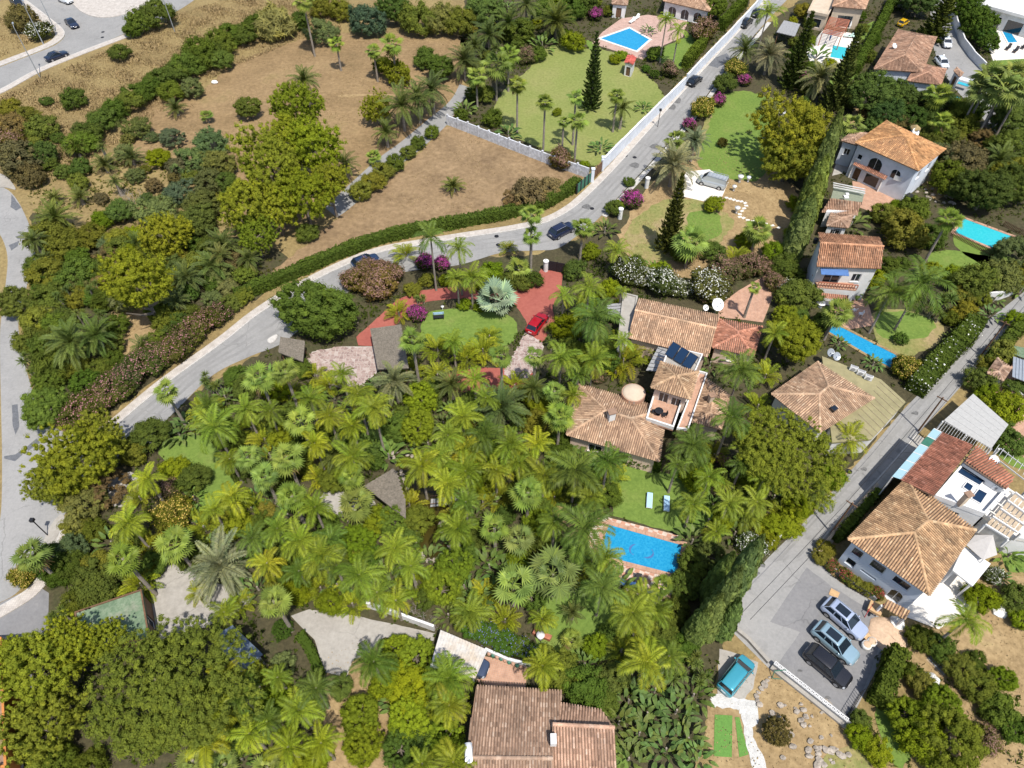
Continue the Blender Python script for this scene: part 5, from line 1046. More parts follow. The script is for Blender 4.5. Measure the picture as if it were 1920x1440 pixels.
def bench(label, x, y, rz, m1, m2):
    p = P(x, y, .06); t = thing('bench', label, 'bench', p, None, rz)
    for k in range(4): link('seat_slat', MB().box((0, -.2+k*.14, .42), (1.5, .12, .04)).mesh('seat_slat', m1), t)
    for k in range(3): link('back_slat', MB().box((0, .34, .55+k*.15), (1.5, .04, .12)).mesh('back_slat', m2), t)
    for s in (-.65, .65): link('leg', MB().box((s, -.15, 0), (.07, .07, .42)).box((s, .34, 0), (.07, .07, .9)).mesh('leg', m1), t)
bench('dark bench with pale back on the oval lawn', 823,598,.12, M['metal_dark'], M['fabric_b'])
def table(label, x, y, z, r, m1):
    p = P(x, y, z); t = thing('garden_table', label, 'table', p); part('top', MB().cyl(p+Vector((0, 0, .7)), p+Vector((0, 0, .74)), r, n=20), m1, t); part('pedestal', MB().cyl(p, p+Vector((0, 0, .7)), .05), m1, t); part('foot', MB().cyl(p, p+Vector((0, 0, .04)), r*.5, n=14), m1, t)
def chair(label, x, y, z, rz, m1, group):
    p = P(x, y, z); t = thing('garden_chair', label, 'chair', p, group, rz); link('seat', MB().box((0, 0, .42), (.48, .48, .05)).mesh('seat', m1), t); link('backrest', MB().obox((-.24, -.24, .47), (-.1, 0, .45), (0, .48, 0), (.04, 0, 0)).mesh('backrest', m1), t)
    for a in (-.2, .2):
        for b in (-.2, .2): link('leg', MB().box((a, b, 0), (.04, .04, .42)).mesh('leg', m1), t)
table('dark round table on the villa roof terrace', 1234,777,3.92,.5, M['metal_dark']); chair('dark chair left of the roof terrace table', 1225,775,3.92,.0, M['metal_dark'], 'chairs on the villa roof terrace'); chair('dark chair right of the roof terrace table', 1245,781,3.92,3.1, M['metal_dark'], 'chairs on the villa roof terrace')
for i, (x, y, rz) in enumerate(((1461,215,0), (1474,213,3.1), (1466,222,1.5))): chair(('left', 'right', 'lower')[i]+' white chair beside the big pine on the lawn', x, y, .05, rz, M['plastic_w'], 'white chairs on the lawn')
table('white table among white chairs beside the big pine', 1468,217,.05,.5, M['plastic_w'])
for i, (x, y) in enumerate(((1530,570),(1545,565),(1600,585),(1612,592))): chair(('first', 'second', 'third', 'fourth')[i]+' white chair from the left on the terrace under blue awning house', x, y, .06, i, M['plastic_w'], 'white terrace chairs')
table('white table on the terrace of the blue-awning house', 1537,575,.06,.6, M['plastic_w'])
def urn(label, x, y, h, mat):
    p = P(x, y, .05); single('planter_urn', MB().tube([p, p+Vector((0, 0, h*.2)), p+Vector((0, 0, h*.35)), p+Vector((0, 0, h*.8)), p+Vector((0, 0, h))], [.2*h, .1*h, .14*h, .34*h, .38*h], 12), mat, label, 'urn', p, smooth=True)
for x, y, h, m, lb in ((1431,266,1.2,'white','white stone urn at the edge of the big pine'), (1380,400,1.2,'white','white urn at the stepping stones'), (1386,342,1.3,'white','tall white urn right of the silver van'), (1375,358,1.0,'white','low white urn below the silver van'), (1402,341,1.0,'bluewall','bluish urn furthest right of the silver van'), (1013,1198,1.1,'white','white statue urn at the bottom lawn'), (830,580,.6,'white','white urn above the oval lawn bench'), (1095,662,1.0,'white','white urn between palms left of the villa')): urn(lb, x, y, h, M[m])
for i in range(9):
    x, y = (917+i*7.5, 1228+i*3.2); p = P(x, y, .06); single('flower_pot', MB().cyl(p, p+Vector((0, 0, .3)), .12, .17, n=10).ball(p+Vector((0, 0, .42)), (.2, .2, .16), 8), M['green_p'] if i % 2 else M['terra_floor'], 'small potted plant in the row on the low white wall above the tiled yard', 'flower pot', p, 'pots along the low white wall')
# stepping stones on the patchy lawn
st = [(1362,371),(1369,373),(1376,375),(1383,377),(1390,378),(1397,381),(1399,386),(1395,391),(1391,396),(1387,402),(1387,407),(1394,409),(1402,413),(1412,415),(1424,417),(1436,420),(1448,423),(1460,427)]
for i, (x, y) in enumerate(st):
    p = P(x, y, .03); o = single('stepping_stone', MB().box(p, (.62, .42, .06), .3*(i % 3)), M['white_floor'], f'{i+1}{"st" if i == 0 else "nd" if i == 1 else "rd" if i == 2 else "th"} white stepping stone counted from the silver van', 'stepping stone', p, 'stepping stones below the van')
# artificial turf strips, white gravel paths, rocks
for q, z, n_, lb, m in (([(1340,1340),(1373,1342),(1372,1420),(1338,1418)], .06, 'turf_strip', 'wide strip of artificial grass at the bottom right', 'turf'), ([(1378,1345),(1386,1345),(1403,1415),(1386,1420)], .06, 'turf_strip', 'narrow strip of artificial grass at the bottom right', 'turf')):
    pq = ccw(PL(q)); single(n_, MB().prism(pq, .03, z), M[m], lb, 'turf', pq[0])
zone('gravel_path', [(1335,1300),(1385,1310),(1420,1320),(1420,1355),(1410,1375),(1430,1420),(1440,1450),(1415,1450),(1400,1400),(1388,1340),(1378,1330),(1340,1325),(1333,1312)], .05, M['gravel_w'], jit=.12)
rk = random.Random(4)
for i, (x, y) in enumerate([(1418,1306),(1422,1299),(1427,1292),(1433,1284),(1439,1277),(1443,1270),(1420,1314),(1424,1322)] + [(1440+rk.uniform(0, 130), 1310+rk.uniform(0, 120)) for _ in range(42)] + [(1552+rk.uniform(-40, 40), 1425+rk.uniform(-25, 12)) for _ in range(24)] + [(1760+rk.uniform(-50, 30), 345+rk.uniform(-25, 40)) for _ in range(60)]):
    p = P(x, y, .02); r = rk.uniform(.14, .42)
    mb = MB().ball(p+Vector((0, 0, r*.25)), (r, r*rk.uniform(.6, 1), r*.55), 7); mb.v = [(a+rk.uniform(-.06, .06), b+rk.uniform(-.06, .06), c) for a, b, c in mb.v]
    o = link('stone', mb.mesh('stone', M['rock'], p), None, p); o['category'] = 'stone'
    if i < 8: tag(o, 'pale round stone in the row edging the drive beside the teal hatchback', 'stone', 'edging stones below the car park')
    else: tag(o, 'loose pale stone on the dry garden ground below the car park' if i < 74 else 'rubble stone on the bank right of the arched white house', 'stone', 'loose stones below the car park' if i < 74 else 'rubble by the arched house')
# things piled up beside the parked cars
def slab(name, label, cat, x, y, s, z, mat, rz): p = P(x, y, z); return single(name, MB().box(p, s, rz), M[mat], label, cat, p)
slab('cardboard_sheet', 'flat cardboard sheet on the ground above the topmost parked SUV', 'cardboard', 1564,1113,(.9, .8, .04), .05, 'card', -.6)
t = thing('cart', 'red-framed cart loaded with cardboard beside the parked cars', 'cart', P(1636,1148)); p = P(1636,1146)
part('load', MB().box(p+Vector((0, 0, .55)), (1.3, 1.1, .35), -.6), M['card'], t)
for s in (-.55, .55): part('frame_bar', MB().tube([p+Vector((s-.5, -.5+s*.3, .1)), p+Vector((s-.4, -.4, .9)), p+Vector((s+.4, .4, .9)), p+Vector((s+.5, .5, .1))], .04, 5), M['red_p'], t)
for s in ((-.5, -.4), (.5, .4)): q = p+Vector((s[0], s[1], .2)); part('wheel', MB().cyl(q, q+Vector((.06, -.06, 0)), .2, n=12), M['black'], t)
slab('cardboard_box', 'cardboard box in front of the middle SUV', 'box', 1622,1195,(.7, .6, .45), .05, 'card', .4)
for x, y, lb in ((1632,1206,'upper white bulk bag in front of the middle SUV'), (1622,1212,'lower white bulk bag in front of the middle SUV')):
    p = P(x, y, .04); t = thing('bulk_bag', lb, 'bag', p); part('bag', MB().tube([p, p+Vector((0, 0, .3)), p+Vector((0, 0, .6))], [.42, .5, .44], 10), M['bag'], t, True); part('contents', MB().dome(p+Vector((0, 0, .58)), .4, .12, 10, 3), M['sand'], t)
p = P(1665,1190,.03); mb = MB().dome(p, 1.9, .35, 20, 5); mb.v = [(a+rk.uniform(-.1, .1), b+rk.uniform(-.1, .1), c*(1+rk.uniform(-.2, .2))) for a, b, c in mb.v]; single('sand_heap', mb, M['sand'], 'low heap of pale building sand beside the parked cars', 'sand heap', p, smooth=True)
for x, y, lb in ((1680,1170,'white cloth sack at the end of the sand heap'), (1872,1145,'white sheeting bundle in the dry garden at right'), (1745,1276,'white scrap heap between the lower right trees')):
    p = P(x, y, .03); mb = MB().dome(p, .8, .5, 12, 4); mb.v = [(a+rk.uniform(-.14, .14), b+rk.uniform(-.14, .14), c*(1+rk.uniform(-.3, .3))) for a, b, c in mb.v]; single('white_sack', mb, M['bag'], lb, 'sack', p)
t = thing('plank_stack', 'stack of grey-green planks between the lower right trees', 'planks', P(1762,1252)); p = P(1762,1252)
for k in range(8): part('plank', MB().box(p+Vector((-.5+k*.14, k*.08, .03+(k % 2)*.06)), (.12, 1.9, .05), .55), M['metal'] if k % 2 else M['wood_pale'], t)
# black railings leaning along the car park wall
for x, y, lb in ((1575,1090,'left black wrought iron railing by the flower bed'), (1608,1112,'right black wrought iron railing by the flower bed')):
    p = P(x, y, .05); t = thing('iron_railing', lb, 'railing', p, None, -.62)
    for k in range(9): link('bar', MB().cyl((-1+k*.25, 0, 0), (-1+k*.25, .06, 1.1), .02, n=5).mesh('bar', M['metal_dark']), t)
    for z in (.12, 1.05): link('rail', MB().box((0, .03, z), (2.1, .04, .05)).mesh('rail', M['metal_dark']), t)
t = thing('iron_gate', 'black open iron gate at the lower corner of the car park', 'gate', P(1598,1318)); a, b = P(1585,1345), P(1612,1300)
for k in range(11): q = a.lerp(b, k/10); part('bar', MB().cyl(q, q+Vector((0, 0, 1.4)), .025, n=5), M['metal_dark'], t)
for z in (.15, 1.3): part('rail', MB().obox(a+Vector((0, 0, z)), b-a, (.04, 0, 0), (0, 0, .05)), M['metal_dark'], t)
t = thing('folded_bedstead', 'green metal bedstead leaning by the pierced block wall', 'frame', P(1463,1272)); p = P(1463,1272)
part('frame_bar', MB().tube([p+Vector((-.8, 0, 0)), p+Vector((-.7, .4, .9)), p+Vector((.4, .5, .9)), p+Vector((.6, -.1, 0)), p+Vector((-.8, 0, .02))], .05, 5), M['green_p'], t)
# a few odds and ends
t = thing('parasol', 'closed blue parasol beside the small turquoise pool', 'parasol', P(1553,82)); p = P(1553,82,.05); part('pole', MB().cyl(p, p+Vector((0, 0, 2.4)), .03), M['metal'], t); part('folded_canopy', MB().tube([p+Vector((0, 0, .8)), p+Vector((0, 0, 1.4)), p+Vector((0, 0, 2.4))], [.12, .2, .04], 8), M['blue'], t)
t = thing('parasol', 'closed white parasol below the red pergola', 'parasol', P(1590,60)); p = P(1590,60,.05); part('pole', MB().cyl(p, p+Vector((0, 0, 2.4)), .03), M['metal'], t); part('folded_canopy', MB().tube([p+Vector((0, 0, .8)), p+Vector((0, 0, 1.4)), p+Vector((0, 0, 2.4))], [.12, .22, .04], 8), M['plastic_w'], t)
p = P(1716,241,3.6); t = thing('chimney_hood', 'round chimney with straw-coloured hood behind the arched house', 'chimney', (p.x, p.y, 0)); part('stack', MB().cyl((p.x, p.y, 0), p, .5, n=14), M['white'], t); part('hood', MB().tube([p, p+Vector((0, 0, .2)), p+Vector((0, 0, .7))], [.9, .85, .1], 14), M['straw'], t)
p = P(1791,190,.05); single('water_tub', MB().cyl(p, p+Vector((0, 0, .7)), .55, .6, n=16), M['teal_p'], 'round teal tub beside the gate porch, top right', 'tub', p)
slab('skip', 'long grey skip with blue cover on the top right drive', 'skip', 1806,158,(2.6, 1.4, 1.0), .05, 'bluewall', -.7); slab('skip_cover', 'blue cover lying on the grey skip', 'cover', 1806,158,(2.0, 1.0, .08), 1.06, 'teal_p', -.7)
slab('dark_box', 'dark cube table under the trees of the arched house', 'box', 1702,376,(1.2, 1.2, 1.0), .05, 'metal_dark', .6)
p = P(998,1190,.05); single('red_slide', MB().obox(p, (1.7, -.7, 0), (.25, .45, 0), (0, 0, .5)), M['wood_red'], 'red boxed bench on the bottom lawn by lilac flowers', 'bench', p)
p = P(403,156,.02); mb = MB().ball(p+Vector((0, 0, .2)), (.7, .45, .4), 8); single('boulder', mb, M['plastic_w'], 'white boulder on the tan field beside the dark hedge', 'boulder', p)
t = thing('footbridge', 'small wooden footbridge over the pond', 'bridge', P(835,942)); a, b = P(808,946), P(862,940)
for k in range(10): q = a.lerp(b, k/10); part('plank', MB().obox(q+Vector((0, -.5, .3)), (b-a)/10*.85, (0, 1.0, 0), (0, 0, .06)), M['grey_p'], t)
for s in (-.5, .5): part('handrail', MB().obox(a+Vector((0, s, .9)), b-a, (0, .06, 0), (0, 0, .06)), M['wood'], t)
t = thing('bench', 'wooden slatted bench on the path above the villa pool', 'bench', P(1073,945)); p = P(1073,947)
for k in range(5): part('slat', MB().box(p+Vector((0, -.2+k*.13, .42)), (2.2, .1, .05), -.25), M['wood_pale'], t)
for s in (-.9, .9): part('leg', MB().box(p+Vector((s, -s*.22, 0)), (.1, .5, .42), -.25), M['wood'], t)
for i, (x, y) in enumerate(((1194,1032),(1212,1034))):
    p = P(x, y, .096); rot = .4*i; mb = MB(); pts = [(math.cos(a)*.75*(1-.25*a/3), math.sin(a)*.75, 0) for a in [k*.32 for k in range(9)]]; wd = [.02, .12, .2, .24, .22, .17, .1, .05, .14]
    vs = []
    for (x_, y_, _), w_ in zip(pts, wd):
        r_ = math.hypot(x_, y_) or 1
        for s in (-1, 1): vs.append(p + Matrix.Rotation(1.6+i*2.6, 3, 'Z') @ Vector((x_*(1+s*w_/2/r_), y_*(1+s*w_/2/r_), 0)))
    mb.add(vs, [(2*k, 2*k+1, 2*k+3, 2*k+2) for k in range(8)]); o = part('dolphin_mosaic', mb, M['blue'], bpy.data.objects['swimming_pool.001'])
# ================================================================= PLANTS
def np_mesh(name, ctr, ax, up, v, mats, mi=None, core=None): return quads_obj(name, ctr, ax, up, v, mats, 'mesh', None, mi, core)
_g = [np.array([[a, b], [a+1, b], [a+1, b+1], [a, b+1]])-1. for a in (0, 1) for b in (0, 1)]; CUBE = []
for ax_ in range(3):
    for sg_ in (-1, 1):
        for q_ in _g:
            f_ = np.insert(q_, ax_, sg_, axis=1); f_ = f_/np.linalg.norm(f_, axis=1, keepdims=True); CUBE.append(f_ if sg_ > 0 else f_[::-1])
CUBE = np.array(CUBE)                                      # 24 quads of a rounded lump
def cores(cc, cr, cv, flat=.8):
    n = len(cc); k = np.repeat(np.arange(n), 24); q = np.tile(CUBE, (n, 1, 1)); th = RNG.uniform(0, 6.28, n)[k]; x = q[:, :, 0]*np.cos(th)[:, None]-q[:, :, 1]*np.sin(th)[:, None]; y = q[:, :, 0]*np.sin(th)[:, None]+q[:, :, 1]*np.cos(th)[:, None]
    an = RNG.uniform(.65, 1.3, (n, 3))[k][:, None, :]; q = np.stack([x, y, q[:, :, 2]*flat], 2)*an*cr[k][:, None, None]*RNG.uniform(.8, 1.2, (len(k), 4, 1)); return q+cc[k][:, None, :], np.clip(cv[k]+RNG.normal(0, .1, len(k)), 0, 1)
def rdir(n):
    a = RNG.normal(size=(n, 3)); return unit(a)
def crown(name, clumps, leaves, lsz, ratio, mats, kind='leaf', flower=0.0, lobes=7, low=-.5, elong=1.5, top=1.0, crs=(.16, .3), fill=.60, disc=0):
    """crown of unit radius on the ground plane: lobed hull -> clumps -> leaf quads facing outwards"""
    lb = rdir(lobes); lb[:, 2] = np.abs(lb[:, 2])*.8; la = RNG.uniform(.12, .34, lobes)
    d = rdir(clumps*3); d = d[d[:, 2] > low][:clumps]; n = len(d)
    bul = 1 + ((np.clip(d @ lb.T, 0, 1)**5)*la).sum(1) - .18 + RNG.normal(0, .05, n)
    dep = 1 - np.abs(RNG.normal(0, .22, n))
    if kind == 'pine' and ratio > .7: dep *= 1+.17*np.sin(d[:, 2]*13+2.2*np.sin(np.arctan2(d[:, 1], d[:, 0])*2))   # foliage in layered pads
    cc = d*(bul*dep)[:, None]*.8; cc[:, 2] *= ratio
    if kind == 'cone': cc[:, :2] *= (1-np.clip(cc[:, 2:3]/ratio, 0, .95))**.8
    if disc:                                               # a flat lower storey so that the crown closes at its rim
        m = int(n*disc); th = RNG.uniform(0, 6.283, m); rr = .86*np.sqrt(RNG.random(m))*(1+.10*np.sin(th*7)+.07*np.sin(th*12+1)); e = np.stack([rr*np.cos(th), rr*np.sin(th), RNG.uniform(-.06, .22, m)], 1); cc = np.concatenate([cc, e]); d = np.concatenate([d, unit(e+np.array([0, 0, .5]))]); n = len(cc)
    cr = RNG.uniform(*crs, n); N_ = n*leaves; ci = np.repeat(np.arange(n), leaves)
    ld = rdir(N_)*.8 + d[ci]*.6; ld[:, 2] += .25; ld = unit(ld); ctr = cc[ci] + ld*(cr[ci]*RNG.uniform(.45, 1.3, N_))[:, None]*np.array([1, 1, .9])
    s = lsz*RNG.uniform(.65, 1.35, N_)
    if kind in ('pine', 'cone'):
        nrm = unit(ld*.9 + rdir(N_)*.6 + np.array([0, 0, .2])); a = unit(np.cross(nrm, rdir(N_))); w = np.cross(nrm, a); ax = a*(s*elong)[:, None]; up = w*(s*.5)[:, None]
    else:
        nrm = unit(ld + rdir(N_)*.45 + np.array([0, 0, .15])); a = unit(np.cross(nrm, rdir(N_))); w = np.cross(nrm, a); ax = a*(s*elong*.7)[:, None]; up = w*(s*.62)[:, None]
    cv = np.clip(RNG.normal(.48, .17, n), 0, 1); v = np.clip(cv[ci] + RNG.normal(0, .13, N_), 0, 1); mi = None
    if flower:
        fn = np.clip(np.sin(cc @ np.array([3.1, 2.3, 1.7])+1)*.5+.5, 0, 1)[ci]; mi = (RNG.random(N_) < flower*(.35+1.3*fn)) & (ctr[:, 2] > 0)
        ctr[mi] += ld[mi]*lsz*.5
    ctr[:, 2] = np.maximum(ctr[:, 2], -ratio*.55)
    return np_mesh(name, ctr, ax, up, v, mats, mi, cores(cc, cr*fill, cv) if fill else None)
def variants(n, *a, **k): return [crown(*a, **k) for _ in range(n)]
L_, ND = M['leaf'], M['needle']
CR = {
 'shrub': variants(4, 'shrub_leaves', 120, 50, .034, .85, L_, crs=(.12, .26)), 'tree': variants(3, 'tree_leaves', 340, 46, .018, .75, L_, lobes=12, crs=(.08, .17)),
 'dense': variants(3, 'dense_leaves', 130, 40, .034, .85, L_, lobes=4, crs=(.13, .2)), 'olive': variants(4, 'fine_leaves', 140, 44, .028, .8, L_, lobes=9, elong=2.6, crs=(.10, .2)),
 'pine': variants(4, 'pine_needles', 760, 36, .0135, .8, ND, kind='pine', lobes=14, elong=1.9, crs=(.045, .095), low=-.55, fill=.62), 'stone': variants(2, 'stone_pine_needles', 900, 34, .0115, .5, ND, kind='pine', lobes=26, elong=1.9, low=-.05, crs=(.04, .085), fill=.5, disc=.6),
 'ball': variants(2, 'clipped_leaves', 220, 30, .028, .85, L_, lobes=1, crs=(.08, .12)), 'brush': variants(3, 'dry_twigs', 70, 30, .05, .8, L_, lobes=8, elong=4, crs=(.14, .3)),
 'feather': variants(2, 'feathery_leaves', 90, 40, .05, .9, L_, kind='pine', lobes=8, elong=4.5, crs=(.16, .3))}
for k_, amt in dict(white=.19, pink=.20, magenta=.45, yellow=.26, lilac=.05, red=.22, russet=.42).items(): CR['fl_'+k_] = variants(2, k_+'_blossom_leaves', 110, 40, .038, .85, [L_, M['fl_'+k_]], flower=amt)
def column(name, n, prof, lsz, elong, mats):
    h = RNG.uniform(0, 1, n)**.85; th = RNG.uniform(0, 6.283, n); rr = prof(h)*(1+.10*np.sin(th*5+h*26)+.08*np.sin(th*3-h*40))*(1-np.abs(RNG.normal(0, .07, n)))
    ctr = np.stack([rr*np.cos(th), rr*np.sin(th), h], 1); o = np.stack([np.cos(th), np.sin(th), np.full(n, .9)], 1); nrm = unit(o*np.array([1, 1, .5])+rdir(n)*.5); a = unit(np.cross(nrm, rdir(n))); w = np.cross(nrm, a)
    s = lsz*RNG.uniform(.6, 1.4, n); v = np.clip(.48+.2*np.sin(th*5+h*30)+RNG.normal(0, .15, n), 0, 1); sc = np.array([1, 1, .35]); k = RNG.permutation(n)[:260]; cc = ctr[k]*np.array([.8, .8, 1]); return np_mesh(name, ctr, a*(s*elong)[:, None]*sc, w*(s*.6)[:, None]*sc, v, mats, None, cores(cc, np.minimum(.26, rr[k]*.45+.03), v[k], .3))
CR['cypress'] = [column('cypress_leaves', 5200, lambda h: .92*(1-h**2.2)**.8*np.minimum(1, h*9+.35), .12, 1.5, ND) for _ in range(3)]
def norfolk():
    C_, A_, U_ = [], [], []
    for k in range(22):
        z = .06+.92*k/22; r = (1-z)**.85*(1+.06*math.sin(k*2.1)); nb = 7
        for b in range(nb):
            th = 6.283*b/nb+k*.7+RNG.uniform(-.15, .15); d = np.array([math.cos(th), math.sin(th), 0]); m = max(8, int(46*r)); f = RNG.uniform(.1, 1, m)
            c = d*(f*r)[:, None]+np.array([0, 0, z])-np.array([0, 0, .035])*(f*(1-f)*4*r)[:, None]; side = np.array([-d[1], d[0], 0]); c = c+side*(RNG.normal(0, .07, m)*(1.2-f)*r*1.2)[:, None]
            a = unit(d*RNG.uniform(.2, 1, m)[:, None]+side*RNG.normal(0, .8, m)[:, None]+np.array([0, 0, .55])); s = RNG.uniform(.07, .12, m); C_.append(c); A_.append(a*(s*1.3)[:, None]*np.array([1, 1, .25])); U_.append(unit(np.cross(a, rdir(m)))*(s*.5)[:, None]*np.array([1, 1, .25]))
    c = np.concatenate(C_); return np_mesh('whorled_needles', c, np.concatenate(A_), np.concatenate(U_), np.clip(RNG.normal(.45, .2, len(c)), 0, 1), ND)
CR['norfolk'] = [norfolk(), norfolk()]
# palm fronds of unit length leaving the heart at elevation e
def arc(e0, droop, n):
    p = Vector((0, 0, 0)); out = [p.copy()]; e = R(e0)
    for i in range(n): e -= R(droop)*(.4+1.2*i/n)/n; p = p + Vector((math.cos(e), 0, math.sin(e)))/n; out.append(p.copy())
    return out
def feather(e0, droop, leaf=.26, pairs=24, vee=.35, wid=.03, seed=0):
    rr = random.Random(seed); a = arc(e0, droop, pairs); mb = MB()
    for i in range(1, pairs+1):
        t = i/pairs; d = (a[i]-a[i-1]).normalized(); up = Vector((0, 1, 0)).cross(d)*-1; ll = leaf*(math.sin(math.pi*min(1, t*.86+.14))**.6)*rr.uniform(.85, 1.1)
        for s in (-1, 1):
            o = (Vector((0, s, 0))*.85 + d*(.35+.4*t) + up*rr.uniform(vee-.2, vee+.2)).normalized(); tip = a[i]+o*ll - Vector((0, 0, ll*.28)); mid = a[i]+o*ll*.5; w = d*wid
            mb.add([a[i]-w*.4, mid-w*.8, tip, mid+w*.8], [(0, 1, 2, 3)], min(1, max(0, rr.gauss(.5, .16))))
    mb.tube([a[k] for k in range(0, pairs+1, 4)], [.014*(1-.8*k/pairs) for k in range(0, pairs+1, 4)], 4, t=.8); return mb.mesh('frond', M['frond'])
def fanleaf(e0, droop, seg=15, spread=255, seed=0, pet=.5, cut=.55):
    rr = random.Random(seed); a = arc(e0, droop*.4, 4); hub = a[-1]*pet; d = (a[4]-a[3]).normalized(); side = Vector((0, 1, 0)); nn = d.cross(side); nn = nn if nn.z > 0 else -nn
    mb = MB(); mb.tube([Vector((0, 0, 0)), a[2]*pet, hub], [.014, .011, .01], 4, t=.85); R_ = 1-pet+.06; tipd = droop/90
    for k in range(seg):
        b0, b1 = R(-spread/2+spread*k/seg), R(-spread/2+spread*(k+1)/seg); bm = (b0+b1)/2; f = lambda b, r, z=0: hub + (d*math.cos(b)+side*math.sin(b))*r + nn*z
        ln = R_*rr.uniform(.86, 1.06)*(1 if abs(bm) < 1.6 else .86); t = min(1, max(0, rr.gauss(.5, .14)))
        m0, m1 = f(b0, ln*cut, -.012), f(b1, ln*cut, -.012); mc = f(bm, ln*cut, .03); tip = f(bm, ln) - Vector((0, 0, ln*tipd*.35))
        mb.add([hub, m0, mc, m1, tip], [(0, 1, 2), (0, 2, 3), (1, 4, 2), (2, 4, 3)], t)
    return mb.mesh('frond', M['frond'])
def paddle(e0, droop, w=.17, seed=0):
    rr = random.Random(seed); n = 7; a = arc(e0, droop, n); mb = MB(); prof = [.02, .02, .75, 1, .95, .75, .45, .03]
    for s in (-1, 1):
        vs = []
        for i in range(n+1): vs += [a[i], a[i]+Vector((0, s*w*prof[i], .10*w+(rr.uniform(-.02, .02)))) ]
        for i in range(n): mb.add([vs[2*i], vs[2*i+1], vs[2*i+3], vs[2*i+2]], [(0, 1, 2, 3)], min(1, max(0, rr.gauss(.5, .12))))
    mb.tube([a[0], a[3], a[7]], [.02, .014, .005], 4, t=.9); return mb.mesh('leaf', M['frond'])
ELS = (78, 52, 28, 4, -22, -45, -72)
FR = {'D': [[feather(e, 50, .20, 30, .45, .024, i*3+j) for j in range(2)] for i, e in enumerate(ELS)], 'Q': [[feather(e, 92, .29, 23, .12, .030, 50+i*3+j) for j in range(2)] for i, e in enumerate(ELS)],
      'A': [[feather(e, 75, .29, 19, .35, .035, 90+i*3+j) for j in range(2)] for i, e in enumerate(ELS)], 'W': [[fanleaf(e, 40, seed=i*3+j) for j in range(2)] for i, e in enumerate(ELS)],
      'B': [[fanleaf(e, 12, 18, 250, 70+i*3+j, .46, .7) for j in range(2)] for i, e in enumerate(ELS)], 'K': [[paddle(e, 62, .16, i*3+j) for j in range(2)] for i, e in enumerate(ELS)]}
def mk_trunk(name, mat, rings, lean=0, base=1.25):
    mb = MB(); pts = []; rs = []
    for k in range(rings+1): t = k/rings; pts.append((lean*math.sin(t*1.5), 0, t)); rs.append((base if k == 0 else 1)*(1-.25*t)*(1.06 if k % 2 else .97))
    mb.tube(pts, rs, 8); return mb.mesh(name, mat)
TR = [mk_trunk('trunk', M['palm_bark'], 14, l) for l in (0, 0, 0)]
def limbs(seed):
    rr = random.Random(seed); mb = MB(); mb.tube([(0, 0, 0), (.02, .01, .3), (.0, .03, .6), (.02, 0, .95)], [.075, .055, .045, .02], 8)
    for k in range(7):
        a = k*.9+rr.random(); z = .3+.08*k; L = rr.uniform(.45, .8); d = Vector((math.cos(a), math.sin(a), 0)); mb.tube([(0, .02, z), d*L*.5+Vector((0, 0, z+.12)), d*L+Vector((0, 0, z+.34))], [.034, .022, .008], 5)
    return mb.mesh('trunk', M['bark'])
LM = [limbs(k) for k in range(3)]
def bare(seed):
    rr = random.Random(seed); mb = MB()
    def go(p, d, L, r, k):
        q = p+d*L; mb.tube([p, p.lerp(q, .5)+Vector((rr.uniform(-.02, .02),)*3), q], [r, r*.8, r*.55], 4)
        if k:
            for _ in range(3 if k > 1 else 4): go(q, (d+Vector((rr.gauss(0, .55), rr.gauss(0, .55), rr.gauss(.1, .35)))).normalized(), L*rr.uniform(.6, .85), r*.55, k-1)
    for _ in range(4): go(Vector((0, 0, 0)), Vector((rr.gauss(0, .4), rr.gauss(0, .4), 1)).normalized(), .42, .02, 4)
    return mb.mesh('branches', M['twig'])
BARE = [bare(1), bare(2)]
ROS = []
for k in range(3):
    rr = random.Random(k); mb = MB()
    for i in range(46):
        a = rr.uniform(0, 6.283); e = rr.uniform(-.35, 1.45); d = Vector((math.cos(a)*math.cos(e), math.sin(a)*math.cos(e), math.sin(e))); s = Vector((-math.sin(a), math.cos(a), 0))*.045; L = rr.uniform(.75, 1)
        mb.add([s*.6, d*L*.5+s, d*L-Vector((0, 0, .12)), d*L*.5-s, -s*.6], [(0, 1, 2, 3, 4)], min(1, max(0, rr.gauss(.5, .2))))
    ROS.append(mb.mesh('leaf_rosette', M['frond']))
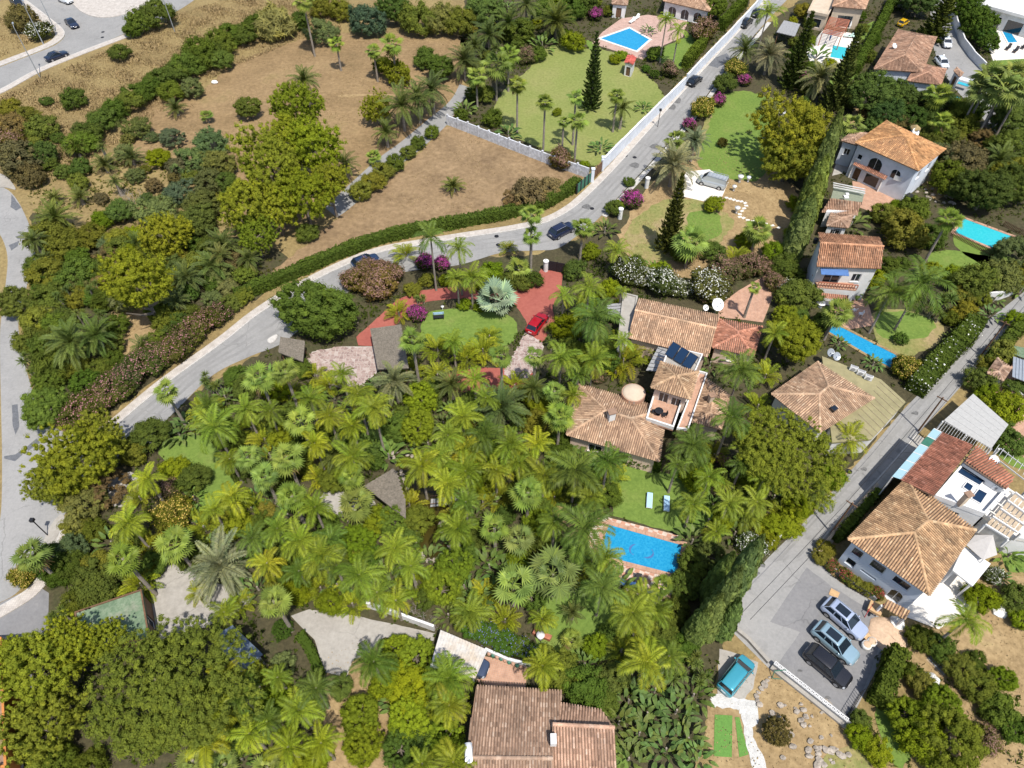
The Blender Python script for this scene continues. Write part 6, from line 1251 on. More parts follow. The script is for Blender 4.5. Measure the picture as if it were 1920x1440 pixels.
# ---------------------------------------------------------------- the table of plants: kind, crown pixel x, y, radius in px, [height of the crown centre m]
# colour sets (object colour), variation within a kind comes from the material
KIND = {  # name, category, group, description, crown set, colour, trunk?, default height factor
 'S': ('shrub', 'shrub', 'dark green shrubs', 'dark green bushy shrub', 'shrub', (.098, .132, .028)), 'L': ('bush', 'bush', 'lime green bushes', 'lime green leafy bush', 'shrub', (.165, .205, .016)),
 'O': ('olive_bush', 'bush', 'grey-green bushes', 'grey-green fine-leaved bush', 'olive', (.135, .155, .062)), 'U': ('teal_bush', 'bush', 'bluish bushes', 'bluish green bush', 'olive', (.090, .132, .080)),
 'E': ('mottled_bush', 'bush', 'olive green bushes', 'olive green bush', 'shrub', (.152, .162, .032)), 'X': ('brown_bush', 'bush', 'brownish bushes', 'brownish dry bush', 'olive', (.145, .112, .055)),
 'P': ('pine_tree', 'tree', 'yellow-green pines', 'yellow-green Aleppo-type pine', 'pine', (.208, .232, .026)), 'p': ('pine_tree', 'tree', 'olive pines', 'olive green pine', 'pine', (.200, .215, .028)), 'T': ('stone_pine', 'tree', 'umbrella pines', 'dark olive umbrella pine', 'stone', (.122, .148, .026)), 'V': ('stone_pine', 'tree', 'umbrella pines', 'yellow-olive umbrella pine', 'stone', (.205, .225, .026)),
 't': ('broadleaf_tree', 'tree', 'broadleaf trees', 'mid green broadleaf tree', 'tree', (.105, .150, .030)), 'l': ('broadleaf_tree', 'tree', 'light broadleaf trees', 'light green broadleaf tree', 'tree', (.185, .225, .022)), 'd': ('broadleaf_tree', 'tree', 'dark broadleaf trees', 'dark green broadleaf tree', 'tree', (.090, .122, .034)),
 'H': ('topiary_ball', 'topiary', 'clipped round bushes', 'clipped round bush', 'ball', (.072, .120, .022)), 'h': ('topiary_ball', 'topiary', 'olive clipped bushes', 'olive brown clipped ball bush', 'ball', (.105, .098, .035)),
 'R': ('oleander', 'bush', 'white oleanders', 'white-flowering oleander', 'fl_white', (.070, .085, .03)), 'i': ('oleander', 'bush', 'pink oleanders', 'pink-flowering oleander', 'fl_pink', (.085, .095, .028)), 'M': ('bougainvillea', 'bush', 'magenta bougainvilleas', 'magenta bougainvillea', 'fl_magenta', (.06, .07, .025)),
 'F': ('flowering_bush', 'bush', 'yellow-flowering bushes', 'yellow-flowering bush', 'fl_yellow', (.10, .11, .018)), 'v': ('agapanthus_bed', 'plant', 'lilac flower clumps', 'low clump of lilac flowers', 'fl_lilac', (.065, .115, .02)), 'r': ('flowering_bush', 'bush', 'red-flowering bushes', 'red-flowering bush', 'fl_red', (.07, .10, .02)), 'x': ('russet_bush', 'bush', 'russet bushes', 'russet-leaved bush', 'fl_russet', (.10, .09, .03)),
 'G': ('bare_bush', 'bush', 'bare grey bushes', 'leafless grey bush', 'bare', (.2, .18, .16)), 'b': ('brushwood', 'bush', 'cut brushwood', 'heap of dry brushwood', 'brush', (.20, .15, .08)), 'f': ('pampas_clump', 'grass', 'feathery grass clumps', 'pale feathery bamboo clump', 'feather', (.20, .21, .075)), 'z': ('bamboo_clump', 'bamboo', 'bamboo clumps', 'green bamboo clump', 'feather', (.115, .125, .025)),
 'C': ('cypress_tree', 'tree', 'cypresses', 'dark columnar cypress', 'cypress', (.150, .190, .060)), 'N': ('norfolk_pine', 'tree', 'tiered conifers', 'dark tiered conifer', 'norfolk', (.070, .085, .022)),
 'W': ('fan_palm', 'palm', 'fan palms', 'bright green fan palm', 'W', (.165, .218, .042)), 'w': ('fan_palm', 'palm', 'pale fan palms', 'pale grey-green fan palm', 'W', (.172, .212, .065)), 'B': ('silver_palm', 'palm', 'silver fan palms', 'silver-blue fan palm', 'B', (.24, .28, .26)),
 'D': ('date_palm', 'palm', 'date palms', 'dense dark date palm', 'D', (.092, .115, .032)), 'g': ('date_palm', 'palm', 'silvery date palms', 'silvery grey date palm', 'D', (.165, .180, .105)), 'Q': ('feather_palm', 'palm', 'feather palms', 'green feather palm', 'Q', (.150, .195, .022)), 'q': ('feather_palm', 'palm', 'yellowing feather palms', 'yellow-green feather palm', 'Q', (.195, .222, .018)), 'k': ('feather_palm', 'palm', 'dark feather palms', 'dark green feather palm', 'Q', (.088, .130, .022)),
 'A': ('areca_clump', 'palm', 'areca palm clumps', 'yellow-green areca palm clump', 'A', (.192, .212, .017)), 'K': ('banana_clump', 'plant', 'banana plants', 'broad-leaved banana plant', 'K', (.095, .150, .038)), 'y': ('banana_clump', 'plant', 'strelitzia clumps', 'dark strelitzia clump', 'K', (.105, .150, .042)), 'Y': ('yucca', 'yucca', 'yuccas', 'spiky yucca', 'Y', (.105, .138, .035))}
TABLE = """
R 75 57 24;X 36 38 30;S 262 42 30;S 290 28 36;S 248 55 22;S 222 98 23;S 137 187 25;S 88 190 13;S 478 48 30;S 458 66 28;S 436 66 29;S 414 84 31;S 396 96 28;S 378 104 36;S 350 122 32;S 416 112 26;S 328 134 29;S 300 148 30;S 282 162 27;S 262 176 29;S 240 192 28;S 213 208 28;S 187 230 30;S 167 253 30
f 513 47 36;W 568 0 24 10;O 610 60 32;W 630 80 19 4.5;D 570 150 34 6;d 465 204 29;P 555 206 50 9;P 590 278 56 8;P 508 312 64 8;P 462 388 54 6;P 568 368 54 6;P 515 390 48 5;P 540 262 44 8;P 618 345 38 6;P 478 442 40 4;S 323 172 26;O 360 166 24;D 330 205 24 1.2;W 388 218 18 1.2;O 255 240 28;U 318 255 25
D 247 296 27 1.3;D 197 310 25 1.3;D 143 278 24 1.8;S 152 266 32;E 77 240 32;X 23 235 34;X 33 300 44;d 80 288 32;O 393 265 38;O 367 300 36;X 333 312 27;L 297 295 26;O 412 306 36;O 393 342 34;U 333 360 32;O 378 385 40;d 373 416 42;G 247 368 32;d 227 398 30;O 290 398 40;L 193 413 23
D 150 370 27 1.3;D 103 372 20 1;E 147 343 22;S 152 315 22;D 105 408 38 3;E 92 442 42;E 120 460 40;L 250 440 20;p 312 448 48;L 240 475 28;D 417 457 36 3;S 575 438 24;E 20 205 26;E 55 215 22;X 60 330 30;x 18 265 30;E 270 470 26;O 340 420 30;S 430 345 26
P 260 530 64 8;D 350 520 40 3;D 397 497 38 3;D 330 565 33 2.5;d 30 570 40;E 83 513 40;S 148 515 42;E 95 560 38;S 200 560 34;Y 125 535 20 3;Y 170 538 20 3;Y 110 562 20 3;Y 150 585 20 3;Y 185 590 18 2;D 133 640 54 4;D 180 628 46 4;S 207 650 26;Y 40 668 24 4;Y 60 690 20 3;z 100 685 38;H 160 715 40;t 90 768 50;S 55 640 34;E 70 600 36;S 110 615 34;E 140 690 26;S 190 690 24;S 220 610 26
i 160 768 40;i 188 745 38;i 213 724 38;i 240 704 37;i 267 684 37;i 293 668 35;i 320 655 35;i 342 637 33;i 362 618 31;i 385 603 30;i 408 588 28;E 433 570 22;E 455 556 21;i 130 785 30;f 430 540 18;O 400 560 22
p 150 862 72 5;p 105 905 50 4;p 195 830 48 4;X 190 905 45;O 150 935 50;S 275 815 40;W 310 733 24 6;Y 378 712 22 2;Y 403 716 22 2;S 437 706 24;W 487 708 34 8;W 533 695 34 8;Q 400 798 46 5;A 385 770 36;Q 460 765 38 4;K 420 740 24;W 463 857 34 6;W 537 857 34 6;W 563 788 38 6;W 497 893 34 5;W 547 930 34 5;q 617 778 34 5;A 617 718 30;A 590 700 24;q 433 932 38 3;q 275 897 36 4;L 330 878 30;x 317 912 24;S 360 897 34;F 325 962 42;D 625 850 36 4
Q 505 770 34 4;A 540 740 32;Q 580 745 34 4;Q 430 860 30 3;A 495 820 34;q 590 830 34 5;Q 640 700 30 5;A 470 800 30;A 600 890 32;Q 590 950 34 4;A 470 950 32;E 250 850 30;A 260 930 30;k 390 760 32 3
t 603 588 92 3.4 .74;x 707 530 42;x 722 508 34;x 690 505 26;x 668 522 32;A 747 583 26;M 780 586 22;M 828 495 18;M 797 492 20;Q 807 443 40 8;Q 860 462 35 7;A 760 472 26;A 953 463 18;W 997 400 27 10;W 997 440 23 7;W 1093 425 29 5;y 1135 425 26;Q 1157 467 32 3;L 1110 472 20
Q 857 520 32 4;Q 883 518 34 4;L 920 510 26;W 973 505 28 2;S 953 525 22;E 775 542 18;E 800 525 18;L 835 525 16;L 905 535 16;B 930 560 36 2.5;A 917 612 23 2.5;L 870 572 15;Y 790 562 17 1;S 975 530 22;S 1000 525 20;L 900 575 14
W 773 637 32 7;A 820 650 36;A 905 652 36;A 875 668 32;Q 850 640 28 3;W 940 665 30 8;g 740 714 50 4;D 847 720 36 3;W 1003 667 27 6;Q 1053 670 42 6;Q 1113 672 38 5;Q 1105 537 34 5;Q 1057 553 24 4;S 1075 507 24;k 1117 593 58 6;Y 1035 617 20 1;Y 1030 640 20 1;L 1067 613 34;A 1190 630 38;A 1170 670 42;A 1207 652 34;x 1122 705 18
R 1177 510 32;R 1243 528 36;R 1330 538 40;x 1323 557 16;R 1205 520 26;R 1275 540 26;l 787 747 38;l 783 800 40;D 940 763 58 4;D 1000 727 32 4;W 1040 733 30 4;W 1050 780 30 6;Q 670 738 36 7;Q 700 762 42 7;q 660 797 38 5;Q 660 855 42 5;W 660 892 34 5;w 667 942 38 3;D 735 912 22 1
q 867 780 40 5;q 907 815 42 5;Q 957 832 42 5;q 1007 832 42 5;q 873 842 42 4;Q 840 815 36 5;q 790 873 42 5;q 838 905 36 4;A 852 968 30;Q 873 882 42 4;Q 973 865 42 4;k 1080 880 54 6;k 1140 863 44 6;W 990 923 36 5;q 873 940 38 4;Q 1107 930 40 5;A 767 943 32;q 930 880 40 4;Q 1020 890 40 4;A 930 930 34;A 1040 930 32;Q 820 850 32 4;Q 910 745 34 4;A 965 720 30;Q 1075 740 30 4;k 1085 700 30 4;Q 890 710 28 4;A 820 700 28;A 770 690 26
Q 1390 693 52 6;K 1333 677 28;k 1373 780 52 7;l 1493 637 56 4;Q 1453 625 28 4;A 1437 700 28;A 1423 757 30;W 1570 585 38 4;S 1493 553 42;R 1473 543 22;x 1407 500 30;x 1357 507 34;W 1415 538 14 4.5;V 1467 856 86 6;q 1590 822 46 2.5;L 1563 895 28;Q 1300 832 48 5;Q 1330 893 34 4;Q 1300 945 34 3;Q 1367 943 34 3;k 1270 870 34 4;A 1340 850 30;Q 1420 940 36 3;A 1470 960 34;L 1500 950 30;q 1540 930 32 2;M 1353 862 16;L 1450 985 30;A 1420 980 28
k 1673 545 50 6;Q 1730 528 54 7;y 1617 540 32;Y 1777 558 32 2;Y 1762 580 26 2;S 1827 528 44;L 1835 520 24;O 1880 522 42;H 1690 634 19;F 1697 687 29;y 1575 640 18;y 1640 678 20;S 1545 600 24;S 1500 595 24
E 1880 665 32;E 1840 712 32;L 1880 768 42;S 1897 832 32;S 1905 728 26;E 1860 690 26;L 1850 740 26;L 1905 600 24;S 1880 800 26
N 1480 165 32 15;N 1558 205 36 16;g 1443 103 40 4;D 1397 93 30 4;Q 1440 22 34 6;g 1537 147 44 4;F 1380 127 24;S 1357 157 24;F 1317 203 26;M 1347 188 16;M 1397 150 15;M 1503 147 16;M 1293 233 15;O 1442 200 20;h 1355 267 14;p 1493 258 76 6;p 1480 300 55 4;Y 1405 247 8 .3
C 1488 462 24 9;C 1497 440 24 10;C 1506 412 24 11;C 1514 385 23 11;C 1522 358 22 12;C 1530 335 20 12;C 1480 485 22 8;d 1640 177 54;d 1682 182 38;d 1705 222 34;d 1660 215 40;W 1760 177 27 4;W 1767 227 26 4;E 1803 233 36;w 1860 145 40 9;w 1882 165 38 9;w 1900 140 36 10;w 1840 165 32 8;w 1915 170 34 9;G 1860 235 34;X 1813 300 46;D 1873 300 34 3;S 1780 333 42;d 1847 360 56;d 1897 350 48;d 1897 230 48;d 1900 280 44;O 1770 290 30
L 1680 388 18;E 1713 395 34;E 1697 433 46;y 1600 410 34;W 1780 410 28 7;S 1747 443 32;O 1897 470 38;L 1337 383 21;L 1493 383 19;L 1493 437 23;M 1483 457 15;W 1423 430 33 3.5;L 1400 450 22;W 1297 450 35 4;S 1330 470 26;N 1250 470 33 14;g 1263 310 48 4;g 1303 263 34 4;W 1267 260 22 4;S 1180 342 12;M 1187 373 24;S 1150 390 20;L 1160 385 14;L 1640 520 24;S 1660 500 30;L 1450 470 26;S 1280 475 26;K 1230 500 24;S 1190 495 24;L 1240 505 22;A 1380 480 26;S 1470 500 30;l 1475 590 26
H 1815 10 40;H 1835 45 42;H 1856 80 26;H 1848 66 28;H 1826 28 34;S 1520 40 16;H 1613 30 15;K 1533 100 30;N 1745 75 36 11;d 1725 5 36;d 1700 -5 30;S 1615 55 14;L 1533 30 14;E 1505 20 20;E 1655 400 26;S 1565 175 20;S 1590 190 20;w 1600 235 26 4
U 693 40 38;d 740 18 38;E 780 38 38;O 825 38 38;E 862 45 34;d 908 22 42;D 987 8 34 7;D 1043 40 42 4;D 953 43 38 4;D 917 65 36 4;D 890 85 28 4;S 975 62 32;K 1017 76 30;L 1077 78 24;S 1010 102 19;x 987 105 20;W 700 95 18 5;W 735 82 22 7;S 717 124 22;P 747 140 28 2;S 800 110 25;t 827 128 32
D 870 113 35 4;W 893 143 23 5;W 930 120 30 6;W 953 103 27 6;D 753 197 44 5;D 783 183 40 5;D 810 167 40 5;D 723 247 30 3;p 707 207 30;S 783 267 17;S 810 247 17;E 740 308 22;E 718 322 24;E 697 340 26;E 675 358 26;E 765 285 18;W 700 293 16 1.5;D 647 307 28 3;D 850 350 26 1;b 990 362 34;b 1030 350 24;b 965 375 22;x 1053 297 26;L 1093 314 15
N 1107 205 27 15;W 970 157 22 8;W 1022 190 22 9;W 1080 180 22 8;W 1083 225 24 7;W 1057 227 16 4;W 1157 177 20 6;D 1167 203 26 4;K 1207 197 18;K 1127 270 24;K 953 243 24;K 873 200 24;S 923 222 22;S 907 174 24;L 1045 210 10;L 1153 112 12;L 1166 104 13;H 1212 128 12;H 1228 138 13;x 1257 130 19;S 1227 100 19;Q 1250 35 22 7;Q 1273 56 22 6;K 1217 54 16;M 1117 27 16;S 1073 18 28;S 1100 8 26;x 1320 57 29;t 1340 15 28;S 1140 20 14;S 890 175 20;S 865 215 16;S 1020 20 28;E 640 20 26;E 600 15 26;S 560 40 22;L 1290 15 18
W 57 1040 36 5;F 43 1080 27;U 137 1027 33;S 180 1103 50;S 150 1130 34;Y 110 1150 22 2;Y 95 1165 20 2;Y 118 1125 22 2;W 230 1047 42 7;W 327 1020 36 5;q 240 980 42 4;g 413 1060 64 3;T 318 1300 124 6.5;P 78 1258 76 6;P 140 1212 52 6;P 30 1232 50 5;p 80 1360 70 4;P 200 1205 42 5;Q 420 1147 36 2;W 513 1127 40 6;H 530 1178 26;O 533 1245 27;q 450 1300 48 4;q 500 1352 48 4;q 560 1330 48 4;q 592 1290 42 4;Q 520 1270 34 3;q 540 1400 48 4;q 468 1375 44 4;q 602 1392 42 4;q 422 1262 40 4;w 360 1425 30 2;w 420 1432 32 2;w 500 1440 34 2;K 450 1420 30;S 115 1425 38;S 170 1435 36;E 60 1430 40
Q 520 990 42 4;Q 562 1012 42 4;Q 602 1042 42 4;Q 472 1008 38 4;q 560 1070 38 3;q 500 1055 36 3;A 600 1100 34;A 450 1130 26;A 380 985 36;k 620 1010 36 4;L 617 1130 28;A 660 1130 30;q 400 955 34 3;S 290 1055 30;A 370 1110 22
Q 673 1077 48 5;l 667 1020 42;Q 740 1027 40 4;Q 707 1110 42 4;q 742 1125 38 3;l 827 1103 42;l 853 1067 42;Q 857 990 40 4;W 927 990 34 4;w 973 1007 34 3;K 917 1057 40;w 1037 1075 50 4;w 963 1093 42 4;y 890 1120 42;Q 880 1147 38 2;A 947 1160 30;q 1017 1160 34 2;Q 1040 977 44 5;k 1097 990 54 7;Q 1133 1043 48 5;Q 1130 1100 48 5;Q 1187 1147 48 4;W 1243 1097 28 3;H 1138 1187 25;W 1073 1200 27 1;D 1073 1147 27 1.5;q 1213 1240 46 4;L 1117 1213 26;k 1080 1030 36 4
E 1050 1260 46;S 1100 1287 48;q 1017 1247 42 3;v 890 1178 26;v 920 1190 26;v 950 1203 26;v 980 1215 24;v 1005 1228 22;G 775 1145 24;G 795 1155 24;G 815 1168 22;k 700 1240 54 4;l 780 1230 42;l 745 1215 34;Q 840 1270 54 4;q 842 1322 50 4;l 765 1350 48;l 675 1340 46;l 833 1388 44;l 680 1402 44;t 750 1402 44;q 792 1432 34 3;S 640 1290 26;A 910 1110 30;S 1000 1030 30;y 840 1150 30;A 780 1090 34;Q 770 1060 38 4;K 720 1060 30;Q 630 1060 34 4;S 800 1120 24
y 1180 1310 42;y 1230 1290 42;y 1270 1330 44;y 1200 1372 44;y 1250 1402 44;y 1292 1382 40;y 1162 1352 38;y 1302 1300 38;y 1215 1335 40;y 1180 1420 40;y 1310 1420 34;Y 1265 1258 30 1.5;Y 1300 1240 30 1.5;Y 1315 1275 28 1.5;S 1130 1310 34;S 1240 1190 36;S 1265 1150 32;S 1285 1210 32;Q 1255 1230 38 4;E 1150 1270 36
C 1332 1168 28 12;C 1312 1190 28 9;C 1354 1135 28 13;C 1348 1188 24 8;C 1374 1105 26 11;C 1330 1125 26 10;C 1296 1200 24 7;S 1300 1060 34;y 1300 1010 34;R 1412 1022 28;L 1480 985 32;L 1440 1010 24;d 1280 1100 34;d 1330 1040 34
L 1613 1380 26;S 1613 1350 22;L 1645 1412 28;l 1700 1340 44;t 1780 1382 68;l 1762 1320 42;S 1728 1200 30;S 1762 1216 30;E 1800 1255 36;E 1840 1292 36;S 1873 1328 38;S 1897 1362 36;S 1712 1262 22;S 1830 1240 22;l 1880 1273 30;E 1727 1282 30;Q 1813 1160 46 5;L 1837 1123 34;S 1907 1123 34;L 1915 1160 26;K 1897 1037 32;R 1863 1080 20;h 1457 1372 35;r 1560 1060 16;r 1585 1078 16;E 1605 1092 16;r 1645 1112 16;E 1625 1103 16;E 1550 1030 20;E 1540 1046 18;K 1880 1080 22;x 1850 1390 30
"""
PLANTS = []   # (object, description, px, py)
PRN = random.Random(21)
def jc(c, a=.16, hv=1):
    k = PRN.uniform(1-a, 1+a); hu = PRN.uniform(-1, 1)*hv; c = (c[0]*(1+.10*hu), c[1]*(1-.02*hu), c[2]*(1-.1*hu)); return (c[0]*k*PRN.uniform(.95, 1.05), c[1]*k*PRN.uniform(.97, 1.03), c[2]*k*PRN.uniform(.8, 1.2), 1)
def add_part(name, me, par, col=None, loc=(0, 0, 0), rot=(0, 0, 0), sc=(1, 1, 1)):
    o = bpy.data.objects.new(name, me); C.objects.link(o); o.parent = par; o.location = loc; o.rotation_euler = rot; o.scale = sc
    if col: o.color = col
    return o
def plant(k, x, y, r, h=None, ys=1.0):
    if k in 'Qq' and r > 30 and PRN.random() < .2: k = 'k'
    h = h + (1.8 if k in 'Qqk' else 1.2) if h and h >= 3 and k in 'QqkWw' else h; nm, cat, grp, desc, cs, col = KIND[k]; ball = k in 'PpTtldV'
    zc = h if h is not None else None; pm = PXM(x, y, zc or 1.0); Rm = r/pm
    if zc is None: zc = Rm*(.62 if not ball else .9 if k in 'PpTV' else .66) if cs not in ('A', 'K') else Rm*.55
    p = P(x, y, zc if k not in 'CN' else 0); Rm = r/PXM(x, y, zc); cc = jc(col, *((.08, .2) if k in 'PpTV' else (.16, .6) if k in 'QqkAWw' else ())); rz = PRN.uniform(0, 6.283); base = (p.x, p.y, 0)
    if k in 'CN':                                        # columns and tiers: the pixel is the foot
        t = thing(nm, desc, cat, base, grp, rz); add_part('crown', PRN.choice(CR[cs]), t, cc, (0, 0, .25), (0, 0, 0), (Rm*1.05, Rm*1.05, h)); add_part('trunk', TR[0], t, None, (0, 0, 0), (0, 0, 0), (.2, .2, h*.8))
    elif cs in FR and cs not in 'AK':
        t = thing(nm, desc, cat, base, grp, rz); th = max(.25, zc); tr = {'W': .2, 'D': .27, 'Q': .15, 'B': .22}[cs]
        add_part('trunk', TR[0], t, None, (0, 0, 0), (0, 0, 0), (tr, tr, th)); n = {'W': 21, 'D': 34, 'Q': 15, 'B': 18}[cs]; n = max(11, int(n*min(1, .55+Rm/6)*PRN.uniform(.8, 1.2)))
        hi, lo = {'W': (82, -62), 'D': (84, -30), 'Q': (76, -24), 'B': (80, -20)}[cs]; Lf = Rm*{'W': 1.02, 'D': 1.06, 'Q': 1.2, 'B': 1.05}[cs]*PRN.uniform(.84, 1.1)
        if zc < 2: lo = max(lo, 4)
        for i in range(n):
            e = hi+(lo-hi)*((i+.5)/n)**.9+PRN.uniform(-6, 6); j = min(range(7), key=lambda q: abs(ELS[q]-e)); kf = PRN.uniform(.8, 1.2); c = tuple(v*kf*PRN.uniform(.96, 1.04) for v in cc[:3])
            if i > n*.80 and k in 'WwqQD' and PRN.random() < .35: c = (c[0]*1.3, c[1]*1.08, c[2]*1.1) if k != 'W' else (.20, .145, .07)
            s = Lf*PRN.uniform(.85, 1.1)*(.8 if i < 3 else 1); add_part('frond', PRN.choice(FR[cs][j]), t, (*c, 1), (0, 0, th-.05), (PRN.uniform(-.12, .12), PRN.uniform(-.12, .12), i*2.39996+PRN.uniform(-.25, .25)), (s, s, s))
    elif cs in ('A', 'K'):
        t = thing(nm, desc, cat, base, grp, rz); n = 20 if cs == 'A' else 24
        for i in range(n):
            a = i*2.39996; o = Rm*(.38 if cs == 'A' else .62)*math.sqrt(i/n); e = 74-60*(i/n)+PRN.uniform(-8, 8); j = min(range(7), key=lambda q: abs(ELS[q]-e)); s = Rm*PRN.uniform(.8, 1.05)*(1.0 if cs == 'A' else .68)
            kf = PRN.uniform(.8, 1.2); c = tuple(v*kf*PRN.uniform(.96, 1.04) for v in cc[:3]); add_part('frond' if cs == 'A' else 'leaf', PRN.choice(FR[cs][j]), t, (*c, 1), (math.cos(a)*o, math.sin(a)*o, PRN.uniform(.1, .5)*Rm), (0, 0, a+PRN.uniform(-.5, .5)), (s, s, s))
        add_part('stem', TR[0], t, None, (0, 0, 0), (0, 0, 0), (.12, .12, Rm*.5))
    elif cs == 'Y':
        t = thing(nm, desc, cat, base, grp, rz); h = h or 1.5
        for i in range(4):
            q = Vector((PRN.uniform(-.45, .45)*Rm, PRN.uniform(-.45, .45)*Rm, 0)); hh = h*PRN.uniform(.65, 1.1); add_part('trunk', TR[0], t, None, q, (0, 0, 0), (.1, .1, hh)); add_part('leaf_rosette', PRN.choice(ROS), t, jc(col), q+Vector((0, 0, hh)), (0, 0, i), (Rm*.6,)*3)
    elif cs == 'bare':
        t = link(nm, PRN.choice(BARE), None, base); t.scale = (Rm*.9, Rm*.9, Rm*.9); t.rotation_euler = (0, 0, rz); tag(t, desc, cat, grp)
    elif ball or k in 'd':
        t = thing(nm, desc, cat, base, grp, rz); rat = .55 if k == 'T' else .78
        add_part('crown', PRN.choice(CR[cs]), t, cc, (0, 0, zc), (0, 0, 0), (Rm, Rm*ys, Rm*(1.3 if k in 'Pp' else 1.0))); add_part('trunk', PRN.choice(LM), t, None, (0, 0, 0), (0, 0, 0), (Rm*1.0, Rm*1.0, zc*1.08))
    else:
        t = link(nm, PRN.choice(CR[cs]), None, (p.x, p.y, zc*.9)); s = Rm*1.04; t.scale = (s, s, s*(PRN.uniform(.82, 1.1) if k != 'v' else .5)); t.rotation_euler = (0, 0, rz); t.color = cc; tag(t, desc, cat, grp)
    PLANTS.append((t, desc, x, y)); return t
for row in TABLE.replace('\n', ';').split(';'):
    f = row.split()
    if f: plant(f[0], *[float(q) for q in f[1:]])
# ---------------------------------------------------------------- more of the same between the plants listed above
def infill(px, n, kinds, rr, seed, mind):
    rnd = random.Random(seed); xs = [p[0] for p in px]; ys = [p[1] for p in px]; made = 0; K = n*30
    x = np.array([rnd.uniform(min(xs), max(xs)) for _ in range(K)]); y = np.array([rnd.uniform(min(ys), max(ys)) for _ in range(K)]); kd = [rnd.choice(kinds) for _ in range(K)]; hh = [rnd.uniform(2, 4) if k in 'QqkWwD' else None for k in kd]
    ok = in_poly(x, y, px); b = np.array([P(u, v, h or .8)[:2] for u, v, h in zip(x, y, hh)])
    for z in hard + ZONES['dry_ground'] + ROOFS: ok &= ~in_poly(b[:, 0], b[:, 1], z)
    for i in np.nonzero(ok)[0]:
        if made >= n: break
        f = .62+.0005*y[i]
        if min((q[2]-x[i])**2+(q[3]-y[i])**2 for q in PLANTS) < (mind*f)**2: continue
        plant(kd[i], float(x[i]), float(y[i]), rnd.uniform(*rr)*f, hh[i]); made += 1
ROOFS = [PL(q) for q in ([(1050,715),(1260,700),(1330,540),(1450,600),(1380,800),(1240,880),(1060,840)], [(1440,670),(1700,670),(1700,830),(1440,830)], [(690,610),(770,605),(770,700),(690,700)], [(520,630),(575,630),(575,680),(520,680)], [(680,875),(765,875),(765,975),(680,975)], [(135,1100),(290,1100),(290,1220),(135,1220)], [(390,1170),(495,1170),(495,1265),(390,1265)], [(800,1180),(1000,1180),(1000,1300),(800,1300)], [(860,1280),(1160,1280),(1160,1440),(860,1440)])]
infill([(300,830),(440,720),(560,690),(700,700),(800,690),(1000,690),(1060,740),(1060,830),(1150,880),(1140,960),(1100,1010),(1000,1130),(860,1160),(640,1120),(480,1100),(330,980)], 110, 'SSSKKyyStEKLSA', (18, 34), 1, 24)
infill([(1090,520),(1160,500),(1180,640),(1160,720),(1080,700),(1060,620)], 14, 'AQLSK', (20, 30), 2, 22)
infill([(1260,850),(1400,830),(1480,960),(1420,1040),(1340,1000)], 24, 'AQLKSQ', (24, 34), 3, 24)
infill([(1000,1130),(1120,1060),(1270,1120),(1310,1280),(1160,1420),(1130,1280),(1020,1280)], 26, 'LSAyKQ', (24, 36), 4, 27)
infill([(400,1260),(640,1260),(860,1290),(870,1440),(380,1440)], 40, 'qALKLSq', (28, 42), 5, 30)
infill([(60,420),(300,440),(500,480),(420,560),(220,720),(80,760)], 56, 'SEOdXSEDEtS', (22, 38), 6, 20)
infill([(20,210),(200,240),(420,280),(420,400),(60,380)], 20, 'OEDXSEOS', (16, 26), 7, 26)
infill([(1500,0),(1660,0),(1640,100),(1500,200),(1470,60)], 16, 'SLEKH', (16, 24), 8, 24)
infill([(1600,190),(1920,180),(1920,370),(1780,370),(1780,280),(1620,230)], 22, 'SdEXd', (26, 40), 9, 32)
infill([(1600,480),(1920,470),(1920,560),(1780,650),(1650,560)], 14, 'SLEy', (20, 32), 10, 30)
infill([(870,0),(1120,0),(1060,80),(960,120),(880,160)], 16, 'SDKEL', (18, 28), 11, 26)
infill([(1700,1290),(1780,1230),(1920,1290),(1920,1430),(1660,1430)], 16, 'SElL', (24, 36), 12, 34)
infill([(60,1000),(200,980),(330,1000),(400,1100),(300,1110),(120,1160)], 14, 'SAQyE', (24, 34), 13, 28)
infill([(1180,480),(1480,470),(1500,560),(1440,520),(1300,510)], 10, 'SxLK', (18, 28), 14, 26)
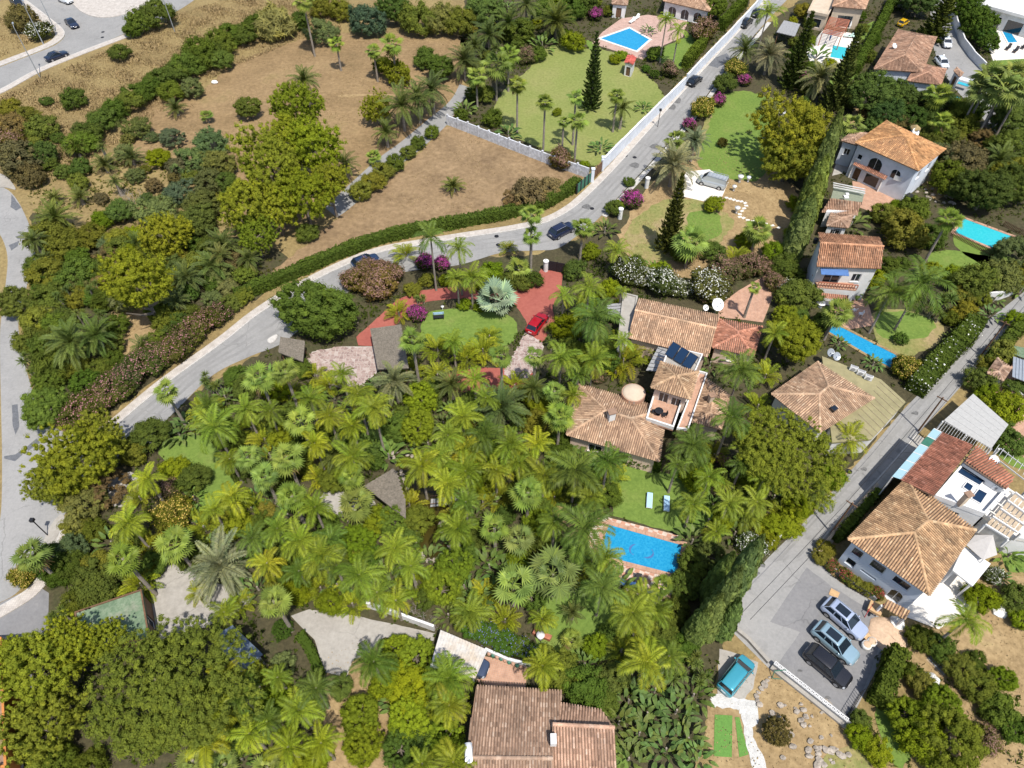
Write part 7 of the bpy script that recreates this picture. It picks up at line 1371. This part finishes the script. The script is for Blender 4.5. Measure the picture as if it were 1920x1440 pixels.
# ---------------------------------------------------------------- clipped hedges
def hedge(name, label, px, w, h, col, flower=None, amt=0, dens=60, lsz=.13, z0=0):
    l = smooth_line(PL(px), 4); C_, A_, U_, V_ = [], [], [], []; core = MB()
    for a, b in zip(l, l[1:]):
        d = (b-a); L = d.length
        if L < .01: continue
        d /= L; nn = Vector((-d.y, d.x, 0)); n = int(L*(w+2*h)*dens); s = RNG.random(n)*L; q = RNG.random(n)*(w+2*h); o = np.empty((n, 3)); nr = np.empty((n, 3)); bul = RNG.normal(0, .10, n)
        bp = (a.x*.7+a.y*.5); wob = .13*np.sin(s*1.7+bp)+.10*np.sin(s*4.3+bp*2)
        for i in range(n):
            if q[i] < h: yy, zz, nv = -w/2-bul[i]-wob[i], q[i], -nn
            elif q[i] < h+w: yy, zz, nv = q[i]-h-w/2, h+bul[i]+wob[i], Vector((0, 0, 1))
            else: yy, zz, nv = w/2+bul[i]+wob[i], 2*h+w-q[i], nn
            pt = a+d*s[i]+nn*yy; o[i] = (pt.x, pt.y, zz+z0+.03); nr[i] = nv
        nr = unit(nr+rdir(n)*.55); ax = unit(np.cross(nr, rdir(n))); up = np.cross(nr, ax); sz = lsz*RNG.uniform(.6, 1.4, n); C_.append(o); A_.append(ax*sz[:, None]); U_.append(up*(sz*.8)[:, None]); V_.append(np.clip(.45+wob*1.5+RNG.normal(0, .16, n), 0, 1))
        core.obox(a-nn*w*.42+Vector((0, 0, z0)), d*L, nn*w*.84, (0, 0, h*.93))
    for e, f in ((l[0], l[1]), (l[-1], l[-2])):            # leafy ends
        d = (e-f).normalized(); nn = Vector((-d.y, d.x, 0)); n = int(w*h*dens*1.6); ya = RNG.uniform(-w/2, w/2, n); o = np.stack([e.x+nn.x*ya+d.x*RNG.normal(.03, .07, n), e.y+nn.y*ya+d.y*RNG.normal(.03, .07, n), RNG.uniform(0, h, n)+z0], 1)
        nr = unit(np.tile(np.array(d), (n, 1))+rdir(n)*.55); ax = unit(np.cross(nr, rdir(n))); sz = lsz*RNG.uniform(.6, 1.4, n); C_.append(o); A_.append(ax*sz[:, None]); U_.append(np.cross(nr, ax)*(sz*.8)[:, None]); V_.append(np.clip(RNG.normal(.45, .16, n), 0, 1))
    c = np.concatenate(C_); mi = None
    t = thing(name, label, 'hedge', l[0])
    if flower: mi = RNG.random(len(c)) < amt*(.4+1.2*np.clip(np.sin(c[:, 0]*1.1+c[:, 1]*.7)*.5+.5, 0, 1))
    me = np_mesh('foliage', c-np.array([l[0].x, l[0].y, 0]), np.concatenate(A_), np.concatenate(U_), np.concatenate(V_), [M['leaf'], M['fl_'+flower]] if flower else [M['leaf']], mi)
    o = link('foliage', me, t); o.color = (*col, 1); cm = part('inner_foliage', core, M['leaf'], t); cm.color = (*col, 1); return t
HG = (.085, .118, .024)
hedge('hedge', 'long clipped green hedge curving between bare plot and main road', [(445,562),(500,540),(560,515),(640,480),(720,452),(800,434),(880,420),(960,404),(1020,388),(1060,366),(1082,348)], 1.5, 1.6, HG)
hedge('hedge', 'white-flowering hedge along the right-hand road', [(1822,612),(1800,642),(1770,672),(1740,702),(1712,738)], 2.4, 2.2, (.075, .105, .022), 'white', .03, 60, .12)
hedge('hedge', 'tall clipped hedge beside the lower corner of the car park', [(1672,1232),(1655,1275),(1638,1322)], 1.5, 2.6, (.085, .11, .02))
hedge('hedge', 'bright clipped hedge descending from the cream house', [(1672,5),(1655,40),(1636,75),(1618,108),(1600,140)], 1.6, 2.0, (.085, .12, .022))
hedge('hedge', 'bright hedge above the long white road wall at top', [(1395,10),(1370,38),(1350,58)], 1.4, 2.6, (.085, .12, .02)); hedge('hedge', 'rounded hedge inside the white wall beside the russet bush', [(1318,88),(1300,108),(1284,128)], 1.6, 2.2, (.085, .12, .02))
hedge('hedge', 'dark hedge under the eaves of the villa', [(1062,830),(1120,848),(1185,868),(1235,880)], 1.1, 1.5, (.055, .09, .016)); hedge('hedge', 'clipped hedge lining the road beside the grey-walled house', [(1640,930),(1612,962),(1585,992),(1565,1015)], .8, 1.5, (.085, .12, .024))
hedge('hedge', 'low hedge along the concrete drive at bottom', [(565,1195),(580,1215),(592,1240),(602,1268)], 1.0, 1.1, (.065, .10, .018)); hedge('hedge', 'vine-covered hedge right of the road above the grey canopy', [(1925,600),(1900,628),(1870,660),(1845,690)], 1.4, 1.8, (.075, .105, .022))
# ---------------------------------------------------------------- undergrowth, too small and dense to count
def undergrowth(poly, dens, excl, col, seed, label):
    x0, x1 = min(p[0] for p in poly), max(p[0] for p in poly); y0, y1 = min(p[1] for p in poly), max(p[1] for p in poly)
    x, y = scatter(poly, int((x1-x0)*(y1-y0)*dens), excl); n = len(x); m = np.clip(np.sin(x*.55+seed)*np.sin(y*.6+x*.2)*.6+.55+RNG.normal(0, .2, n), 0, 1); k = RNG.random(n) < m; x, y, m = x[k], y[k], m[k]; n = len(x); lv = 7
    ci = np.repeat(np.arange(n), lv); N_ = n*lv; hh = (.15+.55*m*RNG.random(n))[ci]; d = rdir(N_); d[:, 2] = np.abs(d[:, 2])*.8+.25
    ctr = np.stack([x[ci], y[ci], np.zeros(N_)], 1)+d*(hh*RNG.uniform(.4, 1.1, N_))[:, None]; a = unit(d+rdir(N_)*.5); w = unit(np.cross(a, rdir(N_))); s = RNG.uniform(.10, .22, N_)
    o = quads_obj('undergrowth', ctr, a*(s*1.2)[:, None], w*(s*.5)[:, None], np.clip(RNG.normal(.45, .2, n)[ci]+RNG.normal(0, .12, N_), 0, 1), M['leaf']); o.color = (*col, 1); o['label'] = label; o['category'] = 'undergrowth'
paths = hard + ZONES['dry_ground']
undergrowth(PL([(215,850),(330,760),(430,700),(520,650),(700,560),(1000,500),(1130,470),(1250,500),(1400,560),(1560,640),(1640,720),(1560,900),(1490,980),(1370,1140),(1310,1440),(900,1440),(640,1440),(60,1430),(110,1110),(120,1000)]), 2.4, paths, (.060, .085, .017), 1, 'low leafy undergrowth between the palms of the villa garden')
undergrowth(PL([(60,400),(90,500),(70,600),(60,700),(90,780),(200,770),(430,590),(540,500),(420,400),(300,300),(150,300),(30,220)]), 2.6, paths, (.10, .105, .032), 2, 'low scrub under the bushes of the left bank')
undergrowth(PL([(880,165),(850,220),(1000,280),(1100,330),(1240,190),(1400,20),(1380,-10),(900,-10),(860,60)]), 2.0, paths, (.075, .095, .02), 3, 'low plants round the yellowing lawn')
undergrowth(PL([(1450,60),(1520,0),(1920,0),(1920,540),(1700,740),(1620,700),(1500,500),(1480,300)]), 1.6, paths, (.06, .08, .022), 4, 'low plants between the gardens at upper right')
undergrowth(PL([(1640,1200),(1740,1160),(1920,1300),(1920,1440),(1620,1440)]), 1.6, ZONES['lawn'], (.08, .095, .02), 5, 'low weeds under the lower right trees')
# ---------------------------------------------------------------- a label of its own for every plant
LAND = [('the top left junction', 150, 60), ('the curved dark hedgerow on the slope', 330, 150), ('the tan field', 600, 130), ('the bare triangular plot', 850, 360), ('the narrow upper drive', 800, 240), ('the top blue pool', 1170, 72), ('the tiny red-roofed shed', 1180, 118), ('the yellowing lawn', 1040, 140), ('the long white road wall', 1215, 235), ('the silver van', 1335, 340), ('the green roadside lawn', 1390, 230),
 ('the small turquoise pool', 1577, 100), ('the slatted red pergola', 1567, 50), ('the brown L-shaped roof', 1700, 100), ('the arched white house', 1680, 290), ('the fenced turquoise pool', 1845, 440), ('the blue-awning house', 1590, 490), ('the long narrow pool', 1620, 650), ('the olive flat roof', 1640, 750), ('the solar panels', 1280, 662), ('the cream dome', 1188, 733), ('the largest satellite dish', 1345, 571), ('the red car', 1008, 605), ('the red driveway', 940, 548),
 ('the thatched carport', 728, 650), ('the small thatched shelter', 548, 655), ('the oval lawn', 880, 620), ('the brown pond', 800, 900), ('the thatched pond hut', 715, 920), ('the two blue sunbeds', 1233, 943), ('the big villa pool', 1205, 1030), ('the green concrete roof', 210, 1155), ('the metal shed', 450, 1215), ('the rusty carport', 860, 1225), ('the bottom tiled house', 1010, 1370), ('the teal hatchback', 1380, 1265), ('the three parked SUVs', 1555, 1200), ('the ochre hip roof', 1710, 1000), ('the white roof terrace', 1820, 910), ('the pale grey canopy', 1830, 790), ('the turf strips', 1368, 1380),
 ('the left edge road', 30, 680), ('the main road bend', 720, 485), ('the lower left lawn', 370, 870), ('the sand heap', 1665, 1190), ('the modern white house', 1890, 20), ('the junction of two left roads', 180, 830), ('the concrete bottom drive', 640, 1190), ('the villa roof chimney', 1145, 783), ('the bottom lawn', 1090, 1150), ('the pink oleander hedge', 290, 680), ('the lone lime pine', 260, 530), ('the tall pine group', 520, 330), ('the grey leafless bush', 247, 368), ('the upper left street lamp', 76, 180), ('the crazy paving', 640, 690), ('the tall tiered conifer', 1107, 170), ('the black sliding gate', 1045, 508)]
ORD = ['nearest', 'second nearest', 'third nearest', 'fourth nearest', 'fifth nearest', 'sixth nearest', 'seventh nearest', 'eighth nearest', 'ninth nearest', 'tenth nearest', 'eleventh nearest', 'twelfth nearest', 'thirteenth nearest', 'fourteenth nearest'] + [w+' nearest' for w in 'fifteenth sixteenth seventeenth eighteenth nineteenth twentieth twenty-first twenty-second twenty-third twenty-fourth'.split()]
buck = {}
for o, desc, x, y in PLANTS:
    nm, lx, ly = min(LAND, key=lambda l: (l[1]-x)**2+(l[2]-y)**2); dx, dy = x-lx, y-ly
    rel = ('left of' if dx < 0 else 'right of') if abs(dx) > abs(dy) else ('behind' if dy < 0 else 'in front of'); buck.setdefault((desc, rel, nm), []).append((dx*dx+dy*dy, o))
for (desc, rel, nm), lst in buck.items():
    lst.sort(key=lambda q: q[0])
    for i, (_, o) in enumerate(lst): o['label'] = f'{desc} {rel} {nm}' + (f', {ORD[min(i, len(ORD)-1)]}' if len(lst) > 1 else '')
